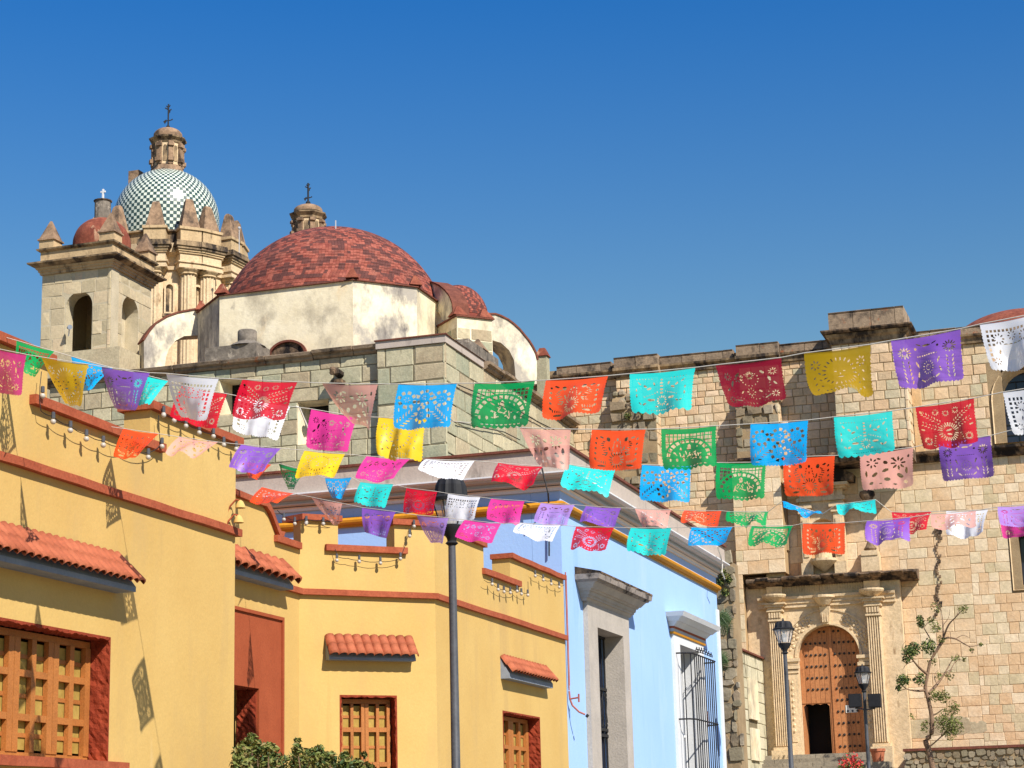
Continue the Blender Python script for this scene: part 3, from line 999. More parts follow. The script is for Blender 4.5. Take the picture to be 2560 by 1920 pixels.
# plaque, pipe and tap
a0, z0 = BW.px(1759, 1815, .02); a1, z1 = BW.px(1769, 1778, .02)
pl = MB().box(BW, a0, a1, z0, z1, .004, .03).build('wall_plaque', M['sign'], label='small brown plaque on the blue wall beside the iron window grille', cat='plaque')
for k in range(4):
    zz = z1 - (z1 - z0) * (k + .7) / 5
    MB().box(BW, a0 + .06, a1 - .06, zz - .02, zz + .02, .0305, .034).build('raised_line', M['gold'], pl)
pt = [BW.px(1414, 1430, .06), BW.px(1420, 1738, .06)]
tp = thing('standpipe', BW.P(pt[0][0], 3.5, .06), 'thin pink-red water pipe with a tap between the yellow and blue houses', 'water pipe')
ya_ = YE + .07
mb = MB()
mb.tube([BW.P(ya_, pt[0][1], .05), BW.P(ya_, pt[1][1] + .1, .05)], .015, 6)
mb.tube([BW.P(ya_ + .09, pt[0][1] - .05, .04), BW.P(ya_ + .09, pt[1][1] + .2, .04)], .009, 6)
mb.build('riser', M['pipe'], tp)
zt0 = BW.px(1420, 1745, .1)[1]
mb = MB()
mb.tube([BW.P(ya_, zt0 + .15, .05), BW.P(ya_, zt0, .06), BW.P(ya_ + .02, zt0 - .12, .10), BW.P(ya_ + .06, zt0 - .25, .22), BW.P(ya_ + .12, zt0 - .30, .32)], .02, 7)
mb.build('tap', M['pipe'], tp)
mb = MB()
mb.tube([BW.P(ya_, zt0, .06), BW.P(ya_, zt0 + .02, .24)], .018, 6)
mb.tube([BW.P(ya_, zt0 - .07, .24), BW.P(ya_, zt0 + .09, .24)], .018, 6)
mb.build('valve_handle', M['pipe'], tp)
mb = MB()
mb.tube([BW.P(ya_ + .14, zt0 - .31, .34), BW.P(ya_ + .16, zt0 - .34, .37)], .035, 7)
mb.build('nozzle', M['iron'], tp)
# ------------------------------------------------------------------ chapel block with the red dome
YC = 63.62
XC = -22.78
ZR = 19.42
CF, CS = FY(YC), FX(XC)
chapel = thing('chapel', (XC - 6, YC + 8, 1.5), 'green-grey stone chapel with low red tiled dome on a white drum', 'chapel')
D = .28
aL = CF.px(122, 1000, -D)[0]
aP = CF.px(941, 900)[0]
zL = (CF.px(395, 925, -D)[1] + CF.px(900, 862, -D)[1]) / 2
print('chapel zL', zL, aL, aP, XC)
win = []
for x0, y0, x1, y1 in ((547, 950, 615, 1031), (742, 1005, 820, 1105)):
    p, q = CF.px(x0, y0, -D), CF.px(x1, y1, -D)
    win.append((p[0], q[0], q[1], p[1]))
mb = MB()
mb.prism(CF, [(aL, 1), (aP, 1), (aP, zL - .3), (aL, zL - .3)], -1.2, -D - .06, [[(h[0], h[2]), (h[1], h[2]), (h[1], h[3]), (h[0], h[3])] for h in win])
mb.box(CF, aP + .001, XC - .06, 1, ZR - .32, -1.2, -.06)
mb.build('wall', M['mortargreen'], chapel)
mb = MB()
mb.box(CS, YC + .061, 79.99, 1, ZR - .32, -1.0, -.06)
mb.build('wall', M['mortargreen'], chapel)
nf = ashlar(CF, aL, aP, 12.4, zL - .3, (.5, .68), (.6, 1.25), chapel, M['green'], holes=win, base=-D - .06, limit=140, thick=.07, gap=.018, proud=.02, seed=3)
nf += ashlar(CF, aP, XC - .0, 12.4, ZR - .32, (.6, .85), (.7, 1.35), chapel, M['green'], base=-.06, proud=.025, limit=60, thick=.08, gap=.02, seed=4)
ns = ashlar(CS, YC + .03, 79.98, 12.4, ZR - .32, (.6, .75), (1.0, 1.9), chapel, M['green'], base=-.06, limit=100, thick=.06, gap=.016, proud=.02, seed=5)
# splayed window recesses
for h in win:
    mb = MB()
    P = CF.P
    s = .16
    o = [(h[0], h[2]), (h[1], h[2]), (h[1], h[3]), (h[0], h[3])]
    i = [(h[0] + s, h[2] + s * .5), (h[1] - s * .3, h[2] + s * .5), (h[1] - s * .3, h[3] - s * .3), (h[0] + s, h[3] - s * .3)]
    mb.add([P(*p, -D - .055) for p in o] + [P(*p, -D - .8) for p in i], [(k, (k + 1) % 4, 4 + (k + 1) % 4, 4 + k) for k in range(4)])
    wr = mb.build('window_recess', M['lime'], chapel)
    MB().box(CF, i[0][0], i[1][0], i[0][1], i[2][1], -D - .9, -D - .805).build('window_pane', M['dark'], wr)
# coping of the lower front: moulded lengths
rnd = random.Random(5)
a = aL - .2
prof = lambda z, j: [(-D - 1.0, z - .3), (-D - .02, z - .3), (-D + .06, z - .24), (-D + .05, z - .17), (-D + .2 + j, z - .12), (-D + .24 + j, z - .01), (-D + .1, z + .03), (-D - 1.0, z + .2)]
while a < aP - .05:
    w = min(rnd.uniform(1.3, 2.3), aP - a)
    MB().ext(CF, a + .012, a + w - .012, prof(zL + rnd.uniform(-.025, .015), rnd.uniform(-.05, .03))).build('coping_stone', M['coping'], chapel)
    a += w
# pier top: sloped slab with thin red tile edge
mb = MB()
mb.hexa([CF.P(aP - .02, ZR - .318, .02), CF.P(XC + .02, ZR - .318, .02), CF.P(XC + .02, ZR - .05, .02), CF.P(aP - .02, ZR - .05, .02), CF.P(aP - .02, ZR - .318, -4.2), CF.P(XC + .02, ZR - .318, -4.2), CF.P(XC + .02, ZR - .05, -4.2), CF.P(aP - .02, ZR - .05, -4.2)])
mb.build('pier_top', M['pinkstone'], chapel)
mb = MB()
mb.hexa([CF.P(aP - .06, ZR - .048, .07), CF.P(XC + .07, ZR - .048, .07), CF.P(XC + .07, ZR, .07), CF.P(aP - .06, ZR, .07), CF.P(aP - .06, ZR - .048, -4.3), CF.P(XC + .07, ZR - .048, -4.3), CF.P(XC - .4, ZR + .2, -3.6), CF.P(aP + .3, ZR + .2, -3.6)])
mb.build('tile_edge', M['redbrick'], chapel)
a = YC + 4.35
while a < 79.8:
    w = min(rnd.uniform(1.2, 2.2), 79.95 - a)
    j = rnd.uniform(-.04, .03)
    z = ZR - .1
    MB().ext(CS, a + .012, a + w - .012, [(-1, z - .22), (.02, z - .22), (.1, z - .16), (.1, z - .09), (.24 + j, z - .04), (.26 + j, z + .06), (-1, z + .22)]).build('coping_stone', M['coping'], chapel)
    a += w
# gargoyle spout
gx, gzv = CF.px(842, 935, 0)
mb = MB()
mb.tube([CF.P(gx, gzv + .05, -D - .1), CF.P(gx, gzv + .08, .1), CF.P(gx + .02, gzv, .35), CF.P(gx + .02, gzv - .06, .5)], [.16, .15, .13, .1], 7)
mb.ball(CF.P(gx + .02, gzv + .06, .42), .13, 8)
mb.box(CF, gx - .2, gx + .2, gzv - .32, gzv - .2, -D - .1, .05)
mb.build('gargoyle_spout', M['blackstone'], chapel, smooth=True)
# roof deck
MB().wbox(aL, XC - 1.0, YC + 1.25, 79.9, zL - .6, zL - .35).build('roof', M['redbrick'], chapel)

# drum: irregular octagon
YD = 67.4
Va, Vb = hitY(549, 743, YD), hitY(882, 699, YD)
ZD = (Va.z + Vb.z) / 2
w8 = Vb.x - Va.x
rr = ray(1057, 710); tt = (ZD - EYE.z) / rr.z
Vc = EYE + rr * tt
d8 = ((Vc.x - Vb.x) + (Vc.y - YD)) / 2
print('drum', Va, Vb, Vc, 'w', w8, 'd', d8, ZD)
x0, x1 = Va.x, Vb.x
oct_ = [(x0, YD), (x1, YD), (x1 + d8, YD + d8), (x1 + d8, YD + d8 + w8), (x1, YD + 2 * d8 + w8), (x0, YD + 2 * d8 + w8), (x0 - d8, YD + d8 + w8), (x0 - d8, YD + d8)]
DC = Vector(((x0 + x1) / 2, YD + d8 + w8 / 2, ZD))
mb = MB()
zb = zL - .5
n = 8
names8 = ['lime', 'limestain', 'lime', 'lime', 'lime', 'lime', 'lime', 'limestain']
for i in range(8):
    p, q = Vector(oct_[i]), Vector(oct_[(i + 1) % 8])
    c = Vector((DC.x, DC.y))
    f = 1 - .45 / (p - c).length
    p2, q2 = c + (p - c) * f, c + (q - c) * f
    mb = MB()
    mb.hexa([(p.x, p.y, zb), (q.x, q.y, zb), (q.x, q.y, ZD), (p.x, p.y, ZD), (p2.x, p2.y, zb), (q2.x, q2.y, zb), (q2.x, q2.y, ZD), (p2.x, p2.y, ZD)])
    mb.build('drum_wall', M[names8[i]], chapel)
mb = MB()
mb.sweep(oct_, [(-.3, ZD + .002), (.09, ZD + .002), (.09, ZD + .04), (-.3, ZD + .08)], closed=True)
mb.build('drum_coping', M['redbrick'], chapel)


def pyramid(mb, c, w, z0, z1, top=.0, rot=0., mi=0):
    pts = []
    for k, (ww, z) in enumerate(((w, z0), (max(top, .02), z1))):
        for i in range(4):
            t = rot + math.pi / 4 + i * math.pi / 2
            pts.append((c[0] + ww * .7071 * math.cos(t), c[1] + ww * .7071 * math.sin(t), z))
    return mb.hexa([pts[i] for i in (0, 1, 2, 3)] + [pts[i] for i in (4, 5, 6, 7)], mi)


for i in (0, 1, 7, 2):
    p = Vector(oct_[i]); c = Vector((DC.x, DC.y))
    q = p + (c - p).normalized() * .12
    mb = MB(); pyramid(mb, q, .5, ZD + .1, ZD + .52, .1, rot=.3 * i)
    mb.build('drum_pinnacle', M['smalldome'], chapel)
# low arch in the drum front
DF = FY(YD)
ax, az = DF.px(720, 868)
arc = [(ax + .82 * math.cos(t), az - .35 + .62 * math.sin(t)) for t in np.linspace(0, math.pi, 17)]
arc2 = [(ax + .72 * math.cos(t), az - .35 + .54 * math.sin(t)) for t in np.linspace(0, math.pi, 17)]
mb = MB(); mb.prism(DF, arc + arc2[::-1], .002, .12)
lun = mb.build('lunette', M['redbrick'], chapel)
mb = MB(); mb.prism(DF, arc2, .004, .02)
mb.build('lunette_recess', M['blackstone'], lun)

# the dome and its tiles
RX = (w8 / 2 + d8) * .985
ZAP = hitY(854, 577, DC.y).z
HD = ZAP - ZD + .12
print('dome r', RX, 'h', HD)
z0 = ZD - .12
dm = MB()
RS = (RX ** 2 + HD ** 2) / (2 * HD)          # shallow cap of a sphere
AS = math.asin(min(1, RX / RS)) if HD < RX else math.pi / 2
cap = lambda t: (max(.03, RS * math.sin(AS * (1 - t))), z0 + HD - RS + RS * math.cos(AS * (1 - t)))
dm.lathe(DC.x, DC.y, [cap(t) for t in np.linspace(0, 1, 19)], 48)
dome = dm.build('dome', M['domered'], chapel, smooth=True)


def tile_dome(parent, cx, cy, prof, tw, th, choose, mats, name, limit=300, lift=.008, gap=.006, amin=None, amax=None, pick=None):
    """tiles laid in rings over a lathe profile prof(t)->(r,z), t in 0..1; choose(row, col, n)->material index"""
    L = 400
    pts = [prof(i / L) for i in range(L + 1)]
    acc = [0]
    for i in range(L): acc.append(acc[-1] + math.dist(pts[i], pts[i + 1]))
    rows = int(acc[-1] / th)
    inv = lambda s: pts[min(L, int(np.searchsorted(acc, s)))]
    cand, rest = [], [MB(), MB()]
    for r in range(rows):
        (r0, zz0), (r1, zz1) = inv(r * th + gap / 2), inv((r + 1) * th - gap / 2)
        n = max(6, int(2 * math.pi * max(r0, .05) / tw))
        off = .5 * (r % 2)
        g = gap / tw * .5
        tang = Vector((r1 - r0, zz1 - zz0))
        nr, nz = tang.y, -tang.x
        k = lift / max(1e-6, math.hypot(nr, nz))
        nr, nz = nr * k, nz * k
        if nz < 0 and nr < 0: nr, nz = -nr, -nz
        h = math.pi / n * (1 - 2 * g)
        A = [(r0 * math.cos(-h), r0 * math.sin(-h), zz0), (r0 * math.cos(h), r0 * math.sin(h), zz0), (r1 * math.cos(h), r1 * math.sin(h), zz1), (r1 * math.cos(-h), r1 * math.sin(-h), zz1)]
        B = [(x + nr * math.cos(a), y + nr * math.sin(a), z + nz) for (x, y, z), a in zip(A, (-h, h, h, -h))]
        lo = [Vector(p) for p in A]; hi = [Vector(p) for p in B]
        ms = {}
        for c in range(n):
            t = 2 * math.pi * (c + off) / n
            mi = choose(r, c, n, t)
            centre = Vector((cx + (r0 + r1) / 2 * math.cos(t), cy + (r0 + r1) / 2 * math.sin(t), (zz0 + zz1) / 2))
            nv = Vector((math.cos(t) * nr, math.sin(t) * nr, nz)).normalized()
            face = nv.dot((EYE - centre).normalized())
            vis = face > .3 and in_picture(centre, 0) and (pick is None or pick(centre))
            cand.append((not vis, -face * (r0 + .3), r, c, t, mi, centre, lo, hi))
    cand.sort(key=lambda q: (q[0], q[1]))
    shared = {}
    for i, (nv, sc, r, c, t, mi, centre, lo, hi) in enumerate(cand):
        if i < limit and not nv:
            key = (r, mi)
            if key not in shared:
                me = bpy.data.meshes.new(name)
                o0 = (lo[0] + lo[1] + lo[2] + lo[3]) / 4
                me.from_pydata([tuple(p - o0) for p in hi + lo], [], [(0, 1, 2, 3), (4, 5, 1, 0), (5, 6, 2, 1), (6, 7, 3, 2), (7, 4, 0, 3)])
                me.materials.append(mats[mi])
                shared[key] = (me, o0)
            me, o0 = shared[key]
            o = bpy.data.objects.new(name, me)
            at = Vector((cx + o0.x * math.cos(t) - o0.y * math.sin(t), cy + o0.x * math.sin(t) + o0.y * math.cos(t), o0.z))
            COL.objects.link(o)
            o.parent = parent
            o.location = at - WT[parent.name]
            o.rotation_euler = (0, 0, t)
        else:
            cs, sn = math.cos(t), math.sin(t)
            rest[mi].add([(cx + p.x * cs - p.y * sn, cy + p.x * sn + p.y * cs, p.z) for p in hi + lo], [(0, 1, 2, 3), (4, 5, 1, 0), (5, 6, 2, 1), (6, 7, 3, 2), (7, 4, 0, 3)])
    for mi in (0, 1):
        if rest[mi].v: rest[mi].build(name + '_field', mats[mi], parent, kind='stuff')


rd = random.Random(11)
_pat = {}


def herring(r, c, n, t):
    # interlocking short bars of dark tiles, thinning out towards the crown
    u = int(t / (2 * math.pi) * 190)
    cr, cu = r // 2, u // 2
    k = (r // 2, u // 3)
    if k not in _pat: _pat[k] = rd.random()
    d = cu + cr if (cr // 4) % 2 == 0 else cu - cr
    bar = (d % 4 < 2) if (cr + cu // 5) % 3 else (d % 3 == 0)
    v = _pat[k]
    return 1 if (bar and v < .78) or v > .93 else 0


tile_dome(dome, DC.x, DC.y, cap, .125, .09, herring, [M['domered'], M['domedark']], 'dome_tile', pick=lambda p: p.z > ZD + .5)

# flying buttresses, piers and the tiled apse beside the drum
def flyer(fr, outer, inner, th, m='lime'):
    o = [fr.px(*p) for p in outer]
    i = [fr.px(*p) for p in inner]
    mb = MB(); mb.prism(fr, o + i, -th, 0)
    fl = mb.build('flying_buttress', M[m], chapel)
    mb = MB()
    up = []
    for k in range(len(o)):
        p = Vector(o[max(0, k - 1)]); q = Vector(o[min(len(o) - 1, k + 1)])
        nn = Vector((-(q - p).y, (q - p).x)).normalized()
        if nn.y < 0: nn = -nn
        up.append((o[k][0] + nn.x * .07, o[k][1] + nn.y * .07))
    mb.prism(fr, [(a, z + .002) for a, z in o] + up[::-1], -th - .05, .05)
    mb.build('coping', M['redbrick'], fl)
    return fl


R2 = math.sqrt(.5)
def diag(p, n):
    return Fr((p[0], p[1], 0), (-n[1], n[0], 0), (n[0], n[1], 0))


flyer(diag(oct_[7], (R2, -R2)), [(360, 852), (374.6, 829), (391, 809), (418, 792.6), (445, 783), (476, 777), (506, 772)], [(506, 838), (461, 840), (440, 851), (423, 871), (415, 893), (411, 925), (360, 925)], .7, 'limestain')
SH = 1.15
FM = diag((Vc.x + SH, Vc.y + SH), (-R2, -R2))
flyer(FM, [(1050, 709), (1066, 707), (1082, 708), (1100, 716), (1114, 728), (1124, 741), (1131, 758), (1135, 792)], [(1108, 803), (1098, 783), (1085, 774), (1062, 771), (1050, 771)], .6, 'limestain')
ka, kz = FM.px(1143.5, 791)
K = FM.P(ka, kz, .02)
KL, KR = diag(K, (-R2, -R2)), diag(K, (R2, -R2))
kl = KL.px(1090, 808)[0]
kr = KR.px(1230, 805)[0]
print('PIER', K, kl, kr, KR.P(kr, 0))
ap = hitY(1145, 800, 74.2)
mb = MB()
ar = 76 * proj(ap)[2] / FOC
prof = [(ar * math.cos(t), ap.z + ar * 1.16 * math.sin(t)) for t in np.linspace(0, 1.5, 12)]
mb.lathe(ap.x, ap.y, [(ar, ap.z - .6)] + prof + [(.01, ap.z + ar * 1.16)], 28)
apse = mb.build('apse_dome', M['domered'], chapel, smooth=True)
tile_dome(apse, ap.x, ap.y, lambda t: (max(.03, ar * math.cos(t * math.pi / 2)), ap.z + ar * 1.16 * math.sin(t * math.pi / 2)), .125, .09, herring, [M['domered'], M['domedark']], 'dome_tile', limit=100)
pz = kz
pq = [KL.P(kl, 0), Vector((K.x, K.y, 0)), KR.P(kr, 0), KR.P(kr, 0) + (KL.P(kl, 0) - Vector((K.x, K.y, 0)))]
mb = MB(); mb.hexa([(v.x, v.y, zL - .5) for v in pq] + [(v.x, v.y, pz) for v in pq])
mb.build('pier', M['lime'], chapel)
mb = MB(); mb.sweep([(v.x, v.y) for v in pq], [(-.2, pz + .002), (.08, pz + .002), (.08, pz + .06), (-.2, pz + .10)], closed=True)
mb.build('pier_coping', M['redbrick'], chapel)
ashlar(KL, kl, -.005, zL - .4, pz - .42, (.38, .46), (.4, .7), chapel, M['green'], base=0.0, thick=.06, proud=.012, gap=.018, limit=12, seed=21)
ashlar(KR, 0, kr, zL - .4, pz - .42, (.38, .46), (.5, .8), chapel, M['green'], base=0.0, thick=.06, proud=.012, gap=.018, limit=14, seed=22)
for t in (.12, .86):
    v = KR.P(kr * t, 0, -.32)
    mb = MB(); pyramid(mb, (v.x, v.y), .62, pz + .10, pz + .50, .12, rot=math.pi / 4)
    mb.build('pier_pinnacle', M['smalldome'], chapel)
FRr = diag(pq[2] + Vector((-.6, .75, 0)), (R2, -R2))
flyer(FRr, [(1218, 787), (1238, 787), (1252.6, 792), (1270, 801), (1285, 812.6), (1298, 825), (1309.6, 839), (1321, 853), (1330, 867.5), (1338, 884), (1342, 900)], [(1342, 960), (1289, 960), (1288.4, 935), (1285, 900), (1273, 875.6), (1252.6, 857), (1226, 849), (1218, 848)], 1.0, 'limestain')
print('flyer end', FRr.P(*FRr.px(1342, 940)))
b0_, b1_ = hitX(1172, 880, XC - .12), hitX(1246, 900, XC - .12)
zbk = hitX(1200, 866, XC - .12).z
MB().wbox(XC - .75, XC - .12, b0_.y, b1_.y, ZR - .2, zbk).build('pinnacle_block', M['greyrender'], chapel)
q = hitX(1195, 866, XC - .42)
mb = MB(); pyramid(mb, (q.x, q.y), .66, zbk + .002, zbk + .46, .08)
mb.build('wall_pinnacle', M['pinnacle'], chapel)
q = hitX(1357, 892, XC - .45)
mb = MB(); mb.wbox(q.x - .22, q.x + .22, q.y - .22, q.y + .22, ZR - .2, q.z - .02)
mb.build('pinnacle_post', M['green'], chapel)
mb = MB(); pyramid(mb, (q.x, q.y), .56, q.z - .01, q.z + .36, .22)
mb.build('wall_pinnacle', M['smalldome'], chapel)
# stump of a column on its base, standing on the front coping
q = hitY(615, 868, 65.2)
mb = MB(); q1 = hitY(527, 896, 65.2); q2 = hitY(655, 880, 65.2)
mb.wbox(q1.x, q2.x, 64.7, 65.9, zL - .4, q.z)
mb.build('stump_base', M['greyrender'], chapel)
mb = MB(); mb.lathe(q.x, 65.3, [(.72, q.z + .002), (.55, q.z + .12), (.40, q.z + .2), (.36, q.z + .23), (.36, q.z + .62), (.33, q.z + .66), (.01, q.z + .67)], 16)
mb.build('column_stump', M['greyrender'], chapel, smooth=True)

# ------------------------------------------------------------------ bell tower
YT = 66.6
tc = hitY(279, 667, YT)
XT = tc.x
TF, TS = FY(YT), FX(XT)
XTL = TF.px(105, 690)[0]
YTB = TS.px(380, 716)[0]
Z1 = tc.z
print('tower', XTL, XT, YT, YTB, Z1)
tower = thing('bell_tower', ((XTL + XT) / 2, (YT + YTB) / 2, 1.5), 'square stone bell tower with arched openings, pyramid pinnacles and a small red dome', 'tower')


def archpoly(a0, a1, zb, zt, n=14, flat=.5):
    r = (a1 - a0) / 2
    rz = r * 1.0
    c = (a0 + a1) / 2
    return [(a0, zb), (a1, zb)] + [(c + r * math.cos(t), zt - rz + rz * math.sin(t)) for t in np.linspace(0, math.pi, n)]


oa0, ozt = TF.px(164, 733); oa1, ozb = TF.px(227, 882)
ozt = TF.px(195, 729)[1]
oL = archpoly(oa0, oa1, ozb - .3, ozt)
ra0 = TS.px(306, 820)[0]; ra1 = TS.px(347, 820)[0]
rzt = TS.px(326, 741)[1]; rzb = ozb - .3
oR = archpoly(ra0, ra1, rzb, rzt)
zb = 16.5
th = .62
MB().prism(TF, [(XTL, zb), (XT - .002, zb), (XT - .002, Z1), (XTL, Z1)], -th, -.03, [oL]).build('wall', M['mortartower'], tower)
MB().prism(TS, [(YT + .032, zb), (YTB, zb), (YTB, Z1), (YT + .032, Z1)], -th, -.03, [oR]).build('wall', M['mortartower'], tower)
MB().box(TS, YT + th + .01, YTB - .35, zb, Z1, -th - .2, -th - .003).build('niche_back', M['mortartower'], tower)
MB().wbox(XTL, XTL + .3, YT + th + .001, YTB, zb, Z1).build('wall', M['tower'], tower)
MB().wbox(XTL + .301, XT - th - .001, YTB - .3, YTB, zb, Z1).build('wall', M['tower'], tower)
MB().wbox(XTL + .301, XT - th, YT + th, YTB - .301, zb, ozb - .3).build('floor', M['tower'], tower)
nt_ = ashlar(TF, XTL, XT - .005, ozb - 1.2, Z1, (.42, .55), (.5, .95), tower, M['tower'], holes=[(oa0 - .02, oa1 + .02, ozb - .3, ozt - .08)], base=-.03, proud=.008, gap=.014, limit=80, seed=31, ch_edge=.03, keep=lambda a, z: True)
nt_ += ashlar(TS, YT, YTB, ozb - 1.2, Z1, (.42, .55), (.5, .95), tower, M['tower'], holes=[(ra0 - .02, ra1 + .02, rzb, rzt - .08)], base=-.03, proud=.008, gap=.014, limit=80, seed=32, ch_edge=.03)
sq = [(XTL, YT), (XT, YT), (XT, YTB), (XTL, YTB)]
ZL1 = TF.px(285, 629, .45)[1]
H = ZL1 - Z1
mb = MB()
mb.sweep(sq, [(-.5, Z1 + .001), (.06, Z1 + .001), (.07, Z1 + H * .2), (.12, Z1 + H * .24), (.12, Z1 + H * .4), (.18, Z1 + H * .45), (.2, Z1 + H * .6), (-.5, Z1 + H * .6)], closed=True)
mb.build('cornice', M['cornice'], tower)
mb = MB()
mb.sweep(sq, [(-.5, Z1 + H * .602), (.22, Z1 + H * .602), (.33, Z1 + H * .72), (.35, Z1 + H * .78), (.44, Z1 + H * .86), (.45, ZL1), (.0, ZL1 + .05), (-.5, ZL1 + .05)], closed=True)
mb.build('cornice_cap', M['cornicedark'], tower)
ZP1 = TF.px(282, 600, .1)[1]
mb = MB()
mb.sweep(sq, [(-.4, ZL1 + .052), (.06, ZL1 + .052), (.06, ZP1 - .12), (-.4, ZP1 - .12)], closed=True)
mb.build('parapet', M['cornice'], tower)
mb = MB()
mb.sweep(sq, [(-.45, ZP1 - .118), (.10, ZP1 - .118), (.18, ZP1 - .06), (.20, ZP1), (-.45, ZP1 + .04)], closed=True)
mb.build('parapet_cap', M['cornicedark'], tower)
MB().wbox(XTL + .4, XT - .4, YT + .4, YTB - .4, ZL1 - .2, ZL1 + .04).build('roof', M['redbrick'], tower)
for (x, y) in ((XTL + .22, YT + .22), (XT - .2, YT + .22), (XT - .2, YTB - .25), (XTL + .22, YTB - .25)):
    mb = MB()
    mb.wbox(x - .33, x + .33, y - .33, y + .33, ZP1 + .02, ZP1 + .36)
    pn = mb.build('pinnacle_base', M['cornice'], tower)
    mb = MB(); pyramid(mb, (x, y), .78, ZP1 + .362, ZP1 + .43, .76); pyramid(mb, (x, y), .68, ZP1 + .43, ZP1 + 1.24, .07)
    mb.build('pinnacle', M['pinnacle'], tower)
# ledge at the foot
zq = TF.px(275, 868, .3)[1]
MB().sweep([(XTL + .4, YT - .005), (XT + .3, YT - .005), (XT + .3, YTB - .6)], [(0, zb), (.3, zb), (.3, zq), (0, zq + .06)]).build('ledge', M['green'], tower)
# small dome with drum-like chimney and cross
cx, cy = (XTL + XT) / 2 + .15, (YT + YTB) / 2
rt = 72 * proj((cx, cy, Z1))[2] / FOC
zt = hitY(247, 548, cy).z
zz = zt - rt * .95
MB().lathe(cx, cy, [(rt, ZL1)] + [(rt * math.cos(t), zz + rt * .95 * math.sin(t)) for t in np.linspace(0, 1.5, 12)] + [(.01, zt)], 24).build('small_dome', M['smalldome'], tower, smooth=True)
zc1 = hitY(247, 502, cy).z
MB().lathe(cx, cy, [(.33, zt - .12), (.33, zc1 - .08)], 12).build('chimney', M['greyrender'], tower)
MB().lathe(cx, cy, [(.01, zc1 - .078), (.37, zc1 - .078), (.38, zc1 - .03), (.01, zc1 + .04)], 12).build('chimney_cap', M['blackstone'], tower)
mb = MB(); mb.wbox(cx - .035, cx + .035, cy - .03, cy + .03, zc1, zc1 + .48); mb.wbox(cx - .11, cx + .11, cy - .025, cy + .025, zc1 + .33, zc1 + .40)
mb.build('cross', M['white'], tower)
# floodlight by the arch
fa, fz = TF.px(170, 818, .25)
fl = thing('floodlight', TF.P(fa, fz, .1), 'small grey floodlight fixed beside the arch of the bell tower', 'floodlight')
mb = MB(); mb.tube([TF.P(fa - .1, fz - .3, .02), TF.P(fa, fz - .05, .15)], .025, 6); mb.build('bracket', M['white'], fl)
mb = MB(); mb.tube([TF.P(fa - .08, fz + .02, .1), TF.P(fa + .02, fz, .2), TF.P(fa + .12, fz - .02, .3)], [.06, .08, .1], 8); mb.build('lamp_head', M['soffit'], fl)

# ------------------------------------------------------------------ tall tower with the chequered dome
CY = 100.
dc = hitY(416.6, 552.6, CY)
DP = proj(dc)[2]
k = DP / FOC                         # metres per picture unit there
r = 130 * k
phi0 = math.atan2(-dc.y, -dc.x)
dt = thing('domed_tower', (dc.x, dc.y, 3.5), 'tall church tower with green and white chequered dome and lantern', 'tower')
zy = lambda y, fwd=0.: hitY(416.6, y, CY - fwd).z
Rb = 1.34 * r
zA, zB, zC = zy(566, Rb), zy(604, Rb), zy(668, Rb)
print('domed tower r', r, zA, zB, zC)
mb = MB()
mb.lathe(dc.x, dc.y, [(Rb, 12), (Rb, zC)], 16, rot=phi0 + .1)
mb.build('wall', M['tancarved'], dt)
mb = MB()
mb.lathe(dc.x, dc.y, [(Rb * .9, zC + .002), (Rb * 1.03, zC + .002), (Rb * 1.04, zC + .2), (Rb * 1.0, zC + .25), (Rb * 1.0, zC + .8), (Rb * 1.08, zC + 1.0), (Rb * 1.1, zB), (Rb * .9, zB + .02)], 16, rot=phi0 + .1)
mb.build('entablature', M['tancarved'], dt)
mb = MB()
mb.lathe(dc.x, dc.y, [(Rb * .98, zB + .021), (Rb * .98, zA - .15), (Rb * 1.02, zA - .1), (Rb * 1.02, zA), (Rb * .7, zA + .05)], 16, rot=phi0 + .1)
mb.build('parapet', M['cornicedark'], dt)
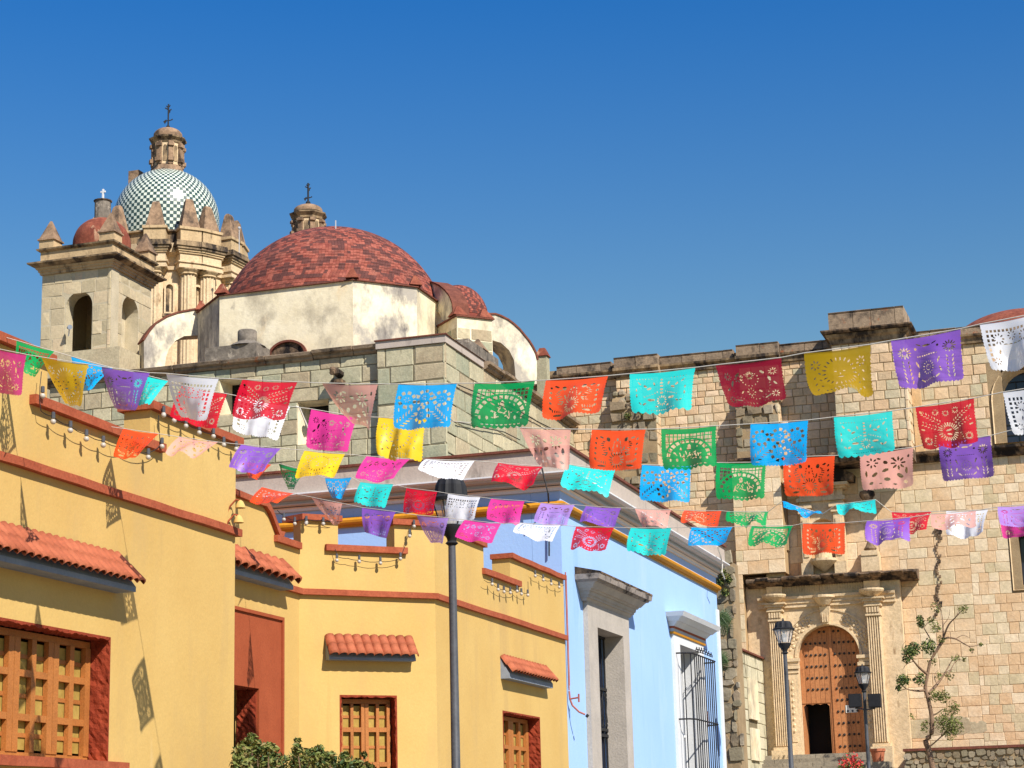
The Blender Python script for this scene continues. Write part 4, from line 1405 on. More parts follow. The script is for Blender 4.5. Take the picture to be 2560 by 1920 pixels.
for ang in (-78, -41, -8, 17, 33, 58, 76, 106, 140, 180, -140, -108):
    t = phi0 + RAD(ang)
    rad = Vector((math.cos(t), math.sin(t), 0)); tan = Vector((-math.sin(t), math.cos(t), 0))
    fr = Fr(Vector((dc.x, dc.y, 0)) + rad * Rb * .98, tan, rad)
    # fluted column
    mb = MB()
    cc = fr.P(0, 0, .25)
    nfl = 28
    ring = lambda rad_, z: [(cc.x + rad_ * (1 if i % 2 else .88) * math.cos(2 * math.pi * i / nfl), cc.y + rad_ * (1 if i % 2 else .88) * math.sin(2 * math.pi * i / nfl), z) for i in range(nfl)]
    mb.add(ring(.5, 12) + ring(.46, zC - .35), [(i, (i + 1) % nfl, nfl + (i + 1) % nfl, nfl + i) for i in range(nfl)])
    col_ = mb.build('column', M['tancarved'], dt)
    mb = MB()
    mb.lathe(cc.x, cc.y, [(.47, zC - .34), (.55, zC - .28), (.52, zC - .2), (.64, zC - .06), (.66, zC)], 12)
    mb.build('capital', M['cornice'], col_)
    hB = zB + .05 - zC
    for mm_, lst in (('tancarved', ((.80, .003, .10, .72), (.76, .102, .20, .68), (.84, .202, .25, .76), (.72, .252, .55, .64))), ('cornice', ((.80, .552, .62, .72), (.86, .622, .70, .78))), ('cornicedark', ((.94, .702, .80, .86), (1.02, .802, .90, .94), (.98, .902, 1.0, .90)))):
        mb = MB()
        for d_, fa_, fb_, w_ in lst: mb.box(fr, -w_, w_, zC + hB * fa_, zC + hB * fb_, 0, d_)
        mb.build('entablature_block', M[mm_], dt)
    mb = MB()
    mb.box(fr, -.62, .62, zB + .052, zA - .12, -.2, .7)
    mb.box(fr, -.70, .70, zA - .118, zA + .04, -.25, .78)
    mb.build('pedestal', M['cornice'], dt)
    mb = MB()
    hp = (1.5 if ang not in (17,) else 1.75)
    P = fr.P
    mb.hexa([P(-.54, zA + .042, .66), P(.54, zA + .042, .66), P(.22, zA + hp, .34), P(-.22, zA + hp, .34), P(-.54, zA + .042, -.2), P(.54, zA + .042, -.2), P(.22, zA + hp, .0), P(-.22, zA + hp, .0)])
    mb.hexa([P(-.22, zA + hp, .34), P(.22, zA + hp, .34), P(.17, zA + hp + .12, .25), P(-.17, zA + hp + .12, .25), P(-.22, zA + hp, .0), P(.22, zA + hp, .0), P(.17, zA + hp + .12, .08), P(-.17, zA + hp + .12, .08)])
    mb.build('pinnacle', M['pinnacle'], dt)
for ang in (3, 25, 45, 67, -25, -58):
    t = phi0 + RAD(ang)
    rad = Vector((math.cos(t), math.sin(t), 0)); tan = Vector((-math.sin(t), math.cos(t), 0))
    fr = Fr(Vector((dc.x, dc.y, 0)) + rad * Rb * .985, tan, rad)
    o = archpoly(-.30, .30, zC - 2.6, zC - .75)
    i_ = archpoly(-.20, .20, zC - 2.5, zC - .87)
    nb_ = MB().prism(fr, o, .01, .22, [i_]).build('niche_frame', M['tancarved'], dt)
    MB().prism(fr, i_, .012, .03).build('niche_recess', M['cornicedark'], nb_)
    MB().box(fr, -.4, .4, zC - 2.8, zC - 2.62, .01, .35).build('niche_sill', M['cornicedark'], nb_)
mb = MB()
cut = math.acos(190 / 480)
mb.lathe(dc.x, dc.y, [(r * 1.0, zA - .3)] + [(r * math.cos(t), dc.z + r * math.sin(t)) for t in np.linspace(0, cut, 14)], 48)
chk = mb.build('dome', M['whitetile'], dt, smooth=True)
tl = 8.2 * k
NCOL = int(2 * math.pi * r / tl / 2) * 2


def sphere_tiles():
    lat0, lat1 = (zA - .3 - dc.z) / r, cut
    rows = int((lat1 - lat0) * r / tl)
    cand = []
    for i in range(rows):
        la, lb = lat0 + (lat1 - lat0) * i / rows, lat0 + (lat1 - lat0) * (i + 1) / rows
        for c in range(NCOL):
            t = 2 * math.pi * (c + .5) / NCOL
            lm = (la + lb) / 2
            nrm = Vector((math.cos(lm) * math.cos(t), math.cos(lm) * math.sin(t), math.sin(lm)))
            ctr = dc + nrm * r
            face = nrm.dot((EYE - ctr).normalized())
            cand.append((-(face if lm > .05 else face - 2) * math.cos(lm), i, c, t, la, lb, face))
    cand.sort()
    shared = {}
    mats = [M['whitetile'], M['darktile']]
    rest = [MB(), MB()]
    h = math.pi / NCOL * .95
    for q, (s, i, c, t, la, lb, face) in enumerate(cand):
        mi = (i + c) % 2
        e = (lb - la) * .025
        def corner(lat, a, rr):
            cl_, sl_ = (math.cos(lat), math.sin(lat)) if lat > 0 else (1., lat)
            return Vector((rr * cl_ * math.cos(a), rr * cl_ * math.sin(a), rr * sl_))
        if q < 300:
            if (i, mi) not in shared:
                hi = [corner(la + e, -h, r + .015), corner(la + e, h, r + .015), corner(lb - e, h, r + .015), corner(lb - e, -h, r + .015)]
                lo = [corner(la + e, -h, r - .02), corner(la + e, h, r - .02), corner(lb - e, h, r - .02), corner(lb - e, -h, r - .02)]
                o0 = sum(hi, Vector()) / 4
                me = bpy.data.meshes.new('glazed_tile')
                me.from_pydata([tuple(p - o0) for p in hi + lo], [], [(0, 1, 2, 3), (4, 5, 1, 0), (5, 6, 2, 1), (6, 7, 3, 2), (7, 4, 0, 3)])
                me.materials.append(mats[mi])
                shared[(i, mi)] = (me, o0)
            me, o0 = shared[(i, mi)]
            o = bpy.data.objects.new('glazed_tile', me)
            COL.objects.link(o)
            o.parent = chk
            o.location = dc + Vector((o0.x * math.cos(t) - o0.y * math.sin(t), o0.x * math.sin(t) + o0.y * math.cos(t), o0.z)) - WT[chk.name]
            o.rotation_euler = (0, 0, t)
        elif face > -.3:
            hi = [dc + corner(la + e, t - h, r + .015), dc + corner(la + e, t + h, r + .015), dc + corner(lb - e, t + h, r + .015), dc + corner(lb - e, t - h, r + .015)]
            rest[mi].add(hi, [(0, 1, 2, 3)])
    for mi in (0, 1): rest[mi].build('glazed_tile_field', mats[mi], chk, kind='stuff')


sphere_tiles()
# lantern
def lantern(cx, cy, zbase, k, parent, levels, flare):
    """levels in picture units above zbase"""
    f8 = lambda r0, z0, r1, z1, m, name: MB().lathe(cx, cy, [(.01, z0), (r0, z0), (r1, z1), (.01, z1)], 8, rot=phi0 + .2).build(name, m, parent)
    b_, s_, c_, d_, v_ = levels
    mb = MB(); mb.lathe(cx, cy, [(flare * k, zbase - 4 * k), (flare * .94 * k, zbase + 2 * k), (flare * .82 * k, zbase + b_ * .55 * k), (flare * .80 * k, zbase + b_ * .75 * k), (flare * .76 * k, zbase + b_ * k), (.01, zbase + b_ * k)], 8, rot=phi0 + .2)
    mb.build('lantern_base', M['pinnacle'], parent)
    rr_ = flare * .70 * k
    lm = MB(); lm.lathe(cx, cy, [(rr_, zbase + b_ * k + .002), (rr_, zbase + s_ * k)], 8, rot=phi0 + .2)
    lan = lm.build('lantern', M['tancarved'], parent)
    for i in range(8):
        t = phi0 + .2 + i * math.pi / 4
        rad = Vector((math.cos(t), math.sin(t), 0)); tan = Vector((-math.sin(t), math.cos(t), 0))
        fr = Fr(Vector((cx, cy, 0)) + rad * rr_ * .97, tan, rad)
        w = rr_ * .17
        z0, z1 = zbase + b_ * k, zbase + s_ * k
        hh = z1 - z0
        mb = MB()
        mb.box(fr, -w, w, z0 + .003, z1 - .002, 0, w * .9)
        mb.box(fr, -w * 1.2, w * 1.2, z0 + hh * .12, z0 + hh * .28, 0, w * 1.7)
        mb.box(fr, -w * 1.2, w * 1.2, z0 + hh * .78, z0 + hh * .92, 0, w * 1.6)
        mb.build('lantern_pilaster', M['pinnacle'], lan)
        t2 = t + math.pi / 8
        rad = Vector((math.cos(t2), math.sin(t2), 0)); tan = Vector((-math.sin(t2), math.cos(t2), 0))
        fr = Fr(Vector((cx, cy, 0)) + rad * rr_ * .925, tan, rad)
        mb = MB(); mb.prism(fr, archpoly(-w * .75, w * .75, z0 + hh * .15, z0 + hh * .85), .004, .03)
        mb.build('lantern_opening', M['cornicedark'], lan)
    mb = MB(); zc_ = zbase + s_ * k
    mb.lathe(cx, cy, [(.01, zc_ + .001), (rr_ * 1.08, zc_ + .001), (rr_ * 1.12, zc_ + (c_ - s_) * .25 * k), (rr_ * 1.32, zc_ + (c_ - s_) * .6 * k), (rr_ * 1.34, zc_ + (c_ - s_) * .75 * k), (rr_ * .9, zbase + c_ * k)], 8, rot=phi0 + .2)
    mb.build('lantern_cornice', M['cornicedark'], parent)
    mb = MB(); rc = rr_ * 1.0
    hc = (d_ - c_) * k
    mb.lathe(cx, cy, [(rc, zbase + c_ * k + .001)] + [(rc * math.cos(t), zbase + c_ * k + hc * (.25 + .75 * math.sin(t))) for t in np.linspace(0, 1.5, 9)] + [(.01, zbase + d_ * k)], 20)
    mb.build('lantern_dome', M['pinnacle'], parent, smooth=True)
    mb = MB(); zt_ = zbase + d_ * k; hv = (v_ - d_) * k
    mb.tube([(cx, cy, zt_ - .05), (cx, cy, zt_ + hv * .96)], .045, 6)
    mb.ball((cx, cy, zt_ + .08), .13, 8)
    ux, uy = _R.x, _R.y
    def blade(pts, z):
        p = [(cx + ux * a, cy + uy * a, z + b) for a, b in pts]
        q = [(x - uy * .03, y + ux * .03, zz) for x, y, zz in p]
        m = len(p)
        mb.add(p + q, [tuple(range(m)), tuple(range(2 * m - 1, m - 1, -1))] + [(i, (i + 1) % m, m + (i + 1) % m, m + i) for i in range(m)])
    e = hv / 70
    blade([(-13 * e, 0), (-5 * e, 6 * e), (-4 * e, 1 * e), (-9 * e, -7 * e)], zt_ + hv * .28)
    blade([(3 * e, 4 * e), (11 * e, 9 * e), (12 * e, 6 * e), (5 * e, 3 * e)], zt_ + hv * .26)
    mb.tube([(cx - ux * 5 * e, cy - uy * 5 * e, zt_ + hv * .3), (cx + ux * 5 * e, cy + uy * 5 * e, zt_ + hv * .32)], .03, 5)
    for s, z, l in ((-1, .78, 9), (1, .72, 8), (-1, .86, 6), (1, .88, 5), (1, .64, 5)):
        blade([(0, 0), (s * l * e, 4 * e), (s * l * e, 1 * e), (s * 2 * e, -3 * e)], zt_ + hv * z)
    mb.build('weather_vane', M['iron'], parent)


lantern(dc.x, dc.y, dc.z + r * math.sin(cut) - .05, k, dt, (22, 82, 100, 128, 196), 52)
mb = MB(); q = hitY(342, 441, CY + .5); mb.wbox(q.x - .35, q.x + .35, q.y - .4, q.y + .4, q.z - .6, q.z + .25); mb.build('dome_stub', M['pinnacle'], dt)

# lantern rising behind the red dome
q = hitY(770.5, 600, 84)
k2 = proj(q)[2] / FOC
lb = thing('lantern_cupola', (q.x, q.y, 4), 'small domed stone lantern with weather vane rising behind the red dome', 'cupola')
MB().lathe(q.x, q.y, [(2.6, 14), (2.6, q.z - 2.2), (2.1, q.z - .9), (.9, q.z + .0)], 24).build('hidden_dome', M['smalldome'], lb, smooth=True)
lantern(q.x, q.y, q.z - 8 * k2, k2, lb, (14, 57, 78, 100, 160), 52)
# thin rods on the domes
for x, y0, y1, Y, lab in ((839, 577, 551, 70, 'thin pale lightning rod standing on top of the red dome'), (598, 606, 570, 96, 'thin rod with a knob beside the last pinnacle of the domed tower')):
    p0, p1 = hitY(x, y0, Y), hitY(x, y1, Y)
    mb = MB(); mb.tube([p0 - Vector((0, 0, .6)), p1], .025, 5)
    if Y > 80: mb.ball(p1, .09, 6)
    mb.build('lightning_rod', M['greypaint'], label=lab, cat='rod')
# ------------------------------------------------------------------ convent front with the portal
YF = 80.
KF = FY(YF)
convent = thing('convent', (-10, YF + 4, 3.8), 'long tan stone convent front with buttresses and carved arched portal', 'convent')
q = KF.px
ZTOP = 21.8
XL, XR = -26.0, 2.5
dz0 = 4.96
# openings: upper right arched window, lower right window
uw0, uwz = q(2516, 1107)
uzt = q(2580, 915)[1]
uw = (uw0, uw0 + 2.1, uwz, uzt)
lw0, lwb = q(2556, 1470)
lw = (lw0, lw0 + 1.4, q(2556, 1462)[1], q(2556, 1335)[1])
door = (q(1997, 1700)[0], q(2154, 1700)[0], dz0, q(2074, 1562)[1])
mb = MB()
mb.prism(KF, [(XL, 1), (XR, 1), (XR, ZTOP), (XL, ZTOP)], -1.2, -.06, [[(h[0], h[2]), (h[1], h[2]), (h[1], h[3]), (h[0], h[3])] for h in (uw, lw, door)])
mb.build('wall', M['mortar'], convent)
mb = MB()
mb.box(KF, -19.5, q(1876, 1600)[0], 3.5, 15.4, -.2, -.05)
mb.box(KF, q(2262, 1600)[0], q(2556, 1470)[0] - .5, 3.5, q(2400, 1125)[1], -.2, -.05)
mb.box(KF, q(1876, 1600)[0] + .003, q(2262, 1600)[0] - .003, q(2074, 1435, .9)[1] + .01, q(2400, 1125)[1], -.2, -.05)
mb.build('wall_facing', M['mortarlight'], convent)
ZLED = q(2400, 1125)[1]
zPc = q(2074, 1435, .9)[1]
# portal zone in the wall left free for the slab
px0, px1 = q(1876, 1600)[0], q(2262, 1600)[0]
used = 0
b3a, b3b = q(2080, 900, 1.55)[0], q(2265, 900, 1.55)[0]
b2a, b2b = q(1838, 1060, .85)[0], q(1946, 1060, .85)[0]
b1a, b1b = q(1528, 1060, .8)[0], q(1640, 1060, .8)[0]
# upper wall: small mixed ashlar
kp = lambda a, z: True
used += ashlar(KF, -23.0, b3a, 15.4, ZTOP - .62, (.30, .44), (.26, .62), convent, M['tan'], holes=[(b2a + .05, b2b - .05, 14, 20), (b1a + .05, b1b - .05, 14, 20)], base=-.06, limit=75, gap=.018, proud=.02, thick=.07, seed=41)
used += ashlar(KF, b3b, XR, ZLED, ZTOP - .62, (.36, .5), (.3, .75), convent, M['tan'], holes=[(uw[0] - .55, uw[1] + .55, uw[2] - .1, uw[3] + .3)], base=-.06, limit=70, gap=.016, proud=.016, thick=.07, seed=42)
# lower wall
plz = [(px0, px1, 4.6, zPc), (lw[0] - .4, lw[1] + .4, lw[2] - .3, lw[3] + .3)]
used += ashlar(KF, -19.5, px0 + .01, 4.0, 15.4, (.42, .6), (.6, 1.2), convent, M['tanlow'], base=-.04, limit=40, gap=.014, proud=.012, thick=.04, seed=43)
used += ashlar(KF, px1 - .01, -6.6, 3.8, ZLED, (.42, .58), (.5, 1.0), convent, M['tanlow'], base=-.04, limit=45, gap=.012, proud=.008, thick=.04, seed=44, ch_edge=.02)
used += ashlar(KF, -6.6, XR, 3.8, ZLED, (.34, .44), (.34, .6), convent, M['tanlow'], holes=plz[1:], base=-.04, limit=45, gap=.012, proud=.009, thick=.04, seed=45, ch_edge=.02)
used += ashlar(KF, px0 + .01, px1 - .01, zPc + .02, ZLED, (.55, .75), (.6, 1.2), convent, M['tanlow'], base=-.04, limit=35, gap=.012, proud=.008, thick=.04, seed=46, ch_edge=.02)
# top coping of blackened stones with a moulding under it
MB().ext(KF, XL, XR, [(-.5, ZTOP - .62), (.06, ZTOP - .62), (.10, ZTOP - .42), (.20, ZTOP - .34), (.22, ZTOP - .26), (-.5, ZTOP - .26)]).build('top_moulding', M['cornicedark'], convent)
rnd = random.Random(9)


def coping_row(fr, a0, a1, z0, z1, d, n=None, thick=.5):
    a = a0
    while a < a1 - .02:
        w = min(rnd.uniform(.7, 1.15), a1 - a)
        if a1 - a - w < .3: w = a1 - a
        j = rnd.uniform(-.015, .015)
        MB().ext(fr, a + .010, a + w - .010, [(d - thick, z0), (d + j, z0), (d + j + .01, z1 - .12), (d + j - .02, z1 - .1), (d + j + .03, z1 - .02), (d - .05, z1 + rnd.uniform(-.01, .015)), (d - thick, z1)]).build('coping_stone', M['coping'], convent)
        a += w


coping_row(KF, -23.5, b1a - .1, ZTOP - .255, ZTOP + .14, .10)
coping_row(KF, b1b + .1, b2a - .1, ZTOP - .255, ZTOP + .14, .10)
coping_row(KF, b2b + .1, b3a - .1, ZTOP - .255, ZTOP + .14, .10)
coping_row(KF, b3b + .05, XR, ZTOP - .255, ZTOP + .10, .10)

# buttresses
def raised_top(a0, a1, d, z0, z1):
    MB().ext(KF, a0 - .08, a1 + .08, [(-.3, z0 - .5), (d + .04, z0 - .5), (d + .12, z0 - .3), (d + .2, z0 - .24), (d + .2, z0 - .12), (-.3, z0 - .12)]).build('buttress_moulding', M['cornicedark'], convent)
    coping_row(KF, a0 - .05, a1 + .05, z0 - .115, z1, d + .08, thick=d + .4)


for (a0, a1, ztb, zbb, sd) in ((b1a, b1b, q(1580, 1000, .8)[1], q(1580, 1215, .8)[1], 1), (b2a, b2b, q(1890, 1010, .85)[1], q(1890, 1142, .85)[1], 2)):
    aa0, aa1 = a0 + .15, a1 + .05
    MB().box(KF, aa0 + .03, aa1 - .03, 13.2, ZTOP - .3, -.05, .33).build('buttress_core', M['mortar'], convent)
    bf = FY(YF - .34)
    used += ashlar(bf, aa0, aa1, ztb - .6, ZTOP - .8, (.36, .5), (.35, .7), convent, M['tan'], base=.0, limit=12, gap=.03, seed=50 + sd)
    raised_top(aa0, aa1, .36, ZTOP - .18, ZTOP + .20)
    # broken lower part of rough stones with a sloping top
    core = MB()
    core.hexa([KF.P(a0, zbb, .78), KF.P(a1, zbb, .78), KF.P(a1, ztb - .3, .72), KF.P(a0, ztb - .3, .72), KF.P(a0, zbb, 0), KF.P(a1, zbb, 0), KF.P(a1, ztb + .5, .3), KF.P(a0, ztb + .5, .3)])
    core.build('buttress_core', M['mortar'], convent)
    r2 = random.Random(60 + sd)
    rb = MB()
    nrow = max(3, int((ztb - zbb) / .42))
    for i in range(nrow):
        za = zbb + (ztb - zbb) * i / nrow
        zb_ = zbb + (ztb - zbb) * (i + 1) / nrow
        a = a0 - .02
        while a < a1 - .1:
            w = min(r2.uniform(.25, .7), a1 + .02 - a)
            mm = MB()
            jj = lambda: r2.uniform(-.05, .05)
            dd = .80 + r2.uniform(-.06, .12)
            mm.hexa([KF.P(a + .05 + jj(), za + .04 + jj(), dd), KF.P(a + w - .05 + jj(), za + .04 + jj(), dd), KF.P(a + w - .05 + jj(), zb_ - .05 + jj(), dd), KF.P(a + .05 + jj(), zb_ - .05 + jj(), dd), KF.P(a + .01, za + .01, .4), KF.P(a + w - .01, za + .01, .4), KF.P(a + w - .01, zb_ - .01, .4), KF.P(a + .01, zb_ - .01, .4)])
            mm.build('rubble_stone', M['rubble'], convent)
            a += w
    for i in range(9):      # loose stones on the broken top and the sunny side
        mm = MB()
        c = KF.P(r2.uniform(a0 + .1, a1 - .05), ztb + r2.uniform(-.1, .45), 0)
        c.y = YF - r2.uniform(.45, .7) + (c.z - ztb) * .4
        s = r2.uniform(.14, .26)
        mm.lathe(c.x, c.y, [(.01, c.z - s), (s, c.z - s * .5), (s * 1.05, c.z + s * .2), (s * .5, c.z + s * .8), (.01, c.z + s * .85)], 6)
        mm.build('rubble_stone', M['rubble'], convent)
    fs = FX(a1)
    ashlar(fs, YF - .72, YF - .02, zbb, ztb, (.4, .5), (.4, .7), convent, M['tan'], base=.0, limit=5, gap=.03, seed=70 + sd)
    MB().ext(KF, a0 - .35, a1 + .2, [(0.002, zbb - .3), (.86, zbb - .22), (1.0, zbb - .12), (1.0, zbb - .03), (.0, zbb - .003)]).build('buttress_ledge', M['blackstone'], convent)
    if sd == 2:
        MB().box(KF, a0 - .22, a1 - .05, zPc + .2, zbb - .31, -.05, .93).build('buttress_base', M['mortarlight'], convent)
        ashlar(FY(YF - .95), a0 - .24, a1 - .03, zPc + .2, zbb - .31, (.5, .65), (.5, .9), convent, M['tanlow'], base=-.02, proud=.01, gap=.012, limit=16, thick=.04, seed=75, ch_edge=.02)
        MB().box(KF, a0 - .22, px0 - .02, 4.0, zPc + .2, -.05, .93).build('buttress_base', M['mortarlight'], convent)
        ashlar(FY(YF - .95), a0 - .24, px0 - .0, 4.0, zPc + .2, (.5, .65), (.4, .8), convent, M['tanlow'], base=-.02, proud=.01, gap=.012, limit=16, thick=.04, seed=76, ch_edge=.02)
# the tall buttress
d3 = 1.55
z3 = q(2080, 800, d3)[1]
MB().box(KF, b3a + .05, b3b - .05, ZLED - .2, z3 - .4, -.05, d3 - .05).build('buttress_core', M['mortar'], convent)
f3 = FY(YF - d3)
f3s = FX(b3b)
f3l = FX(b3a)
z3b = q(2080, 845, d3)[1]
used += ashlar(f3, b3a, b3b, ZLED - .1, z3b - .3, (.36, .5), (.3, .75), convent, M['tan'], base=-.05, limit=70, gap=.016, proud=.016, thick=.07, seed=47)
ashlar(f3s, YF - d3, YF, ZLED - .1, z3b - .3, (.36, .5), (.3, .75), convent, M['tan'], base=-.05, limit=0, gap=.028, seed=48)
MB().sweep([(b3a, YF), (b3a, YF - d3), (b3b, YF - d3), (b3b, YF)], [(-.1, z3b - .30), (.04, z3b - .3), (.06, z3b - .12), (.16, z3b - .02), (.2, z3b + .1), (-.1, z3b + .12)]).build('buttress_moulding', M['cornicedark'], convent)
MB().sweep([(b3a, YF), (b3a, YF - d3), (b3b, YF - d3), (b3b, YF)], [(-.3, z3b + .122), (.3, z3b + .122), (.36, z3b + .2), (.36, z3b + .26), (-.3, z3b + .3)]).build('buttress_moulding', M['blackstone'], convent)
zt3 = q(2080, 797, d3)[1]
coping_row(f3, b3a - .05, b3b + .05, z3b + .302, zt3 + .25, .05, thick=2.2)
MB().box(KF, b3b + .002, b3b + .35, ZLED, ZTOP - .63, .0, .35).build('corner_pilaster', M['tanplain'], convent)
# ledge
MB().ext(KF, b3b - .02, XR, [(0.002, ZLED - .42), (.12, ZLED - .38), (.2, ZLED - .2), (.36, ZLED - .1), (.38, ZLED), (.002, ZLED + .05)]).build('ledge', M['blackstone'], convent)
MB().ext(KF, b3a - 1.6, b3b - .02, [(0.002, ZLED - .42), (d3 + .02, ZLED - .38), (d3 + .1, ZLED - .2), (d3 + .25, ZLED - .1), (d3 + .25, ZLED), (.002, ZLED + .05)]).build('ledge', M['blackstone'], convent)
# arched window
def window(o, zt_arch, name):
    a0, a1, z0, z1 = o
    s = .45
    out = archpoly(a0 - s, a1 + s, z0, z1 + .25)
    inn = archpoly(a0, a1, z0, z1 - .05)
    n = len(out)
    mb = MB()
    mb.add([KF.P(a, z, .012) for a, z in out] + [KF.P(a, z, -.75) for a, z in inn], [(i, (i + 1) % n, n + (i + 1) % n, n + i) for i in range(n)])
    w = mb.build(name, M['tancarved'], convent)
    gl = MB(); gl.prism(KF, inn, -.80, -.76); gl.build('window_pane', M['windowglass'], w)
    fm = MB()
    for k in range(1, 4): fm.box(KF, a0 + (a1 - a0) * k / 4 - .02, a0 + (a1 - a0) * k / 4 + .02, z0, z1 - .4, -.755, -.72)
    for k in range(1, 7): fm.box(KF, a0, a1, z0 + (z1 - z0) * k / 7 - .02, z0 + (z1 - z0) * k / 7 + .02, -.75, -.725)
    fm.build('window_bars', M['iron'], w)


window(uw, 0, 'arched_window')
a0, a1, z0, z1 = lw
mb = MB()
o = [(a0 - .35, z0 - .2), (a1 + .35, z0 - .2), (a1 + .35, z1 + .2), (a0 - .35, z1 + .2)]
i_ = [(a0, z0), (a1, z0), (a1, z1), (a0, z1)]
mb.add([KF.P(*p, .012) for p in o] + [KF.P(*p, -.7) for p in i_], [(k, (k + 1) % 4, 4 + (k + 1) % 4, 4 + k) for k in range(4)])
w = mb.build('window_recess', M['tancarved'], convent)
MB().box(KF, a0, a1, z0, z1, -.76, -.71).build('window_pane', M['windowglass'], w)

# ---- portal
D0 = .42
pp = lambda x, y, d=D0: q(x, y, d)
dr0, dr1 = pp(1997, 1700)[0], pp(2153, 1700)[0]
dzt = pp(2074, 1562)[1]
dc_ = (dr0 + dr1) / 2
dr = (dr1 - dr0) / 2
spr = dzt - dr * 1.0
arch = archpoly(dr0, dr1, dz0 - .3, dzt, 22)
portal = MB()
portal.prism(KF, [(px0, 4.2), (px1, 4.2), (px1, zPc - .25), (px0, zPc - .25)], .0, D0, [arch])
PT = portal.build('portal', M['tancarved'], convent)
# voussoir carving: rosettes round the arch
zk = dzt
for i in range(11):
    t = RAD(18 + 144 * i / 10)
    if 3.9 < i < 6.1: continue
    R_ = dr + .36
    ca, cz = dc_ + R_ * math.cos(t), spr + R_ * math.sin(t)
    mb = MB()
    for p in range(6):
        u = 2 * math.pi * p / 6 + t
        pc_ = KF.P(ca + .15 * math.cos(u), cz + .15 * math.sin(u), D0)
        e = [(pc_.x + .085 * math.cos(v), pc_.z + .085 * math.sin(v)) for v in np.linspace(0, 2 * math.pi, 7)[:-1]]
        mb.add([(x, YF - D0 + .0, z) for x, z in e] + [(pc_.x + (x - pc_.x) * .55, YF - D0 - .04, pc_.z + (z - pc_.z) * .55) for x, z in e], [(j, (j + 1) % 6, 6 + (j + 1) % 6, 6 + j) for j in range(6)] + [tuple(range(6, 12))])
    cpt = KF.P(ca, cz, D0)
    e = [(cpt.x + .07 * math.cos(v), cpt.z + .07 * math.sin(v)) for v in np.linspace(0, 2 * math.pi, 9)[:-1]]
    mb.add([(x, YF - D0, z) for x, z in e] + [(cpt.x + (x - cpt.x) * .6, YF - D0 - .055, cpt.z + (z - cpt.z) * .6) for x, z in e], [(j, (j + 1) % 8, 8 + (j + 1) % 8, 8 + j) for j in range(8)] + [tuple(range(8, 16))])
    mb.build('rosette', M['tancarved'], PT)
mb = MB()
ar0 = [(dc_ + (dr + .01) * math.cos(t), spr + (dr + .01) * math.sin(t)) for t in np.linspace(0, math.pi, 25)]
ar1 = [(dc_ + (dr + .10) * math.cos(t), spr + (dr + .10) * math.sin(t)) for t in np.linspace(math.pi, 0, 25)]
mb.prism(KF, ar0 + ar1, D0 + .002, D0 + .05)
ar0 = [(dc_ + (dr + .60) * math.cos(t), spr + (dr + .60) * math.sin(t)) for t in np.linspace(0, math.pi, 25)]
ar1 = [(dc_ + (dr + .66) * math.cos(t), spr + (dr + .66) * math.sin(t)) for t in np.linspace(math.pi, 0, 25)]
mb.prism(KF, ar0 + ar1, D0 + .002, D0 + .05)
mb.build('arch_moulding', M['tancarved'], PT)
# keystone
mb = MB()
kz1 = pp(2074, 1517)[1]
mb.hexa([KF.P(dc_ - .13, dzt + .02, D0 + .16), KF.P(dc_ + .13, dzt + .02, D0 + .16), KF.P(dc_ + .21, kz1, D0 + .3), KF.P(dc_ - .21, kz1, D0 + .3), KF.P(dc_ - .13, dzt + .02, D0), KF.P(dc_ + .13, dzt + .02, D0), KF.P(dc_ + .21, kz1, D0), KF.P(dc_ - .21, kz1, D0)])
for k in range(3): mb.box(KF, dc_ - .12 + .09 * k, dc_ - .07 + .09 * k, dzt + .1, kz1 - .05, D0 + .15, D0 + .25)
mb.build('keystone', M['tancarved'], PT)
# impost piers inside the pilasters
for s, a_in in ((-1, dr0), (1, dr1)):
    lo, hi = (a_in - .48, a_in - .02) if s < 0 else (a_in + .02, a_in + .48)
    mb = MB()
    mb.box(KF, lo, hi, dz0, spr - .62, D0 + .002, D0 + .10)
    ip = mb.build('impost_pier', M['tancarved'], PT)
    mb = MB(); mb.box(KF, lo + .12, hi - .12, dz0 + .5, spr - .85, D0 + .101, D0 + .13)
    for k in range(9):
        zz = spr - 1.0 - k * .24
        c = KF.P((lo + hi) / 2, zz, D0 + .13)
        mb.add([(c.x - .07, c.y, zz), (c.x, c.y, zz - .1), (c.x + .07, c.y, zz), (c.x, c.y, zz + .1), (c.x, c.y - .06, zz)], [(0, 1, 4), (1, 2, 4), (2, 3, 4), (3, 0, 4)])
    mb.build('carved_panel', M['tancarved'], ip)
    mb = MB()
    for z_, w_, d_ in ((spr - .618, .04, .14), (spr - .45, .10, .2), (spr - .3, .05, .15), (spr - .16, .12, .22)):
        mb.box(KF, lo - w_, hi + w_, z_, z_ + .13, D0 + .003, D0 + d_)
    mb.build('impost_capital', M['tancarved'], ip)
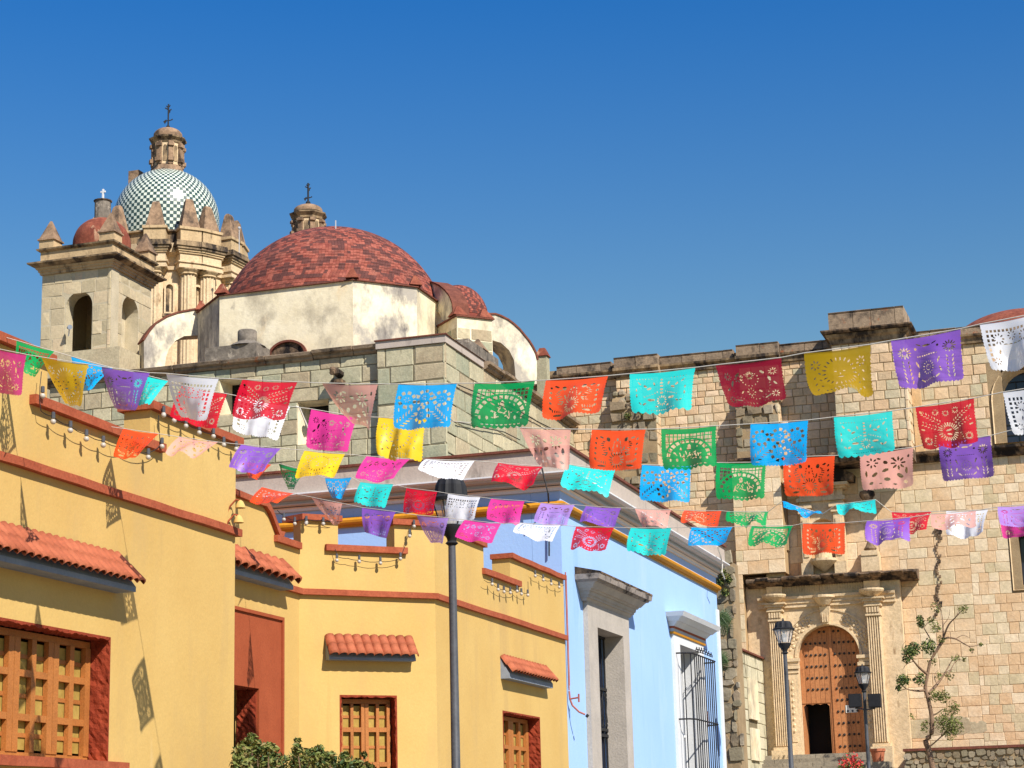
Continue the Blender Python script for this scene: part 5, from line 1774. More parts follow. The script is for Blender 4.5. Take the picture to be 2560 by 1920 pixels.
# fluted pilasters
pzt = pp(1940, 1553, .8)[1]
for a0p, a1p in ((pp(1926, 1620, .75)[0], pp(1958, 1620, .75)[0]), (pp(2171, 1620, .75)[0], pp(2206, 1620, .75)[0])):
    mb = MB()
    mb.box(KF, a0p, a1p, dz0 + .3, pzt, D0 + .002, .70)
    n = 6
    w_ = (a1p - a0p) / n
    for k in range(n):
        mb.hexa([KF.P(a0p + w_ * k + .02, dz0 + .35, .78), KF.P(a0p + w_ * (k + 1) - .04, dz0 + .35, .78), KF.P(a0p + w_ * (k + 1) - .04, pzt, .78), KF.P(a0p + w_ * k + .02, pzt, .78), KF.P(a0p + w_ * k + .005, dz0 + .35, .702), KF.P(a0p + w_ * (k + 1) - .01, dz0 + .35, .702), KF.P(a0p + w_ * (k + 1) - .01, pzt, .702), KF.P(a0p + w_ * k + .005, pzt, .702)])
    pil = mb.build('pilaster', M['tancarved'], PT)
    mb = MB()
    mb.box(KF, a0p - .14, a1p + .14, 4.3, dz0 + .18, D0 + .003, .98)
    mb.box(KF, a0p - .07, a1p + .07, dz0 + .182, dz0 + .3, D0 + .003, .88)
    mb.build('pilaster_base', M['tancarved'], pil)
    mb = MB()
    zc_ = pzt + .002
    for h_, w_, d_ in ((.10, .03, .82), (.28, .0, .80), (.08, .07, .88), (.10, .04, .86), (.10, .12, .95), (.07, .20, 1.02)):
        mb.box(KF, a0p - w_, a1p + w_, zc_, zc_ + h_ - .002, D0 + .003, d_)
        zc_ += h_
    for k in range(5):
        a = a0p + (a1p - a0p) * (k + .5) / 5
        mb.box(KF, a - .035, a + .035, pzt + .13, pzt + .34, .79, .86)
    mb.build('capital', M['tancarved'], pil)
    # corbel bowl above the capital
    ca = (a0p + a1p) / 2
    c0 = KF.P(ca, 0, .78)
    mb = MB()
    mb.lathe(c0.x, c0.y, [(.05, zc_ - .05), (.22, zc_ + .02), (.42, zc_ + .18), (.46, zc_ + .2), (.50, zc_ + .27), (.50, zc_ + .33), (.05, zc_ + .36)], 18)
    mb.box(KF, ca - .32, ca + .32, zc_, zPc - .26, D0 + .003, .62)
    mb.build('corbel', M['tancarved'], pil)
zen = pp(2074, 1492)[1]
mb = MB()
c0 = KF.P(dc_, 0, .7)
mb.lathe(c0.x, c0.y, [(.05, kz1 + .0), (.2, kz1 + .06), (.38, kz1 + .3), (.44, kz1 + .34), (.44, kz1 + .44), (.05, kz1 + .46)], 16)
mb.build('corbel', M['tancarved'], PT)
# entablature mouldings and dark cornice
e0, e1 = pp(1894, 1507, .6)[0], pp(2237, 1489, .6)[0]
ez = pp(2060, 1506, .6)[1]
MB().ext(KF, e0, e1, [(D0 + .002, ez - .12), (D0 + .10, ez - .12), (D0 + .10, ez + .02), (D0 + .15, ez + .04), (D0 + .15, ez + .16), (D0 + .24, ez + .22), (D0 + .26, ez + .32), (D0 + .002, ez + .34)]).build('architrave', M['tancarved'], PT)
mb = MB()
for k in range(46):
    a = e0 + .3 + (e1 - e0 - .9) * k / 45
    mb.box(KF, a, a + .04, ez + .5, zPc - .3, D0 + .002, D0 + .04)
mb.build('fluted_frieze', M['tancarved'], PT)
c0a, c1a = q(1862, 1446, 1.1)[0], q(2290, 1432, 1.1)[0]
zc1 = q(2074, 1434, 1.15)[1]
rnd = random.Random(4)
a = c0a
while a < c1a - .05:
    w = min(rnd.uniform(.3, .8), c1a - a)
    j = rnd.uniform(-.16, .06)
    e1, e2, e3 = rnd.uniform(-.05, .03), rnd.uniform(-.07, .04), rnd.uniform(-.05, .05)
    MB().ext(KF, a + .004, a + w - .004, [(.0, zc1 - .36), (D0 + .2, zc1 - .32), (D0 + .3, zc1 - .24 + e1), (.92 + j * .5, zc1 - .18 + e2 * .7), (1.10 + j, zc1 - .12 + e2 * .7), (1.15 + j + e3, zc1 - .05 + e1), (.95 + e3, zc1 + .03 + e1), (.0, zc1 + .12)]).build('cornice_stone', M['blackstone'], PT)
    a += w
# upper niche with frames, side pedestals
NZ0 = zc1 + .06
na0, na1 = q(2006, 1400, .4)[0], q(2116, 1400, .4)[0]
nzt = q(2060, 1252, .4)[1]
nm = (na0 + na1) / 2
nich = archpoly(nm - .56, nm + .56, NZ0 + .62, q(2060, 1296, .4)[1])
mb = MB(); mb.prism(KF, [(na0, NZ0), (na1, NZ0), (na1, nzt), (na0, nzt)], 0, .38, [nich])
NI = mb.build('niche', M['tancarved'], convent)
MB().prism(KF, nich, .005, .03).build('niche_recess', M['tanplain'], NI)
for a in (na0 + .22, na1 - .22):
    mb = MB()
    mb.box(KF, a - .24, a + .24, NZ0 + .002, NZ0 + .5, .382, .62)
    mb.box(KF, a - .18, a + .18, NZ0 + .5, nzt - .5, .382, .52)
    mb.box(KF, a - .10, a + .10, NZ0 + .75, nzt - .75, .521, .56)
    mb.box(KF, a - .26, a + .26, nzt - .498, nzt - .3, .382, .60)
    mb.box(KF, a - .32, a + .32, nzt - .298, nzt - .15, .382, .68)
    mb.build('niche_pilaster', M['tancarved'], NI)
mb = MB()
c0 = KF.P(nm, 0, .55)
mb.lathe(c0.x, c0.y, [(.05, NZ0 + .1), (.18, NZ0 + .2), (.5, NZ0 + .46), (.56, NZ0 + .52), (.56, NZ0 + .62), (.36, NZ0 + .64), (.34, NZ0 + .9), (.02, NZ0 + .95)], 16)
mb.build('statue_pedestal', M['tancarved'], NI)
mb = MB()
za = nzt + .003
for h_, w_, d_ in ((.16, .1, .48), (.30, .0, .42), (.10, .16, .6), (.12, .28, .78)):
    mb.box(KF, na0 - w_, na1 + w_, za, za + h_ - .003, 0, d_); za += h_
mb.build('niche_entablature', M['tancarved'], NI)
mb = MB()
mb.hexa([KF.P(nm + .5, za + .1, .7), KF.P(na1 + .5, za + .0, .85), KF.P(na1 + .55, za + .28, .85), KF.P(nm + .5, za + .75, .7), KF.P(nm + .5, za + .1, 0), KF.P(na1 + .5, za, 0), KF.P(na1 + .55, za + .28, 0), KF.P(nm + .5, za + .75, 0)])
mb.build('broken_pediment', M['blackstone'], NI)
mb = MB()
mb.hexa([KF.P(na0 - .5, za + .0, .85), KF.P(nm - .5, za + .1, .7), KF.P(nm - .5, za + .75, .7), KF.P(na0 - .55, za + .28, .85), KF.P(na0 - .5, za, 0), KF.P(nm - .5, za + .1, 0), KF.P(nm - .5, za + .75, 0), KF.P(na0 - .55, za + .28, 0)])
mb.build('broken_pediment', M['tancarved'], NI)
for xx in (1937, 2176):
    a, _ = q(xx, 1400, .5)
    z1 = q(xx, 1376, .6)[1]
    mb = MB()
    mb.box(KF, a - .36, a + .36, NZ0, NZ0 + .7, .002, .62)
    mb.box(KF, a - .26, a + .26, NZ0 + .702, z1 - .2, .002, .55)
    mb.box(KF, a - .33, a + .33, z1 - .198, z1, .002, .66)
    pd = mb.build('pedestal', M['tancarved'], convent)
    mb = MB(); c0 = KF.P(a, 0, .34)
    mb.lathe(c0.x, c0.y, [(.2, z1 + .002), (.26, z1 + .1), (.16, z1 + .24), (.1, z1 + .4), (.02, z1 + .5)], 10)
    mb.build('finial', M['blackstone'], pd, smooth=True)
    z2 = q(xx - 10, 1235, .6)[1]
    mb = MB(); c0 = KF.P(a + .05, 0, .55)
    mb.lathe(c0.x, c0.y, [(.02, z2 - .5), (.18, z2 - .3), (.32, z2 - .05), (.30, z2 + .1), (.02, z2 + .2)], 10)
    mb.build('bracket', M['blackstone'], convent, smooth=True)

# ---- the wooden double door with studs and wicket
DF2 = KF
leafp = archpoly(dr0 - .02, dr1 + .02, dz0, dzt + .02, 22)
wk0, wkb = q(2016, 1886, 0); wk1, wkt = q(2073, 1757, 0)
wk = archpoly(wk0, wk1, dz0 + .02, wkt, 8)
wk = [(wk0, dz0 + .02), (wk1, dz0 + .02), (wk1, wkt - .12)] + [(wk1 - (wk1 - wk0) * t, wkt - .06 + .05 * math.sin(t * math.pi * 3) ** 2) for t in (.1, .2, .35, .5, .65, .8, .9)] + [(wk0, wkt - .12)]
bk = MB(); bk.prism(KF, leafp, -.10, -.045, [wk])
big = bk.build('door', M['doorwood'], convent)
nb_ = 13
for i in range(nb_):
    a0 = dr0 + (dr1 - dr0) * i / nb_ + .006
    a1 = dr0 + (dr1 - dr0) * (i + 1) / nb_ - .006
    am = (a0 + a1) / 2
    zt_ = min(spr + math.sqrt(max(0, dr ** 2 - (x - dc_) ** 2)) for x in (a0, a1))
    zb_ = dz0 + .01
    if wk0 - .02 < am < wk1 + .02: zb_ = wkt + .01
    mb = MB(); mb.box(KF, a0, a1, zb_, zt_ - .01, -.044, -.015)
    mb.build('door_plank', M['doorwood'], big)
mb = MB(); mb.box(KF, dc_ + .0, dc_ + .10, dz0 + .01, dzt - .05, -.014, .03); mb.build('meeting_stile', M['doorwood'], big)
sm = bpy.data.meshes.new('door_stud')
tmp = MB(); tmp.lathe(0, 0, [(.055, 0), (.045, .03), (.01, .045)], 8)
sm.from_pydata([(x, -z, y) for x, y, z in tmp.v], [], tmp.f)
sm.materials.append(M['stud'])
for r_ in range(11):
    zz = dz0 + .28 + r_ * (dzt - dz0 - .5) / 10
    for i in range(nb_):
        a = dr0 + (dr1 - dr0) * (i + .5) / nb_
        if abs(a - dc_) < .11: continue
        if (a - dc_) ** 2 + max(0, zz - spr) ** 2 > (dr - .12) ** 2: continue
        if wk0 - .05 < a < wk1 + .08 and zz < wkt + .1: continue
        o = bpy.data.objects.new('door_stud', sm)
        at = KF.P(a, zz, -.014)
        COL.objects.link(o); o.parent = big; o.location = at - WT[big.name]
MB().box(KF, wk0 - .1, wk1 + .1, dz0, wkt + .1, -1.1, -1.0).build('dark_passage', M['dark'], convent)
mb = MB(); mb.box(KF, wk0 - .03, wk0 - .0, dz0, wkt - .05, -1.0, -.1); mb.build('wicket_leaf', M['doorwood'], convent)
a0, z0 = q(2115, 1782); a1, z1 = q(2143, 1762)
MB().box(KF, a0, a1, z0, z1, -.012, .012).build('notice', M['signwhite'], label='small white notice fixed to the studded wooden portal door', cat='notice')

mb = MB()
for (x0, y0, x1, y1) in ((2238, 1795, 2330, 1850), (2300, 1788, 2430, 1842), (2400, 1800, 2470, 1836)):
    p0, p1 = q(x0, y1, .012), q(x1, y0, .012)
    n = 12
    r9 = random.Random(x0)
    cx_, cz_ = (p0[0] + p1[0]) / 2, (p0[1] + p1[1]) / 2
    pl9 = [(cx_ + (p1[0] - p0[0]) / 2 * max(-1, min(1, 1.3 * math.cos(t))) * r9.uniform(.85, 1), cz_ + (p1[1] - p0[1]) / 2 * max(-1, min(1, 1.3 * math.sin(t))) * r9.uniform(.8, 1)) for t in np.linspace(0, 2 * math.pi, n + 1)[:-1]]
    MB().prism(KF, pl9, -.035, -.026 + .002 * (x0 % 3)).build('render_patch', M['green'], convent)
# pale jointed crack of grouted stones running down the wall
r3 = random.Random(8)
mb = MB()
for i in range(30):
    y = 1325 + i * 7.3
    x = 2346 + 4 * math.sin(i * .8) + r3.uniform(-3, 3)
    a, z = q(x, y, .02)
    w = r3.uniform(.02, .09) * (2.2 if i < 4 else 1); h = .075
    mb.add([KF.P(a - w, z - h, .02), KF.P(a + w * .8, z - h * .7, .02), KF.P(a + w, z + h, .02), KF.P(a - w * .7, z + h * .9, .02), KF.P(a, z, .05)], [(0, 1, 4), (1, 2, 4), (2, 3, 4), (3, 0, 4)])
mb.build('wall_crack', M['blackstone'], convent, kind='stuff')
# orange dome behind the parapet, at the edge of the frame
p = hitY(2550, 800, 96)
rr_ = 3.4
zt_ = hitY(2545, 782, 96).z
od = thing('tiled_dome', (p.x, p.y, 4), 'weathered orange tiled dome peeping over the convent parapet', 'dome')
mb = MB(); mb.lathe(p.x, p.y, [(rr_, zt_ - 4)] + [(rr_ * math.cos(t), zt_ - 1.7 + 1.7 * math.sin(t)) for t in np.linspace(0, 1.55, 14)], 40)
mb.build('dome_shell', M['smalldome'], od, smooth=True)

# ---- flanking yard wall (pale ashlar) between the blue house and the portal
YWX = hitY(1907, 1640, 79.5).x
p0 = hitX(1780, 1594, YWX)
zy_ = hitX(1800, 1603, YWX).z
print('yard wall', YWX, p0.y, zy_)
yw = thing('yard_wall', (YWX - .4, (p0.y + YF) / 2, 3.4), 'pale cream ashlar wall with weathered streaks between blue house and portal', 'wall')
YS = FX(YWX)
so = (YS.px(1872, 1750)[0], YS.px(1893, 1750)[0], YS.px(1880, 1900)[1], YS.px(1880, 1699)[1])
so2 = (YS.px(1879, 1750)[0], YS.px(1891, 1750)[0], YS.px(1880, 1818)[1], YS.px(1880, 1800)[1])
MB().prism(YS, [(p0.y - 1, .5), (YF - .02, .5), (YF - .02, zy_), (p0.y - 1, zy_)], -.6, -.05).build('wall_core', M['mortargreen'], yw)
ashlar(YS, p0.y - 1, YF - .02, 2.5, zy_ - .02, (.42, .52), (.6, 1.1), yw, M['ashlarpale'], base=-.05, proud=.014, gap=.018, limit=110, thick=.06, seed=81, holes=[(so[0], so[1], so[2], so[3])], ch_edge=.04)
MB().ext(YS, p0.y - 1, YF - .03, [(-.62, zy_ + .002), (.05, zy_ + .002), (.05, zy_ + .07), (-.62, zy_ + .10)]).build('wall_coping', M['redbrick'], yw)
MB().box(YS, so[0] + .04, so[1] - .04, so2[3] + .03, so[3], -.04, .06).build('plaster_panel', M['lime'], yw)
MB().box(YS, so[0] + .1, so[1] - .06, so[2], so2[2] - .03, -.04, .05).build('plaster_panel', M['lime'], yw)
# rough pier end beside the blue house, overgrown
RY = 60.5
c0, c1 = hitY(1793, 1500, RY), hitY(1838, 1500, RY)
zr1 = hitY(1815, 1395, RY).z
rp = thing('rubble_pier', ((c0.x + c1.x) / 2 - .6, RY + .4, 1.2), 'tall rough dark rubble pier with weeds beside the blue house corner', 'pier')
MB().wbox(c0.x - 1.4, c1.x - .1, RY + .035, RY + 1.2, .9, zr1 - .1).build('pier_core', M['mortar'], rp)
def rubble_face(fr, a0, a1, z0, z1, parent, seed, hr, wr, edge=lambda z: 0.):
    rr = random.Random(seed)
    z = z0
    while z < z1 - .05:
        h = rr.uniform(*hr)
        a = a0 + rr.uniform(-.2, 0)
        end = a1 + edge(z)
        while a < end - .03:
            w = min(rr.uniform(*wr), max(.1, end - a))
            c0_, c1_ = a + w / 2, z + h / 2 + rr.uniform(-.05, .05)
            n = rr.randint(5, 8)
            ph = rr.uniform(0, 1)
            pts = [(c0_ + w * .5 * max(-1, min(1, 1.25 * math.cos(2 * math.pi * (k + ph) / n))) * rr.uniform(.85, 1.03), c1_ + h * .5 * max(-1, min(1, 1.25 * math.sin(2 * math.pi * (k + ph) / n))) * rr.uniform(.85, 1.03)) for k in range(n)]
            dd = rr.uniform(-.01, .05)
            tx, tz = rr.uniform(-.03, .03), rr.uniform(-.03, .03)
            mm = MB(); mm.add([fr.P(x, q_, -.14) for x, q_ in pts] + [fr.P(c0_ + (x - c0_) * .92, c1_ + (q_ - c1_) * .90, dd + (x - c0_) * tx / max(.1, w) + (q_ - c1_) * tz / max(.1, h)) for x, q_ in pts], [(k, (k + 1) % n, n + (k + 1) % n, n + k) for k in range(n)] + [tuple(range(n, 2 * n))])
            mm.build('rubble_stone', M['rubble'], parent)
            a += w
        z += h * .95


rp_r = random.Random(2)
rubble_face(FY(RY), c0.x - 1.3, c1.x, 4.0, zr1, rp, 15, (.2, .5), (.22, .6), edge=lambda z: rp_r.uniform(-.14, .05))

# ---- steps and terrace in front of the portal
st0, st1 = hitY(1836, 1905, 78.4).x, hitY(2170, 1890, 78.4).x
for i in range(5):
    zt_ = dz0 - .02 - .17 * i
    y1 = 79.4 - .38 * i
    mb = MB()
    n = 5 + i % 2
    for k in range(n):
        xa = st0 - .4 + (st1 - st0 + .6) * k / n
        xb = st0 - .4 + (st1 - st0 + .6) * (k + 1) / n
        o = MB(); o.wbox(xa + .008, xb - .008, y1 - .38, y1 - .002 if i else 79.55, 3.0, zt_)
        o.build('stone_step', M['pathstone'], kind='structure')
# rubble retaining wall of the planting bed
ry = 77.2
r0, r1 = hitY(2262, 1880, ry), hitY(2640, 1868, ry)
zrt = hitY(2420, 1866, ry).z
bw = thing('retaining_wall', ((r0.x + r1.x) / 2, ry, 3.2), 'low rubble retaining wall with reddish flat top below the convent', 'wall')
RF = FY(ry)
MB().box(RF, r0.x, r1.x, 2.5, zrt - .1, -2.6, -.03).build('wall_core', M['mortar'], bw)
MB().box(RF, r0.x - .06, r1.x, zrt - .098, zrt, -2.6, .06).build('wall_top', M['redbrick'], bw)
rubble_face(RF, r0.x, r1.x, zrt - 1.4, zrt - .12, bw, 3, (.14, .3), (.14, .42))
MB().wbox(r0.x, r1.x + 3, ry + .05, 79.9, 2.8, zrt - .12).build('planting_bed_soil', M['ground'], kind='structure')
# ------------------------------------------------------------------ street lamps
def street_lamp(xb, yb, ytop, depth, label, hs=1., hood=1., eave=None):
    """pole through (xb,yb); head top at ytop"""
    base = at_depth(xb, yb, depth)
    k = depth / FOC
    g = gz(base.y)
    top = at_depth(xb, ytop, depth).z
    o = thing('street_lamp', (base.x, base.y, g), label, 'street lamp', 'street lamps with black hooded lanterns')
    x, y = base.x, base.y
    zn = top - .86                    # foot of the lantern
    if eave: zn = at_depth(xb, eave, depth).z - .60 * hs
    mb = MB(); mb.lathe(x, y, [(.13, g - .1), (.13, g + .5), (.068, g + .6), (.054, zn - .5), (.05, zn)], 14)
    mb.build('pole', M['polemetal'], o, smooth=True)
    mb = MB(); mb.lathe(x, y, [(.055, zn + .001), (.09, zn + .03), (.06, zn + .06), (.07, zn + .1), (.16, zn + .22), (.17, zn + .27), (.01, zn + .28)], 14)
    mb.build('collar', M['iron'], o, smooth=True)
    zg0, zg1 = zn + .281, zn + .60 * hs
    mb = MB(); mb.lathe(x, y, [(.15, zg0), (.245 * hs, zg1)], 6, rot=.4)
    mb.build('lantern_glass', M['lampglass'], o)
    mb = MB()
    for i in range(6):
        t = .4 + i * math.pi / 3
        mb.tube([(x + .152 * math.cos(t), y + .152 * math.sin(t), zg0), (x + .248 * hs * math.cos(t), y + .248 * hs * math.sin(t), zg1)], .010, 4)
    mb.build('lantern_frame', M['iron'], o)
    mb = MB(); mb.lathe(x, y, [(.01, zg0 + .02), (.05, zg0 + .02), (.075, zg0 + .1), (.06, zg0 + .18), (.03, zg0 + .24), (.05, zg1 - .01), (.01, zg1)], 10)
    mb.build('bulb', M['bulb'], o, smooth=True)
    mb = MB()
    n = 36
    prof = [(.272 * hs, zg1 + .001), (.28 * hs, zg1 + .03 * hood), (.228 * hs, zg1 + .055 * hood), (.21 * hs, zg1 + .15 * hood), (.17 * hs, zg1 + .21 * hood), (.03, zg1 + .23 * hood)]
    for i in range(n):
        t = 2 * math.pi * i / n
        f = 1.03 if i % 3 == 0 else .95
        for j, (r_, z_) in enumerate(prof):
            rr_ = r_ * (f if 2 <= j <= 4 else 1)
            mb.v.append((x + rr_ * math.cos(t), y + rr_ * math.sin(t), z_))
    m = len(prof)
    for i in range(n):
        for j in range(m - 1):
            mb.f.append([i * m + j, ((i + 1) % n) * m + j, ((i + 1) % n) * m + j + 1, i * m + j + 1]); mb.m.append(0)
    mb.f.append([i * m for i in range(n)]); mb.m.append(0)
    mb.build('hood', M['iron'], o)
    mb = MB(); mb.tube([(x, y, zg1 + .22 * hood), (x, y, zg1 + .22 * hood + .08)], [.035, .012], 6); mb.build('finial', M['iron'], o)
    return o, base


street_lamp(1134, 1600, 1196, 26.6, 'tall grey street lamp before the yellow house, lantern half hidden by banners', hs=1.0, hood=1.5, eave=1241)
street_lamp(1966, 1700, 1545, 49, 'grey street lamp with clear lantern standing before the fluted portal pilaster')
o3, b3_ = street_lamp(2163, 1780, 1660, 62, 'small street lamp carrying two black loudspeakers in front of the wooden door')
for x, lab in ((2138, 'black box loudspeaker on the lamp pole, over the white notice'), (2187, 'black box loudspeaker on the lamp pole, over the fluted pilaster')):
    p = at_depth(x, 1752, 61.8)
    mb = MB(); mb.wbox(p.x - .19, p.x + .19, p.y - .16, p.y + .16, p.z - .21, p.z + .21)
    sp = mb.build('loudspeaker', M['speaker'], label=lab, cat='loudspeaker', group='loudspeakers on the lamp pole')
    mb = MB(); mb.wbox(p.x - .17, p.x + .17, p.y - .185, p.y - .162, p.z - .19, p.z + .19); mb.build('speaker_cloth', M['iron'], sp)
    mb = MB(); mb.tube([(p.x, p.y, p.z - .23), (b3_.x, b3_.y, p.z - .26)], .025, 5); mb.build('bracket', M['polemetal'], sp)

# ------------------------------------------------------------------ plants
def leaf_cloud(centres, n, size, mats, name, parent=None, seed=0, stems=None, flat=1., **k):
    """many small folded leaves scattered round the centres [(p, r, weight)]"""
    rnd = random.Random(seed)
    tot = sum(w for _, _, w in centres)
    mb = MB()
    for c, r, w in centres:
        c = Vector(c)
        for _ in range(int(n * w / tot)):
            d = Vector((rnd.gauss(0, 1), rnd.gauss(0, 1), rnd.gauss(0, flat)))
            d = d.normalized() * r * rnd.random() ** .45
            p = c + d
            s = size * rnd.uniform(.6, 1.3)
            a = Vector((rnd.gauss(0, 1), rnd.gauss(0, 1), rnd.gauss(.1, .8))).normalized()
            b_ = a.cross(Vector((rnd.gauss(0, 1), rnd.gauss(0, 1), rnd.gauss(0, 1)))).normalized()
            mid = a.cross(b_) * s * .12
            mb.add([p - a * s * .5, p + b_ * s * .24 + mid, p + a * s * .5, p - b_ * s * .24 + mid], [(0, 1, 2), (0, 2, 3)], rnd.randrange(len(mats)))
    return mb.build(name, mats, parent, **k)


YTR = 75.6
tp_ = lambda cx, cy, dy=0.: hitY(1760 + cx * .36166, 1400 + cy * .36166, YTR + dy)
tb = tp_(1580, 1438)
tree = thing('bare_tree', (tb.x, tb.y, 3.0), 'thin twisting tree with sparse green tufts in front of the convent wall', 'tree')


def limb(pts, r0, r1, dy0=0., dy1=0., name='branch'):
    P_ = [tp_(x, y, dy0 + (dy1 - dy0) * i / max(1, len(pts) - 1)) for i, (x, y) in enumerate(pts)]
    # smooth the polyline
    out = []
    for i in range(len(P_) - 1):
        a, b_, c, d = P_[max(0, i - 1)], P_[i], P_[i + 1], P_[min(len(P_) - 1, i + 2)]
        for t in (0, .33, .66):
            out.append(.5 * ((2 * b_) + (-a + c) * t + (2 * a - 5 * b_ + 4 * c - d) * t * t + (-a + 3 * b_ - 3 * c + d) * t ** 3))
    out.append(P_[-1])
    n = len(out)
    mb = MB(); mb.tube(out, [r0 + (r1 - r0) * i / (n - 1) for i in range(n)], 7)
    return mb.build(name, M['bark'], tree, smooth='all')


limb([(1592, 1500), (1580, 1438), (1556, 1320), (1532, 1248), (1572, 1200), (1574, 1085), (1550, 960), (1530, 880), (1548, 780), (1565, 700), (1600, 640), (1655, 560)], .12, .04, name='trunk')
for pts in ([(1400, 640), (1370, 600), (1395, 560)], [(1450, 700), (1400, 720), (1372, 760)], [(1400, 890), (1350, 905), (1335, 930)], [(1520, 470), (1560, 420), (1620, 400)], [(1600, 640), (1560, 590), (1530, 560)], [(1740, 545), (1790, 520), (1840, 540)], [(1830, 595), (1860, 630), (1850, 650)], [(1740, 395), (1760, 350), (1750, 310)], [(1660, 790), (1700, 760), (1740, 760)], [(1650, 1030), (1700, 1050), (1760, 1040)], [(1640, 1220), (1700, 1180), (1780, 1150)], [(1640, 1220), (1660, 1120), (1640, 1060)], [(1610, 860), (1590, 800), (1620, 760)], [(1652, 450), (1690, 400), (1700, 340)], [(1640, 350), (1600, 300), (1560, 290)]):
    limb(pts, .018, .005, 0, .2, name='twig')
limb([(1655, 560), (1652, 450), (1645, 380), (1632, 300)], .035, .008, 0, .6)
limb([(1530, 900), (1470, 905), (1400, 890), (1350, 845)], .05, .012, 0, -.8)
limb([(1545, 790), (1490, 745), (1450, 700), (1400, 640)], .06, .015, 0, -1.)
limb([(1555, 925), (1610, 860), (1660, 790), (1715, 690)], .07, .015, 0, .9)
limb([(1600, 640), (1660, 545), (1740, 545), (1830, 595), (1915, 585)], .05, .01, 0, .5)
limb([(1655, 540), (1690, 450), (1740, 395), (1800, 330)], .04, .01, 0, -.5)
limb([(1575, 1075), (1610, 1060), (1650, 1030)], .04, .012)
limb([(1560, 1290), (1640, 1220), (1700, 1140), (1740, 1000)], .03, .008, 0, -.4)
limb([(1590, 660), (1570, 560), (1520, 470), (1490, 410)], .035, .01, 0, .4)
limb([(1690, 790), (1740, 700), (1790, 690)], .025, .008, 0, .6)
cl = lambda x, y, r, w, dy=0.: (tp_(x, y, dy), r * .36166 * 77 / FOC, w)
leaf_cloud([cl(1420, 640, 52, 3, -.9), cl(1455, 610, 45, 2.4, -.7), cl(1550, 600, 55, 2.6, -.4), cl(1400, 690, 30, 1, -.9), cl(1370, 830, 45, 2.2, -.8), cl(1345, 885, 20, .6, -.8), cl(1400, 830, 30, 1, -.8), cl(1490, 825, 42, 1.6, -.4), cl(1500, 440, 30, 1, .3), cl(1490, 400, 24, .5, .3)], 1500, .12, [M['leafdark'], M['leaf']], 'leaf_tuft', tree, kind='stuff', seed=2)
leaf_cloud([cl(1600, 940, 48, 1.6), cl(1660, 945, 48, 1.6), cl(1600, 470, 40, 1), cl(1570, 420, 30, .5), cl(1640, 550, 30, .6), cl(1790, 340, 34, .8, -.5), cl(1740, 680, 28, .5, .9), cl(1800, 690, 20, .3, .6), cl(1850, 620, 18, .3, .5), cl(1915, 585, 14, .25, .5), cl(1620, 800, 24, .3), cl(1600, 330, 40, .5, .5), cl(1700, 800, 40, .5, .6), cl(1580, 700, 34, .4)], 1000, .10, [M['leaf'], M['leafolive']], 'leaf_tuft', tree, kind='stuff', seed=3)
leaf_cloud([cl(1690, 1110, 90, 3, -.4), cl(1650, 1130, 60, 1.2, -.4), cl(1740, 1150, 60, 1.4, -.4), cl(1720, 1020, 50, 1, -.4), cl(1530, 1150, 40, .6), cl(1700, 1200, 50, 1, -.4), cl(1440, 1080, 24, .2)], 1400, .09, [M['leafolive'], M['leaf']], 'leaf_tuft', tree, kind='stuff', seed=4)

# hedge bushes at the foot of the yellow house
def bush(cs, label, seed, n, base):
    o = thing('bush', base, label, 'bush', 'bushes before the yellow house')
    rnd = random.Random(seed)
    mb = MB()
    pts = []
    for x, y, r, w in cs:
        p = at_depth(x, y, 23.2 + rnd.uniform(-.5, .5)); pts.append((p, r * 23.2 / FOC, w))
        mb.tube([Vector(base) + Vector((rnd.uniform(-.1, .1), rnd.uniform(-.1, .1), 0)), (Vector(base) + p) / 2 + Vector((rnd.uniform(-.1, .1), 0, .1)), p], [.03, .02, .006], 5)
    mb.build('stem', M['bark'], o)
    leaf_cloud(pts, int(n * .5), .075, [M['leaf'], M['leafolive'], M['leafolive'], M['leafdark']], 'foliage', o, kind='stuff', seed=seed, flat=1.3)


bs = lambda cx, cy: (580 + cx * .37975, 1450 + cy * .37975)
pb = at_depth(640, 1960, 23.2)
bush([(*bs(60, 1150), 26, 2), (*bs(130, 1040), 13, 1), (*bs(110, 1090), 22, 1.6), (*bs(170, 1110), 20, 1.4), (*bs(240, 1110), 16, 1.2), (*bs(260, 1140), 20, 1.4), (*bs(200, 1200), 34, 3), (*bs(60, 1230), 34, 3), (*bs(310, 1220), 30, 2.6), (*bs(120, 1300), 50, 4)], 'leafy olive green bush under the red door surround', 5, 4200, (pb.x, pb.y, gz(pb.y)))
pb = at_depth(800, 1960, 23.2)
bush([(*bs(430, 1060), 8, .6), (*bs(430, 1110), 13, 1), (*bs(430, 1190), 26, 2), (*bs(500, 1160), 22, 1.4), (*bs(570, 1120), 14, 1), (*bs(590, 1170), 22, 1.6), (*bs(650, 1170), 16, 1.1), (*bs(560, 1220), 34, 3), (*bs(740, 1160), 13, 1), (*bs(740, 1210), 24, 1.8), (*bs(650, 1240), 30, 2.4), (*bs(830, 1215), 16, 1.2), (*bs(870, 1150), 7, .4), (*bs(880, 1250), 22, 1.4), (*bs(760, 1290), 40, 3), (*bs(480, 1290), 46, 3.6)], 'long spiky olive green bush below the corner window of the yellow house', 6, 4600, (pb.x, pb.y, gz(pb.y)))

# weeds on the walls, palm fronds
def weeds(cs, Y, n, size, label, seed, mats, base=None):
    pts = [(hitY(x, y, Y), r * (Y + 2) / FOC, 1) for x, y, r in cs]
    o = leaf_cloud(pts, n, size, mats, 'wall_weed', None, seed=seed)
    return tag(o, label, 'weed', 'weeds growing out of old walls', 'stuff')


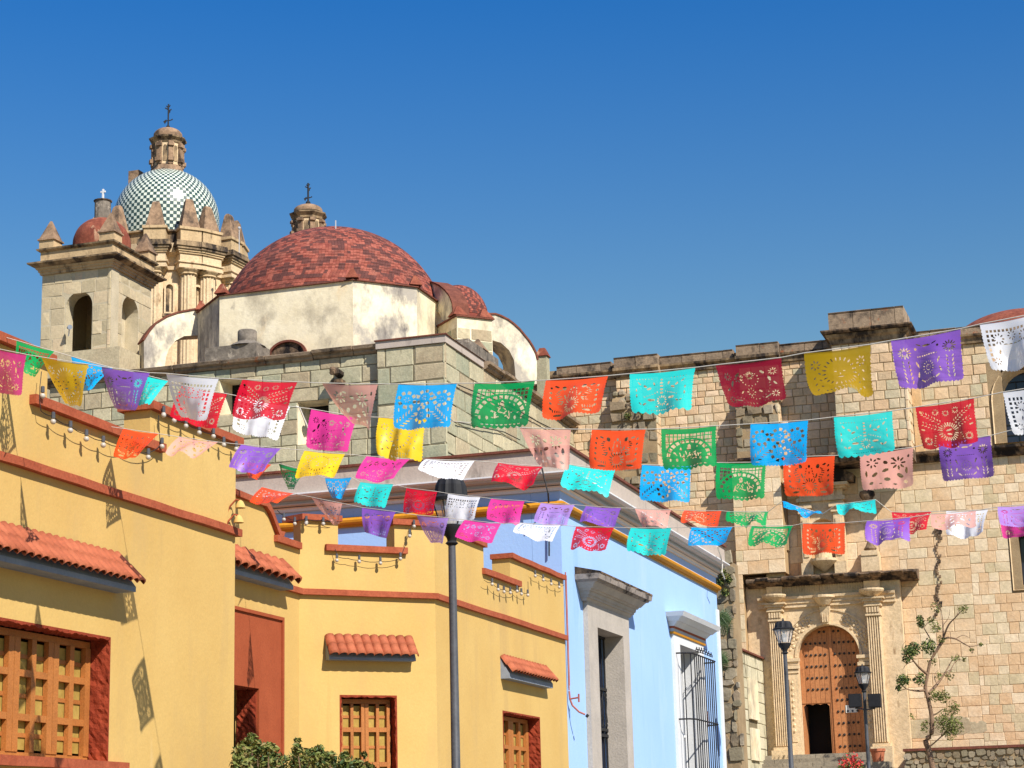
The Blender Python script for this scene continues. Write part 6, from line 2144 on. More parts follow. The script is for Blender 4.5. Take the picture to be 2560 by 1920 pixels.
weeds([(1812, 1440, 14), (1800, 1455, 10), (1822, 1450, 9), (1806, 1430, 8), (1812, 1480, 10)], RY - .1, 330, .12, 'tuft of green weeds high on the rubble pier, under the white cornice end', 7, [M['leafdark'], M['leafolive']])
weeds([(1585, 1000, 12), (1600, 1025, 16), (1570, 1040, 12)], YF - .9, 220, .13, 'dry olive weeds on the broken buttress behind the top turquoise banner', 8, [M['leafolive'], M['leafolive'], M['leafdark']])
weeds([(1570, 1252, 8), (1585, 1262, 9), (1592, 1272, 7)], YF - .9, 160, .13, 'yellowish weeds at the foot of the broken buttress above the blue house roof', 9, [M['leafolive']])


def palm(x, y, depth, label, seed, n=7, L=34):
    p = at_depth(x, y, depth)
    k = depth / FOC
    rnd = random.Random(seed)
    mb = MB()
    for i in range(n):
        a = RAD(-50 + 100 * i / (n - 1)) - .35
        tip = p + (_R * math.cos(a) + Vector((0, 0, 1)) * math.sin(a)) * L * k + Vector((0, rnd.uniform(-.3, .3), -.1))
        mid = (p + tip) / 2 + Vector((0, 0, .12))
        for s in range(8):
            t = (s + 1) / 9
            c = p.lerp(mid, t * 2) if t < .5 else mid.lerp(tip, t * 2 - 1)
            dr_ = (tip - p).normalized()
            sd = dr_.cross(Vector((0, 1, 0))).normalized()
            for sg in (1, -1):
                e = c + (dr_ * .5 + sd * sg * .6).normalized() * .26 - Vector((0, 0, .06))
                mb.add([c, c + dr_ * .04, e], [(0, 1, 2)])
        mb.tube([p, mid, tip], [.015, .012, .004], 4)
    o = mb.build('palm_frond', M['leafdark'])
    return tag(o, label, 'palm', 'palm fronds beside the blue house')


palm(1790, 1545, 56, 'green palm fronds reaching past the blue house above the yard wall', 1)
palm(1790, 1645, 56, 'short palm fronds peeping past the blue house at the yard wall', 2, L=24)

# clay pot and red flowers by the steps
p = hitY(2196, 1905, 77.6)
k = proj(p)[2] / FOC
pz0 = p.z
pt = thing('flower_pot', (p.x, p.y, pz0), 'round clay flower pot beside the portal steps', 'pot')
MB().lathe(p.x, p.y, [(.01, pz0), (.2, pz0), (.27, pz0 + .38), (.3, pz0 + .4), (.3, pz0 + .5), (.25, pz0 + .5), (.25, pz0 + .44), (.01, pz0 + .42)], 18).build('pot_body', M['pot'], pt, smooth=True)
MB().wbox(p.x - .45, p.x + .45, p.y - .4, p.y + .4, 3.0, pz0 - .003).build('pot_plinth', M['pathstone'], kind='structure')
c = hitY(2128, 1912, 73)
fp = thing('flowering_plant', (c.x, c.y, 3.2), 'bush of bright red flowers in front of the portal steps', 'flowers')
leaf_cloud([(c, .42, 1), (c + Vector((.2, 0, -.15)), .3, .6), (c + Vector((-.25, 0, -.15)), .3, .6)], 260, .13, [M['leaf']], 'foliage', fp, kind='stuff', seed=12)
leaf_cloud([(c + Vector((0, -.1, .12)), .36, 1), (c + Vector((.2, -.1, 0)), .25, .6), (c + Vector((-.25, -.1, .02)), .25, .6)], 260, .12, [M['flower']], 'blossoms', fp, kind='stuff', seed=13)
mb = MB()
for i in range(5): mb.tube([(c.x + .05 * i - .1, c.y, 2.9), (c.x + .12 * i - .24, c.y, c.z)], .02, 5)
mb.build('stem', M['bark'], fp)
# ceramic bells on the end of the first yellow wall
for x, y, lab in ((601, 1264, 'upper of two small yellow clay bells hanging on the house corner'), (597, 1301, 'lower of two small yellow clay bells hanging on the house corner')):
    p = hitX(x, y, XW + .14)
    o = thing('wall_bell', p, lab, 'bell', 'clay bells on the yellow wall')
    MB().lathe(p.x, p.y, [(.065, p.z - .03), (.06, p.z), (.035, p.z + .05), (.01, p.z + .07)], 12).build('bell_body', M['yellow'], o, smooth=True)
    mb = MB(); mb.tube([(p.x, p.y, p.z + .06), (p.x - .05, p.y - .02, p.z + .08), (p.x - .12, p.y - .04, p.z + .0), (p.x - .15, p.y - .05, p.z - .08)], .012, 5)
    mb.build('bracket', M['terracotta'], o)

# garlands of bulbs along the parapets
def garland(fr, wire, bulbs, label, d=.09, up=True):
    q_ = [fr.P(*fr.px(x, y, d), d) for x, y in wire]
    o = thing('string_lights', q_[0], label, 'string lights', 'bulb garlands on the yellow parapet')
    mb = MB()
    for a, b_ in zip(q_, q_[1:]):
        sag = min(.05, (a - b_).length * .06)
        mb.tube([a.lerp(b_, t) - Vector((0, 0, sag * 4 * t * (1 - t))) for t in (0, .25, .5, .75, 1)], .005, 4)
    mb.build('cable', M['cable'], o)
    for x, y in bulbs:
        c = fr.P(*fr.px(x, y, d + .02), d + .02)
        mb = MB(); mb.ball((c.x, c.y, c.z), .031, 10); bl = mb.build('bulb', M['bulb'], o, smooth='all')
        mb = MB(); mb.lathe(c.x, c.y, [(.01, c.z + .036), (.022, c.z + .036), (.02, c.z + .10), (.01, c.z + .105)], 8); mb.build('socket', M['polemetal'], bl)


s1 = lambda pts: [(x / 3.858, 820 + y / 3.858) for x, y in pts]
s2 = lambda pts: [(400 + x / 3.858, 920 + y / 3.858) for x, y in pts]
s3 = lambda pts: [(760 + x / 3.858, 920 + y / 3.858) for x, y in pts]
s4 = lambda pts: [(580 + x / 2.633, 1450 + y / 2.633) for x, y in pts]
garland(W1, s1([(400, 420), (385, 560), (382, 690), (395, 800), (512, 850), (672, 940), (832, 1020), (988, 1085), (1180, 1140), (1430, 1200), (1545, 1130), (1530, 840)]), s1([(410, 655), (512, 903), (678, 988), (832, 1070), (995, 1130), (1430, 1247), (1562, 1142), (1578, 842)]), 'bulb garland along the notch of the first yellow parapet')
garland(W1, s2([(0, 400), (120, 480), (240, 520), (378, 590), (500, 630), (610, 705), (740, 745)]), s2([(35, 450), (135, 508), (250, 560), (378, 625), (515, 660), (615, 742), (735, 782)]), 'bulb garland under the higher end of the first yellow parapet')
garland(W3, s2([(1130, 1370), (1195, 1425), (1300, 1470), (1410, 1455), (1560, 1470), (1670, 1480)]) + s3([(185, 1450)]), s2([(1195, 1462), (1300, 1502), (1412, 1490), (1575, 1503)]) + s3([(20, 1500), (185, 1503)]), 'bulb garland at the recessed corner beneath the lowest orange banner')
garland(W3, [(838, 1372), (845, 1392), (870, 1396), (900, 1400), (950, 1404), (1000, 1396), (1020, 1340), (1028, 1312)], [(842, 1401), (898, 1404), (951, 1408), (1001, 1397), (1024, 1340), (1035, 1316)], 'bulb garland under the parapet notch left of the lamp pole')
garland(W4, s4([(1660, 0), (1710, 15), (1752, 50), (1790, 62), (1832, 70), (1876, 58), (1905, 76), (1950, 84), (1948, 10)]), s4([(1712, 28), (1752, 64), (1790, 78), (1832, 84), (1876, 74), (1905, 92), (1947, 100)]), 'bulb garland of seven bulbs under the parapet notch near the blue house')
garland(W4, [(1330, 1426), (1350, 1440), (1375, 1452), (1395, 1462), (1411, 1462)], [(1338, 1440), (1358, 1450), (1378, 1460), (1398, 1468)], 'short bulb garland at the far end of the yellow parapet')
# loose cord and cables
def wire(pts, r, label, mt, name='hanging_cord', cat='cord'):
    mb = MB(); mb.tube(pts, r, 5)
    return mb.build(name, mt, label=label, cat=cat)


wire([hitX(x, y, XC + .05) for x, y in ((1145, 962), (1200, 985), (1270, 1012), (1340, 1052), (1400, 1082))], .022, 'sagging dark cable across the sunny side of the chapel, uppermost', M['cable'], 'wall_cable', 'cable')
wire([hitX(x, y, XC + .05) for x, y in ((1142, 1055), (1200, 1068), (1260, 1080), (1300, 1100))], .02, 'sagging dark cable on the sunny chapel side just above the blue house roof', M['cable'], 'wall_cable', 'cable')
wire([BL.P(*BL.px(x, y, .45), .45) if y < 1240 else BL.P(*BL.px(x, y, .06), .06) for x, y in ((1355, 1170), (1362, 1200), (1370, 1232), (1372, 1260), (1373, 1330), (1373, 1390))], .018, 'black cable dropping over the blue house cornice', M['cable'], 'wall_cable', 'cable')
wire([hitX(x, y, XB + .5) for x, y in ((1793, 1366), (1800, 1384), (1806, 1410), (1805, 1430), (1812, 1447))], .02, 'pale cord dangling from the far end of the white cornice', M['cord'])
# ------------------------------------------------------------------ cut-paper banners
def cut(kind, nx, ny, seed):
    """True where the paper is kept; x 0..1.3 across, y 0..1 down"""
    rnd = random.Random(seed)
    X, Y_ = np.meshgrid((np.arange(nx) + .5) / nx * 1.3, (np.arange(ny) + .5) / ny)
    hole = np.zeros((ny, nx), bool)

    def ell(cx, cy, a, b, ang=0.):
        c, s = math.cos(ang), math.sin(ang)
        u, v = (X - cx) * c + (Y_ - cy) * s, -(X - cx) * s + (Y_ - cy) * c
        k_ = .84 if min(a, b) > .015 else 1.
        if a > 0 and b > 0: hole[(u / (a * k_)) ** 2 + (v / (b * k_)) ** 2 < 1] = True

    def petals(cx, cy, r0, r1, n, w, ph=0., a0=0., a1=6.2832):
        for k in range(n):
            t = ph + a0 + (a1 - a0) * k / n
            ell(cx + (r0 + r1) / 2 * math.cos(t), cy + (r0 + r1) / 2 * math.sin(t), (r1 - r0) / 2, w, t)

    def dashes(x0, y0, x1, y1, n, l, w, tilt):
        t0 = math.atan2(y1 - y0, x1 - x0)
        for k in range(n):
            f = k / max(1, n - 1)
            ell(x0 + (x1 - x0) * f, y0 + (y1 - y0) * f, l, w, t0 + tilt)

    def spray(x0, y0, x1, y1, n, l, w, off):
        t0 = math.atan2(y1 - y0, x1 - x0)
        nx_, ny_ = -math.sin(t0), math.cos(t0)
        for s in (1, -1):
            for k in range(n):
                f = k / max(1, n - 1)
                ell(x0 + (x1 - x0) * f + nx_ * off * s, y0 + (y1 - y0) * f + ny_ * off * s, l, w, t0 + s * .7)

    def sq(x0, y0, x1, y1):
        hole[(X > x0) & (X < x1) & (Y_ > y0) & (Y_ < y1)] = True

    if kind == 'blue':
        for cx, cy in ((.25, .36), (.65, .31), (1.04, .34), (.63, .70)):
            for k in range(8):
                t = k * math.pi / 4 + .2
                x, y = cx + .165 * math.cos(t), cy + .165 * math.sin(t)
                c, s = math.cos(t), math.sin(t)
                u, v = (X - x) * c + (Y_ - y) * s, -(X - x) * s + (Y_ - y) * c
                hole[(abs(u) < .036) & (abs(v) < .036)] = True
            petals(cx, cy, .03, .07, 6, .006)
        spray(.12, .88, .40, .60, 6, .045, .012, .06)
        spray(1.18, .86, .90, .60, 6, .045, .012, .06)
        for x in (.45, .85): ell(x, .24, .02, .006); ell(x, .24, .006, .02)
        ell(.1, .6, .012, .04); ell(1.22, .6, .012, .04)
    elif kind == 'green':
        R = np.hypot(X - .65, (Y_ - .80) * 1.05)
        gx, gy = (X * 14) % 1.3, (Y_ * 13) % 1.3
        g = (gx > .28) & (gy > .28) & (Y_ > .14) & (X > .10) & (X < 1.2) & (R > .60) & (Y_ < .9)
        hole[g] = True
        A = np.arctan2(.80 - Y_, X - .65)
        ring = (R > .47) & (R < .55) & (A > .1) & (A < 3.05) & ((A * 6.5) % 1.6 > .55)
        hole[ring] = True
        for k in range(26):
            t, rr_ = rnd.uniform(.2, 2.9), rnd.uniform(.12, .42)
            ell(.65 + rr_ * math.cos(t), .82 - rr_ * math.sin(t), rnd.uniform(.02, .06), rnd.uniform(.008, .02), rnd.uniform(0, 3))
        ell(.65, .46, .05, .08); ell(.50, .70, .02, .09, .2); ell(.82, .70, .02, .09, -.2)
        ell(.62, .52, .02, .02)
        dashes(.25, .92, 1.05, .92, 9, .03, .012, 0)
        for x in (.2, .35, .95, 1.1): ell(x, .78, .03, .045)
    elif kind == 'orange':
        petals(.65, .74, .10, .20, 16, .014)
        for s in (1, -1):
            f = lambda x: .65 + s * (x - .65)
            for k in range(7): ell(f(.96 + .04 * math.sin(k)), .30 + .055 * k, .055, .012, s * (.5 - .08 * k))
            for k in range(5): ell(f(1.14), .24 + .13 * k, .028, .042, s * .5)
            ell(f(.87), .24, .05, .07, s * .4); ell(f(.87), .24, .0, .0)
            ell(f(1.03), .2, .06, .028, s * -.4)
            ell(f(.83), .48, .022, .075, s * .35); ell(f(.9), .62, .022, .06, s * -.5)
            for k in range(5): ell(f(.72 + .015 * k), .3 + .07 * k, .012, .03, s * -.4)
            ell(f(1.0), .9, .11, .03, s * .1); dashes(f(.92), .82, f(1.1), .80, 5, .035, .011, 1.5)
        ell(.65, .24, .03, .05); ell(.65, .4, .02, .04)
    elif kind == 'red':
        petals(.65, .64, .115, .225, 24, .011)
        ell(.65, .60, .075, .022, -.25); ell(.65, .69, .06, .02, .1)
        for cx, cy in ((.42, .17), (.64, .21), (.86, .17)): petals(cx, cy, .035, .075, 10, .009)
        for cx, cy in ((.17, .82), (1.13, .82)): petals(cx, cy, .04, .09, 12, .010)
        for s in (1, -1):
            f = lambda x: .65 + s * (x - .65)
            spray(f(.82), .42, f(1.16), .18, 7, .028, .009, .035)
            spray(f(.86), .56, f(1.18), .42, 6, .026, .009, .035)
            ell(f(1.2), .15, .03, .05, s * .6); ell(f(1.2), .56, .05, .02, s * -.3)
            dashes(f(.95), .72, f(1.02), .92, 5, .022, .008, 1.4)
        dashes(.3, .93, 1., .93, 9, .022, .010, 1.5)
    elif kind in ('magenta', 'crimson'):
        for cx, cy, n in ((.2, .26, 9), (1.1, .26, 9), (.65, .26, 12), (.2, .80, 8), (1.1, .8, 8), (.42, .3, 8)): petals(cx, cy, .03, .09, n, .010)
        for s in (1, -1):
            f = lambda x: .65 + s * (x - .65)
            ell(f(.9), .22, .07, .024, s * .7); ell(f(1.02), .40, .026, .09, s * -.25)
            ell(f(1.12), .54, .06, .022, s * .9); ell(f(.95), .82, .07, .022, s * -.4)
            ell(f(.84), .62, .05, .018, s * .9)
            for k in range(9):
                t = -.2 + .3 * k
                ell(f(.8 + .22 * math.cos(t)), .55 + .25 * math.sin(t), .016, .007, s * t)
        for k in range(14):
            t = 2 * math.pi * k / 14
            ell(.65 + .17 * math.cos(t), .34 + .14 * math.sin(t), .012, .012)
        petals(.65, .62, .05, .10, 8, .012)
        dashes(.35, .9, .95, .9, 9, .018, .008, 1.2)
    elif kind == 'salmon':
        petals(.93, .34, .05, .19, 8, .030)
        petals(.30, .30, .05, .16, 7, .028)
        ell(.62, .30, .07, .055, .5); ell(.62, .52, .10, .05, -.5); ell(.95, .66, .10, .06, .6); ell(.35, .62, .10, .05, -.7)
        ell(.65, .76, .09, .055); ell(1.12, .56, .04, .10); ell(.15, .6, .03, .10)
        ell(1.08, .84, .07, .045, .5); ell(.25, .84, .07, .04, -.5); ell(.46, .18, .06, .03, .3); ell(1.18, .2, .03, .05)
        ell(.8, .2, .05, .03); ell(.48, .86, .05, .02); ell(.82, .88, .06, .02)
    elif kind == 'white':
        for k in range(13):
            x = .10 + k * .088
            sq(x, .15, x + .05, .215)
        for k in range(6):
            y = .26 + k * .10
            for x in (.10, 1.14):
                sq(x, y, x + .055, y + .06)
            if k < 3:
                for x in (.20, 1.04): sq(x, y, x + .05, y + .055)
        petals(.35, .36, .06, .13, 9, .016); petals(.95, .36, .06, .13, 9, .016); petals(.65, .30, .05, .10, 8, .014)
        dashes(.48, .47, .82, .47, 4, .05, .010, 0)
        petals(.22, .82, .04, .08, 7, .012); petals(1.08, .82, .04, .08, 7, .012)
        ell(.32, .62, .02, .06, .3); ell(.98, .62, .02, .06, -.3)
    elif kind in ('purple', 'lilac'):
        petals(.22, .31, .04, .125, 12, .013); petals(1.08, .29, .04, .125, 12, .013)
        for x, s in ((.22, 1), (1.08, -1)):
            for k in range(6):
                ell(x - .05, .5 + .075 * k, .034, .011, 1.1); ell(x + .05, .5 + .075 * k, .034, .011, 2.0)
        ell(.65, .19, .10, .026); ell(.5, .16, .05, .014, .5); ell(.8, .16, .05, .014, -.5)
        ell(.43, .24, .03, .03); ell(.87, .24, .03, .03)
        petals(.65, .66, .10, .135, 14, .008)
        petals(.65, .66, .04, .06, 8, .008)
        dashes(.45, .40, .85, .40, 9, .022, .007, 0)
        for s in (1, -1):
            f = lambda x: .65 + s * (x - .65)
            ell(f(.88), .55, .018, .075, s * .35); ell(f(.9), .74, .018, .06, s * -.3); ell(f(.83), .87, .05, .014, s * -.7)
        dashes(.55, .89, .75, .89, 5, .016, .006, 1.2)
    elif kind == 'yellow':
        petals(.65, .47, .27, .36, 22, .016)
        ell(.65, .58, .07, .02); ell(.56, .43, .03, .016); ell(.74, .43, .03, .016); ell(.65, .50, .014, .03)
        for cx in (.2, 1.1):
            petals(cx, .24, .04, .10, 7, .016)
            for k in range(6): ell(cx + .05 * (-1) ** k, .42 + .08 * k, .03, .012, .8 * (-1) ** k)
        dashes(.3, .90, 1.0, .90, 10, .026, .010, 1.)
        dashes(.4, .96, .9, .96, 8, .02, .008, -1.)
    elif kind == 'turq':
        for k in range(5): ell(.65, .2 + .08 * k, .03 + .004 * k, .026)
        for s in (1, -1):
            f = lambda x: .65 + s * (x - .65)
            ell(f(.80), .30, .022, .05, s * .3); ell(f(.9), .42, .06, .028, s * .5); ell(f(.98), .36, .03, .05, s * .7)
            ell(f(1.1), .28, .055, .018, s * -.9); ell(f(1.16), .46, .016, .05); ell(f(1.16), .6, .016, .05)
            ell(f(.88), .68, .085, .032, s * .1); ell(f(1.02), .78, .05, .022, s * .6); ell(f(.78), .82, .04, .018)
            ell(f(1.1), .78, .04, .018, s * -.8); dashes(f(.74), .5, f(1.0), .62, 6, .02, .008, .5)
            dashes(f(.85), .17, f(1.15), .17, 6, .018, .007, .8)
        petals(.65, .70, .06, .12, 12, .010)
        dashes(.35, .91, .95, .91, 12, .014, .008, 0)
    keep = ~hole
    fine = [(.10 + .085 * k, .125) for k in range(14)] + [(.075, .2 + .07 * k) for k in range(10)] + [(1.225, .2 + .07 * k) for k in range(10)]
    if kind not in ('green', 'white', 'salmon'):
        for fx, fy in fine: ell(fx, fy, .014 if fy < .13 else .007, .006 if fy < .13 else .014)
    # little slits scattered between the big figures
    for _ in range(60 if kind not in ('blue', 'white') else 22):
        fx, fy = rnd.uniform(.12, 1.18), rnd.uniform(.2, .92)
        i0, j0 = int(fx / 1.3 * nx), int(fy * ny)
        w0 = max(2, nx // 26)
        if not hole[max(0, j0 - w0):j0 + w0, max(0, i0 - w0):i0 + w0].any(): ell(fx, fy, .022, .008, rnd.uniform(0, 3.1))
    # hem stays whole, edges are scalloped, lower corners rounded
    keep[Y_ < .09] = True
    e = .022
    keep[(X < .03) | (X > 1.27)] = True
    if kind == 'red':
        lob = .05 * (1 - np.abs(np.sin(X / 1.3 * 3 * math.pi)))
    elif kind in ('turq', 'green'):
        lob = .045 * (1 - np.abs(np.sin(X / 1.3 * 9 * math.pi)))
    else:
        lob = e * (1 - np.abs(np.sin(X / 1.3 * 17 * math.pi)))
    keep[Y_ > 1 - lob] = False
    sc = e * .7 * (1 - np.abs(np.sin(Y_ * 14 * math.pi)))
    keep[((X < sc) | (X > 1.3 - sc)) & (Y_ > .12)] = False
    rc = .10
    for cx, sg in ((rc, -1), (1.3 - rc, 1)):
        keep[((X - cx) * sg > 0) & (Y_ > 1 - rc) & (np.hypot(X - cx, Y_ - 1 + rc) > rc)] = False
    return keep


PAPER = {
    'blue': paper('blue_paper', S(16, 172, 236)), 'turq': paper('turquoise_paper', S(44, 214, 202)), 'green': paper('green_paper', S(10, 158, 78)),
    'orange': paper('orange_paper', S(244, 84, 28)), 'red': paper('red_paper', S(212, 22, 40)), 'crimson': paper('crimson_paper', S(190, 6, 64)),
    'magenta': paper('magenta_paper', S(226, 60, 146)), 'salmon': paper('salmon_paper', S(244, 178, 158), .3, .16), 'white': paper('white_paper', S(236, 236, 236)),
    'purple': paper('purple_paper', S(140, 92, 190)), 'lilac': paper('lilac_paper', S(186, 148, 226), .25, .12), 'yellow': paper('yellow_paper', S(242, 200, 24)),
}
COLN = {'blue': 'sky blue', 'turq': 'turquoise', 'green': 'green', 'orange': 'orange', 'red': 'red', 'crimson': 'crimson', 'magenta': 'magenta pink', 'salmon': 'salmon pink', 'white': 'white', 'purple': 'purple', 'lilac': 'pale lilac', 'yellow': 'yellow'}
MOTIF = {'blue': 'four ringed flowers', 'turq': 'birds and a bell', 'green': 'a lattice and an arch', 'orange': 'two eagles', 'red': 'a big sunburst flower', 'crimson': 'dotted butterflies', 'magenta': 'birds and stars', 'salmon': 'wide lacy cutouts', 'white': 'a border of little squares', 'purple': 'a vase and flowers', 'lilac': 'a vase and flowers', 'yellow': 'a sun face'}


def banner(kind, tl, tr, br, bl, t0, t1, toward, res, seed, label, group, wave=1., H=None):
    nx, ny = res
    A, B = at_depth(*tl, t0), at_depth(*tr, t1)
    if tl[0] < 588 and A.x < XW + .12: A = hitX(*tl, XW + .12)
    if tr[0] < 588 and B.x < XW + .12: B = hitX(*tr, XW + .12)
    Wd = (B - A).length
    H = H or max(.34, min(.40, Wd * .78))

    def foot(top, p, sgn):
        d = ray(*p)
        # |EYE + d t - top| = H
        m = EYE - top
        a, b_, c = d.dot(d), 2 * d.dot(m), m.dot(m) - H * H
        D_ = b_ * b_ - 4 * a * c
        if D_ <= 0: return EYE + d * (-b_ / (2 * a))
        return EYE + d * ((-b_ + sgn * math.sqrt(D_)) / (2 * a))
    sg = -1 if toward else 1
    Cc, Dd = foot(B, br, sg), foot(A, bl, sg)
    rnd = random.Random(seed * 7 + 1)
    u, v = np.meshgrid(np.linspace(0, 1, nx + 1), np.linspace(0, 1, ny + 1))
    a, b_, c, d = (np.array(p) for p in (A, B, Cc, Dd))
    P_ = (a[None, None] * ((1 - u) * (1 - v))[..., None] + b_[None, None] * (u * (1 - v))[..., None] + c[None, None] * (u * v)[..., None] + d[None, None] * ((1 - u) * v)[..., None])
    nrm = np.cross(b_ - a, d - a)
    nrm = nrm / np.linalg.norm(nrm)
    if np.dot(nrm, np.array(EYE) - a) < 0: nrm = -nrm
    ph, f1, f2 = rnd.uniform(0, 6.28), rnd.uniform(.8, 1.5), rnd.uniform(1.6, 2.6)
    narrow = max(0, 1 - (Cc - Dd).length / Wd)
    amp = (.018 + .05 * narrow) * wave
    off = amp * np.minimum(1, v * 1.3) * (np.sin(2 * math.pi * f1 * u + ph) + .45 * np.sin(2 * math.pi * f2 * u + 2 * ph + 1.4 * v)) + .02 * wave * np.sin(math.pi * v) * (1 - .5 * u)
    for _ in range(4):         # creases
        th, fq = rnd.uniform(0, math.pi), rnd.uniform(2.5, 6)
        off = off + .0022 * v * np.abs(np.sin(fq * math.pi * (u * math.cos(th) + .75 * v * math.sin(th)) + rnd.uniform(0, 6)))
    P_ = P_ + off[..., None] * nrm
    P_[..., 2] -= (.012 * np.sin(math.pi * u) * (1 - v))
    keep = cut(kind, nx, ny, seed)
    jj, ii = np.nonzero(keep)
    w = nx + 1
    q0 = jj * w + ii
    faces = np.stack([q0, q0 + 1, q0 + w + 1, q0 + w], 1)
    usedv, inv = np.unique(faces.ravel(), return_inverse=True)
    V = P_.reshape(-1, 3)[usedv]
    ctr = (V.min(0) + V.max(0)) / 2
    me = bpy.data.meshes.new('paper_banner')
    nf = len(faces)
    me.vertices.add(len(V)); me.vertices.foreach_set('co', (V - ctr).astype(np.float32).ravel())
    me.loops.add(nf * 4); me.loops.foreach_set('vertex_index', inv.astype(np.int32).ravel())
    me.polygons.add(nf); me.polygons.foreach_set('loop_start', (np.arange(nf) * 4).astype(np.int32))
    me.polygons.foreach_set('use_smooth', np.ones(nf, bool))
    me.update(calc_edges=True)
    me.validate()
    me.materials.append(PAPER[kind])
    o = bpy.data.objects.new('paper_banner', me)
    link(o, None, Vector(ctr))
    tag(o, label, 'paper banner', group)
    return A, B


cv = {1: (0, 820, 3.858), 2: (400, 920, 3.858), 3: (760, 920, 3.858), 4: (1140, 920, 3.858), 5: (2130, 760, 3.858), 6: (2130, 1060, 3.858), 7: (1500, 900, 3.858), 8: (1800, 820, 3.858), 9: (1380, 1200, 4.6083), 10: (1760, 1200, 2.765)}


def cp_(c, x, y):
    ox, oy, s = cv[c]
    return ox + x / s, oy + y / s


def row(*items):
    out = []
    for it in items:
        kind, c, pts = it[0], it[1], it[2]
        cs = c if isinstance(c, tuple) else (c,) * 4
        out.append((kind, [cp_(cc, *p) for cc, p in zip(cs, pts)], it[3] if len(it) > 3 else {}))
    return out


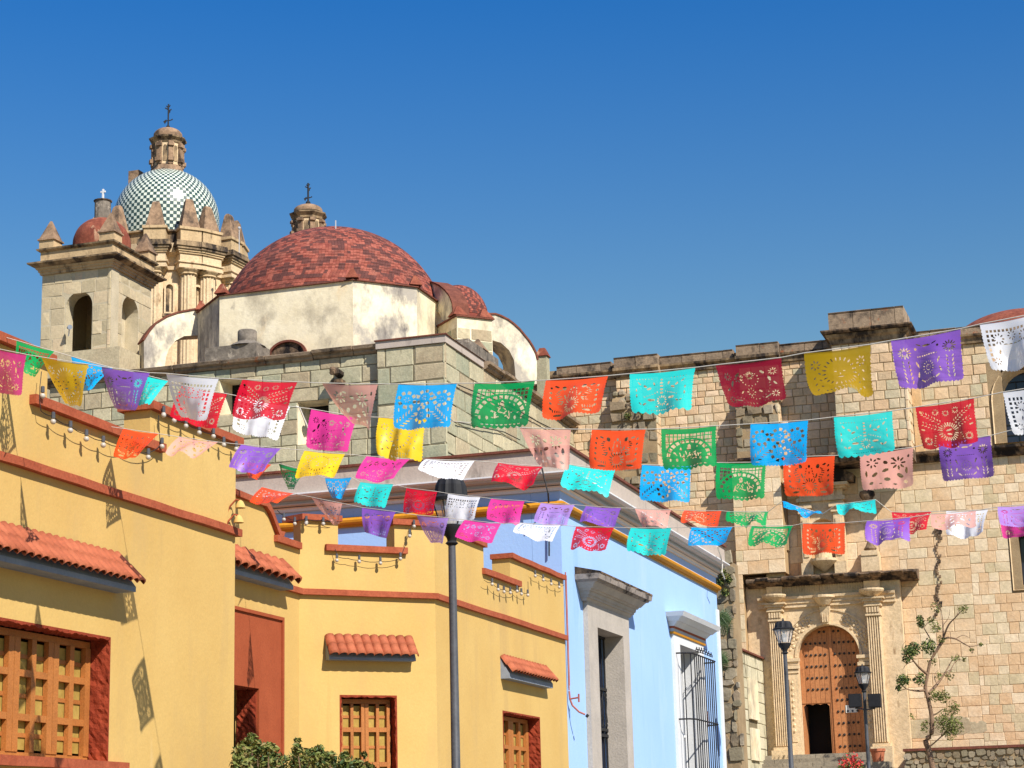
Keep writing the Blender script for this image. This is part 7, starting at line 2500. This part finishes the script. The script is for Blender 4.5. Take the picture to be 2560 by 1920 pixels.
ROWS = [
    ('topmost string', (18.0, 60), (12.0, 2450), (118, 90), 'top', row(
        ('magenta', 1, [(-70, 190), (255, 255), (205, 655), (-50, 625)]),
        ('yellow', 1, [(400, 280), (853, 350), (775, 765), (640, 720)]),
        ('purple', 1, [(978, 372), (1447, 432), (1295, 800), (1115, 775)]),
        ('white', 2, [(60, 52), (568, 100), (440, 512), (205, 480)]),
        ('red', 2, [(797, 110), (1325, 135), (1195, 505), (705, 492)], dict(near=1)),
        ('salmon', 3, [(172, 145), (712, 155), (652, 595), (480, 520)]),
        ('blue', 3, [(912, 155), (1475, 148), (1420, 585), (872, 590)]),
        ('green', 4, [(180, 148), (762, 122), (712, 570), (162, 595)]),
        ('orange', 4, [(868, 118), (1467, 75), (1385, 425), (843, 505)], dict(near=1)),
        ('turq', 7, [(288, 132), (920, 72), (885, 495), (322, 530)]),
        ('crimson', (7, 8, 8, 7), [(1115, 48), (590, 285), (643, 690), (1230, 460)], dict(near=0)),
        ('yellow', 8, [(810, 242), (1452, 158), (1505, 600), (925, 620)], dict(wave=2.2, near=0)),
        ('purple', 5, [(375, 352), (1045, 240), (1085, 735), (478, 830)]),
        ('white', 5, [(1232, 195), (1800, 85), (1840, 600), (1365, 655)]))),
    ('second string', (19.8, 80), (14.6, 2400), (108, 82), 'second', row(
        ('green', 1, [(160, 120), (525, 225), (375, 470), (150, 430)]),
        ('blue', 1, [(685, 272), (1090, 385), (885, 600), (800, 610)]),
        ('turq', 1, [(1290, 425), (1625, 510), (1450, 745), (1305, 740)]),
        ('red', 2, [(215, 165), (648, 250), (555, 615), (98, 490)]),
        ('white', 2, [(765, 272), (1258, 370), (1140, 715), (702, 605)]),
        ('magenta', 3, [(70, 395), (515, 470), (432, 825), (25, 775)]),
        ('yellow', 3, [(722, 475), (1185, 490), (1110, 900), (730, 860)], dict(wave=2)),
        ('salmon', 4, [(612, 575), (1108, 590), (1070, 985), (800, 945)]),
        ('orange', (4, 7, 7, 4), [(1312, 592), (440, 668), (405, 1065), (1298, 990)]),
        ('green', 7, [(592, 665), (1120, 635), (1130, 1030), (622, 1070)]),
        ('blue', 8, [(295, 925), (850, 888), (852, 1312), (312, 1343)]),
        ('turq', (8, 5, 5, 8), [(1098, 858), (388, 1030), (428, 1425), (1155, 1270)]),
        ('red', 5, [(612, 995), (1175, 908), (1228, 1345), (705, 1420)]),
        ('white', 5, [(1455, 850), (2010, 760), (2040, 1200), (1562, 1270)]))),
    ('third string', (21.75, 330), (17.4, 2300), (96, 72), 'third', row(
        ('orange', 1, [(1190, 970), (1530, 1020), (1350, 1255), (1098, 1255)], dict(near=1)),
        ('salmon', 2, [(185, 665), (560, 715), (350, 850), (45, 825)], dict(near=1)),
        ('purple', 2, [(785, 738), (1165, 775), (1005, 1030), (663, 975)], dict(near=1)),
        ('yellow', (2, 3, 3, 2), [(1395, 795), (395, 830), (290, 1050), (1290, 1055)], dict(near=1)),
        ('magenta', 3, [(605, 850), (1020, 880), (870, 1100), (492, 1080)], dict(near=1)),
        ('white', 3, [(1180, 880), (1645, 895), (1530, 1108), (1098, 1005)], dict(near=1)),
        ('red', 4, [(410, 915), (840, 950), (750, 1165), (332, 1112)], dict(near=1, wave=1.6)),
        ('turq', 4, [(1075, 930), (1535, 985), (1465, 1245), (1002, 1140)], dict(near=1)),
        ('blue', 7, [(410, 1010), (880, 1020), (860, 1372), (388, 1362)]),
        ('green', 7, [(1125, 990), (1605, 985), (1598, 1350), (1128, 1352)]),
        ('orange', 8, [(610, 1245), (1108, 1230), (1108, 1612), (638, 1632)]),
        ('salmon', 6, [(75, 290), (590, 225), (600, 600), (110, 655)]),
        ('purple', 6, [(830, 170), (1335, 112), (1378, 505), (882, 560)]))),
    ('fourth string', (28.3, 660), (20.8, 2420), (84, 64), 'fourth', row(
        ('orange', 2, [(790, 895), (1075, 930), (940, 1070), (850, 1068)], dict(near=1)),
        ('green', 2, [(1145, 920), (1400, 985), (1300, 1172), (1245, 1168)], dict(near=1)),
        ('blue', 3, [(202, 1062), (460, 1055), (355, 1260), (288, 1262)]),
        ('turq', 3, [(545, 1100), (862, 1120), (782, 1358), (485, 1308)]),
        ('red', 3, [(990, 1155), (1285, 1192), (1255, 1422), (946, 1405)]),
        ('white', (3, 4, 4, 3), [(1390, 1210), (235, 1245), (185, 1470), (1363, 1485)]),
        ('magenta', 4, [(340, 1260), (662, 1282), (602, 1528), (300, 1468)]),
        ('lilac', 4, [(820, 1302), (1145, 1318), (1078, 1545), (750, 1495)]),
        ('purple', 4, [(1255, 1330), (1592, 1350), (1530, 1550), (1185, 1482)], dict(near=1)),
        ('salmon', 7, [(335, 1432), (685, 1445), (628, 1622), (405, 1605)], dict(near=1)),
        ('orange', 7, [(815, 1450), (1172, 1455), (1142, 1618), (772, 1552)], dict(near=1)),
        ('green', 7, [(1245, 1462), (1625, 1462), (1592, 1600), (1218, 1582)], dict(near=1, wave=1.8)),
        ('blue', 10, [(538, 148), (820, 235), (800, 252), (545, 212)], dict(near=1, wave=1.6)),
        ('turq', 10, [(915, 170), (1185, 135), (1192, 222), (922, 222)], dict(near=1, wave=1.6)),
        ('red', 6, [(382, 850), (765, 845), (727, 1048), (420, 1040)], dict(near=1)),
        ('white', 6, [(910, 840), (1312, 825), (1287, 1082), (922, 1092)], dict(wave=1.6)),
        ('magenta', 6, [(1425, 830), (1800, 805), (1810, 1090), (1448, 1098)]))),
    ('lowest string', (27.3, 650), (19.6, 2420), (84, 64), 'lowest', row(
        ('orange', 2, [(985, 1148), (1290, 1210), (1130, 1312), (862, 1305)], dict(near=1)),
        ('salmon', 3, [(72, 1245), (370, 1305), (328, 1520), (275, 1490)], dict(wave=1.5)),
        ('purple', 3, [(560, 1345), (885, 1385), (800, 1648), (598, 1592)]),
        ('lilac', 3, [(1085, 1418), (1395, 1445), (1352, 1692), (1228, 1682)]),
        ('magenta', 4, [(85, 1465), (435, 1500), (348, 1702), (-12, 1645)], dict(near=1)),
        ('white', 4, [(625, 1495), (1010, 1515), (932, 1692), (548, 1595)], dict(near=1)),
        ('red', 9, [(278, 535), (718, 545), (625, 828), (198, 797)], dict(near=1)),
        ('turq', 9, [(910, 550), (1375, 550), (1328, 888), (868, 832)]),
        ('blue', 9, [(1610, 545), (2080, 540), (2012, 730), (1573, 780)], dict(near=1)),
        ('green', 10, [(330, 318), (615, 315), (575, 458), (300, 447)], dict(near=1)),
        ('orange', 10, [(685, 300), (975, 295), (972, 512), (685, 514)]),
        ('purple', 6, [(145, 935), (562, 900), (556, 1130), (140, 1142)], dict(wave=1.8)),
        ('salmon', 6, [(760, 870), (1195, 835), (1192, 988), (772, 1012)], dict(near=1)),
        ('lilac', 6, [(1405, 800), (1790, 765), (1802, 985), (1440, 995)]))),
]


def banner_labels(title, items):
    short = {'blue': 'blue', 'magenta': 'magenta', 'salmon': 'salmon', 'lilac': 'lilac', 'turq': 'turquoise'}
    nm = lambda k: short.get(k, COLN[k])
    kinds = [it[0] for it in items]
    n = len(kinds)
    out = []
    for i, kd in enumerate(kinds):
        x = (items[i][1][0][0] + items[i][1][1][0]) / 2
        y = items[i][1][0][1]
        place = 'the yellow house' if x < 600 and (x < 400 or y > 1040) else 'the chapel' if x < 1420 and y < 1160 else 'the houses' if x < 1800 and y > 1160 else 'the convent'
        same = [j for j in range(n) if j != i and kinds[j] == kd]
        if not same:
            lab = '%s paper banner on the %s, cut with %s' % (COLN[kd], title, MOTIF[kd])
        else:
            a = kinds[i - 1] if i else None
            b_ = kinds[i + 1] if i < n - 1 else None
            ctx = lambda j: (kinds[j - 1] if j else None, kinds[j + 1] if j < n - 1 else None)
            if any(set(ctx(j)) == {a, b_} for j in same):
                lab = '%s paper banner on the %s between %s and %s before %s' % (COLN[kd], title, nm(a), nm(b_), place) if a and b_ else '%s cut-paper banner at the end of the %s before %s' % (COLN[kd], title, place)
            elif a and b_:
                lab = '%s cut-paper banner on the %s, hanging between %s and %s' % (COLN[kd], title, nm(a), nm(b_))
            else:
                lab = '%s cut-paper banner on the %s, last one before %s' % (COLN[kd], title, place)
        out.append(lab)
    return out


seed = 1
for title, (ta, xa), (tb_, xb), res, key, items in ROWS:
    def depth(x):
        f = (x - xa) / (xb - xa)
        return 1 / ((1 / ta) * (1 - f) + (1 / tb_) * f)
    line = []
    group = 'cut paper banners on the %s' % title
    n = len(items)
    labels = banner_labels(title, items)
    for i, (kind, pts, o) in enumerate(items):
        lab = labels[i]
        A, B = banner(kind, pts[0], pts[1], pts[2], pts[3], depth(pts[0][0]), depth(pts[1][0]), o.get('near', 1), res, seed, lab, group, wave=o.get('wave', 1.))
        line += [A, B]
        seed += 1
    # the string itself, on past both ends
    d0 = (line[0] - line[3]).normalized(); d1 = (line[-1] - line[-4]).normalized()
    st = line[0] + d0 * .6
    if st.x < XW + .05: st = line[0] + d0 * max(.02, (line[0].x - XW - .05) / max(1e-3, -d0.x) * .9)
    pts = [st] + line + [line[-1] + d1 * 5 + Vector((0, 0, .6))]
    out = [pts[0]]
    for p in pts[1:]:
        if (p - out[-1]).length > .03: out.append(p)
    mb = MB(); mb.tube(out, .0038, 5)
    mb.build('banner_string', M['cord'], label='thin pale cord holding the %s of paper banners' % {'top': 'topmost row', 'second': 'second row', 'third': 'third row', 'fourth': 'fourth row', 'lowest': 'lowest row'}[key], cat='string', group='cords of the paper banners')
# knotted cord hanging beside the magenta banner
p = [at_depth(*cp_(2, x, y), 18.5) for x, y in ((1310, 368), (1345, 385), (1400, 510), (1440, 610), (1470, 640), (1463, 690))]
mb = MB(); mb.tube(p, .008, 5)
mb.build('hanging_cord', M['cord'], label='loose knotted cord hanging beside a magenta banner on the second string', cat='cord')
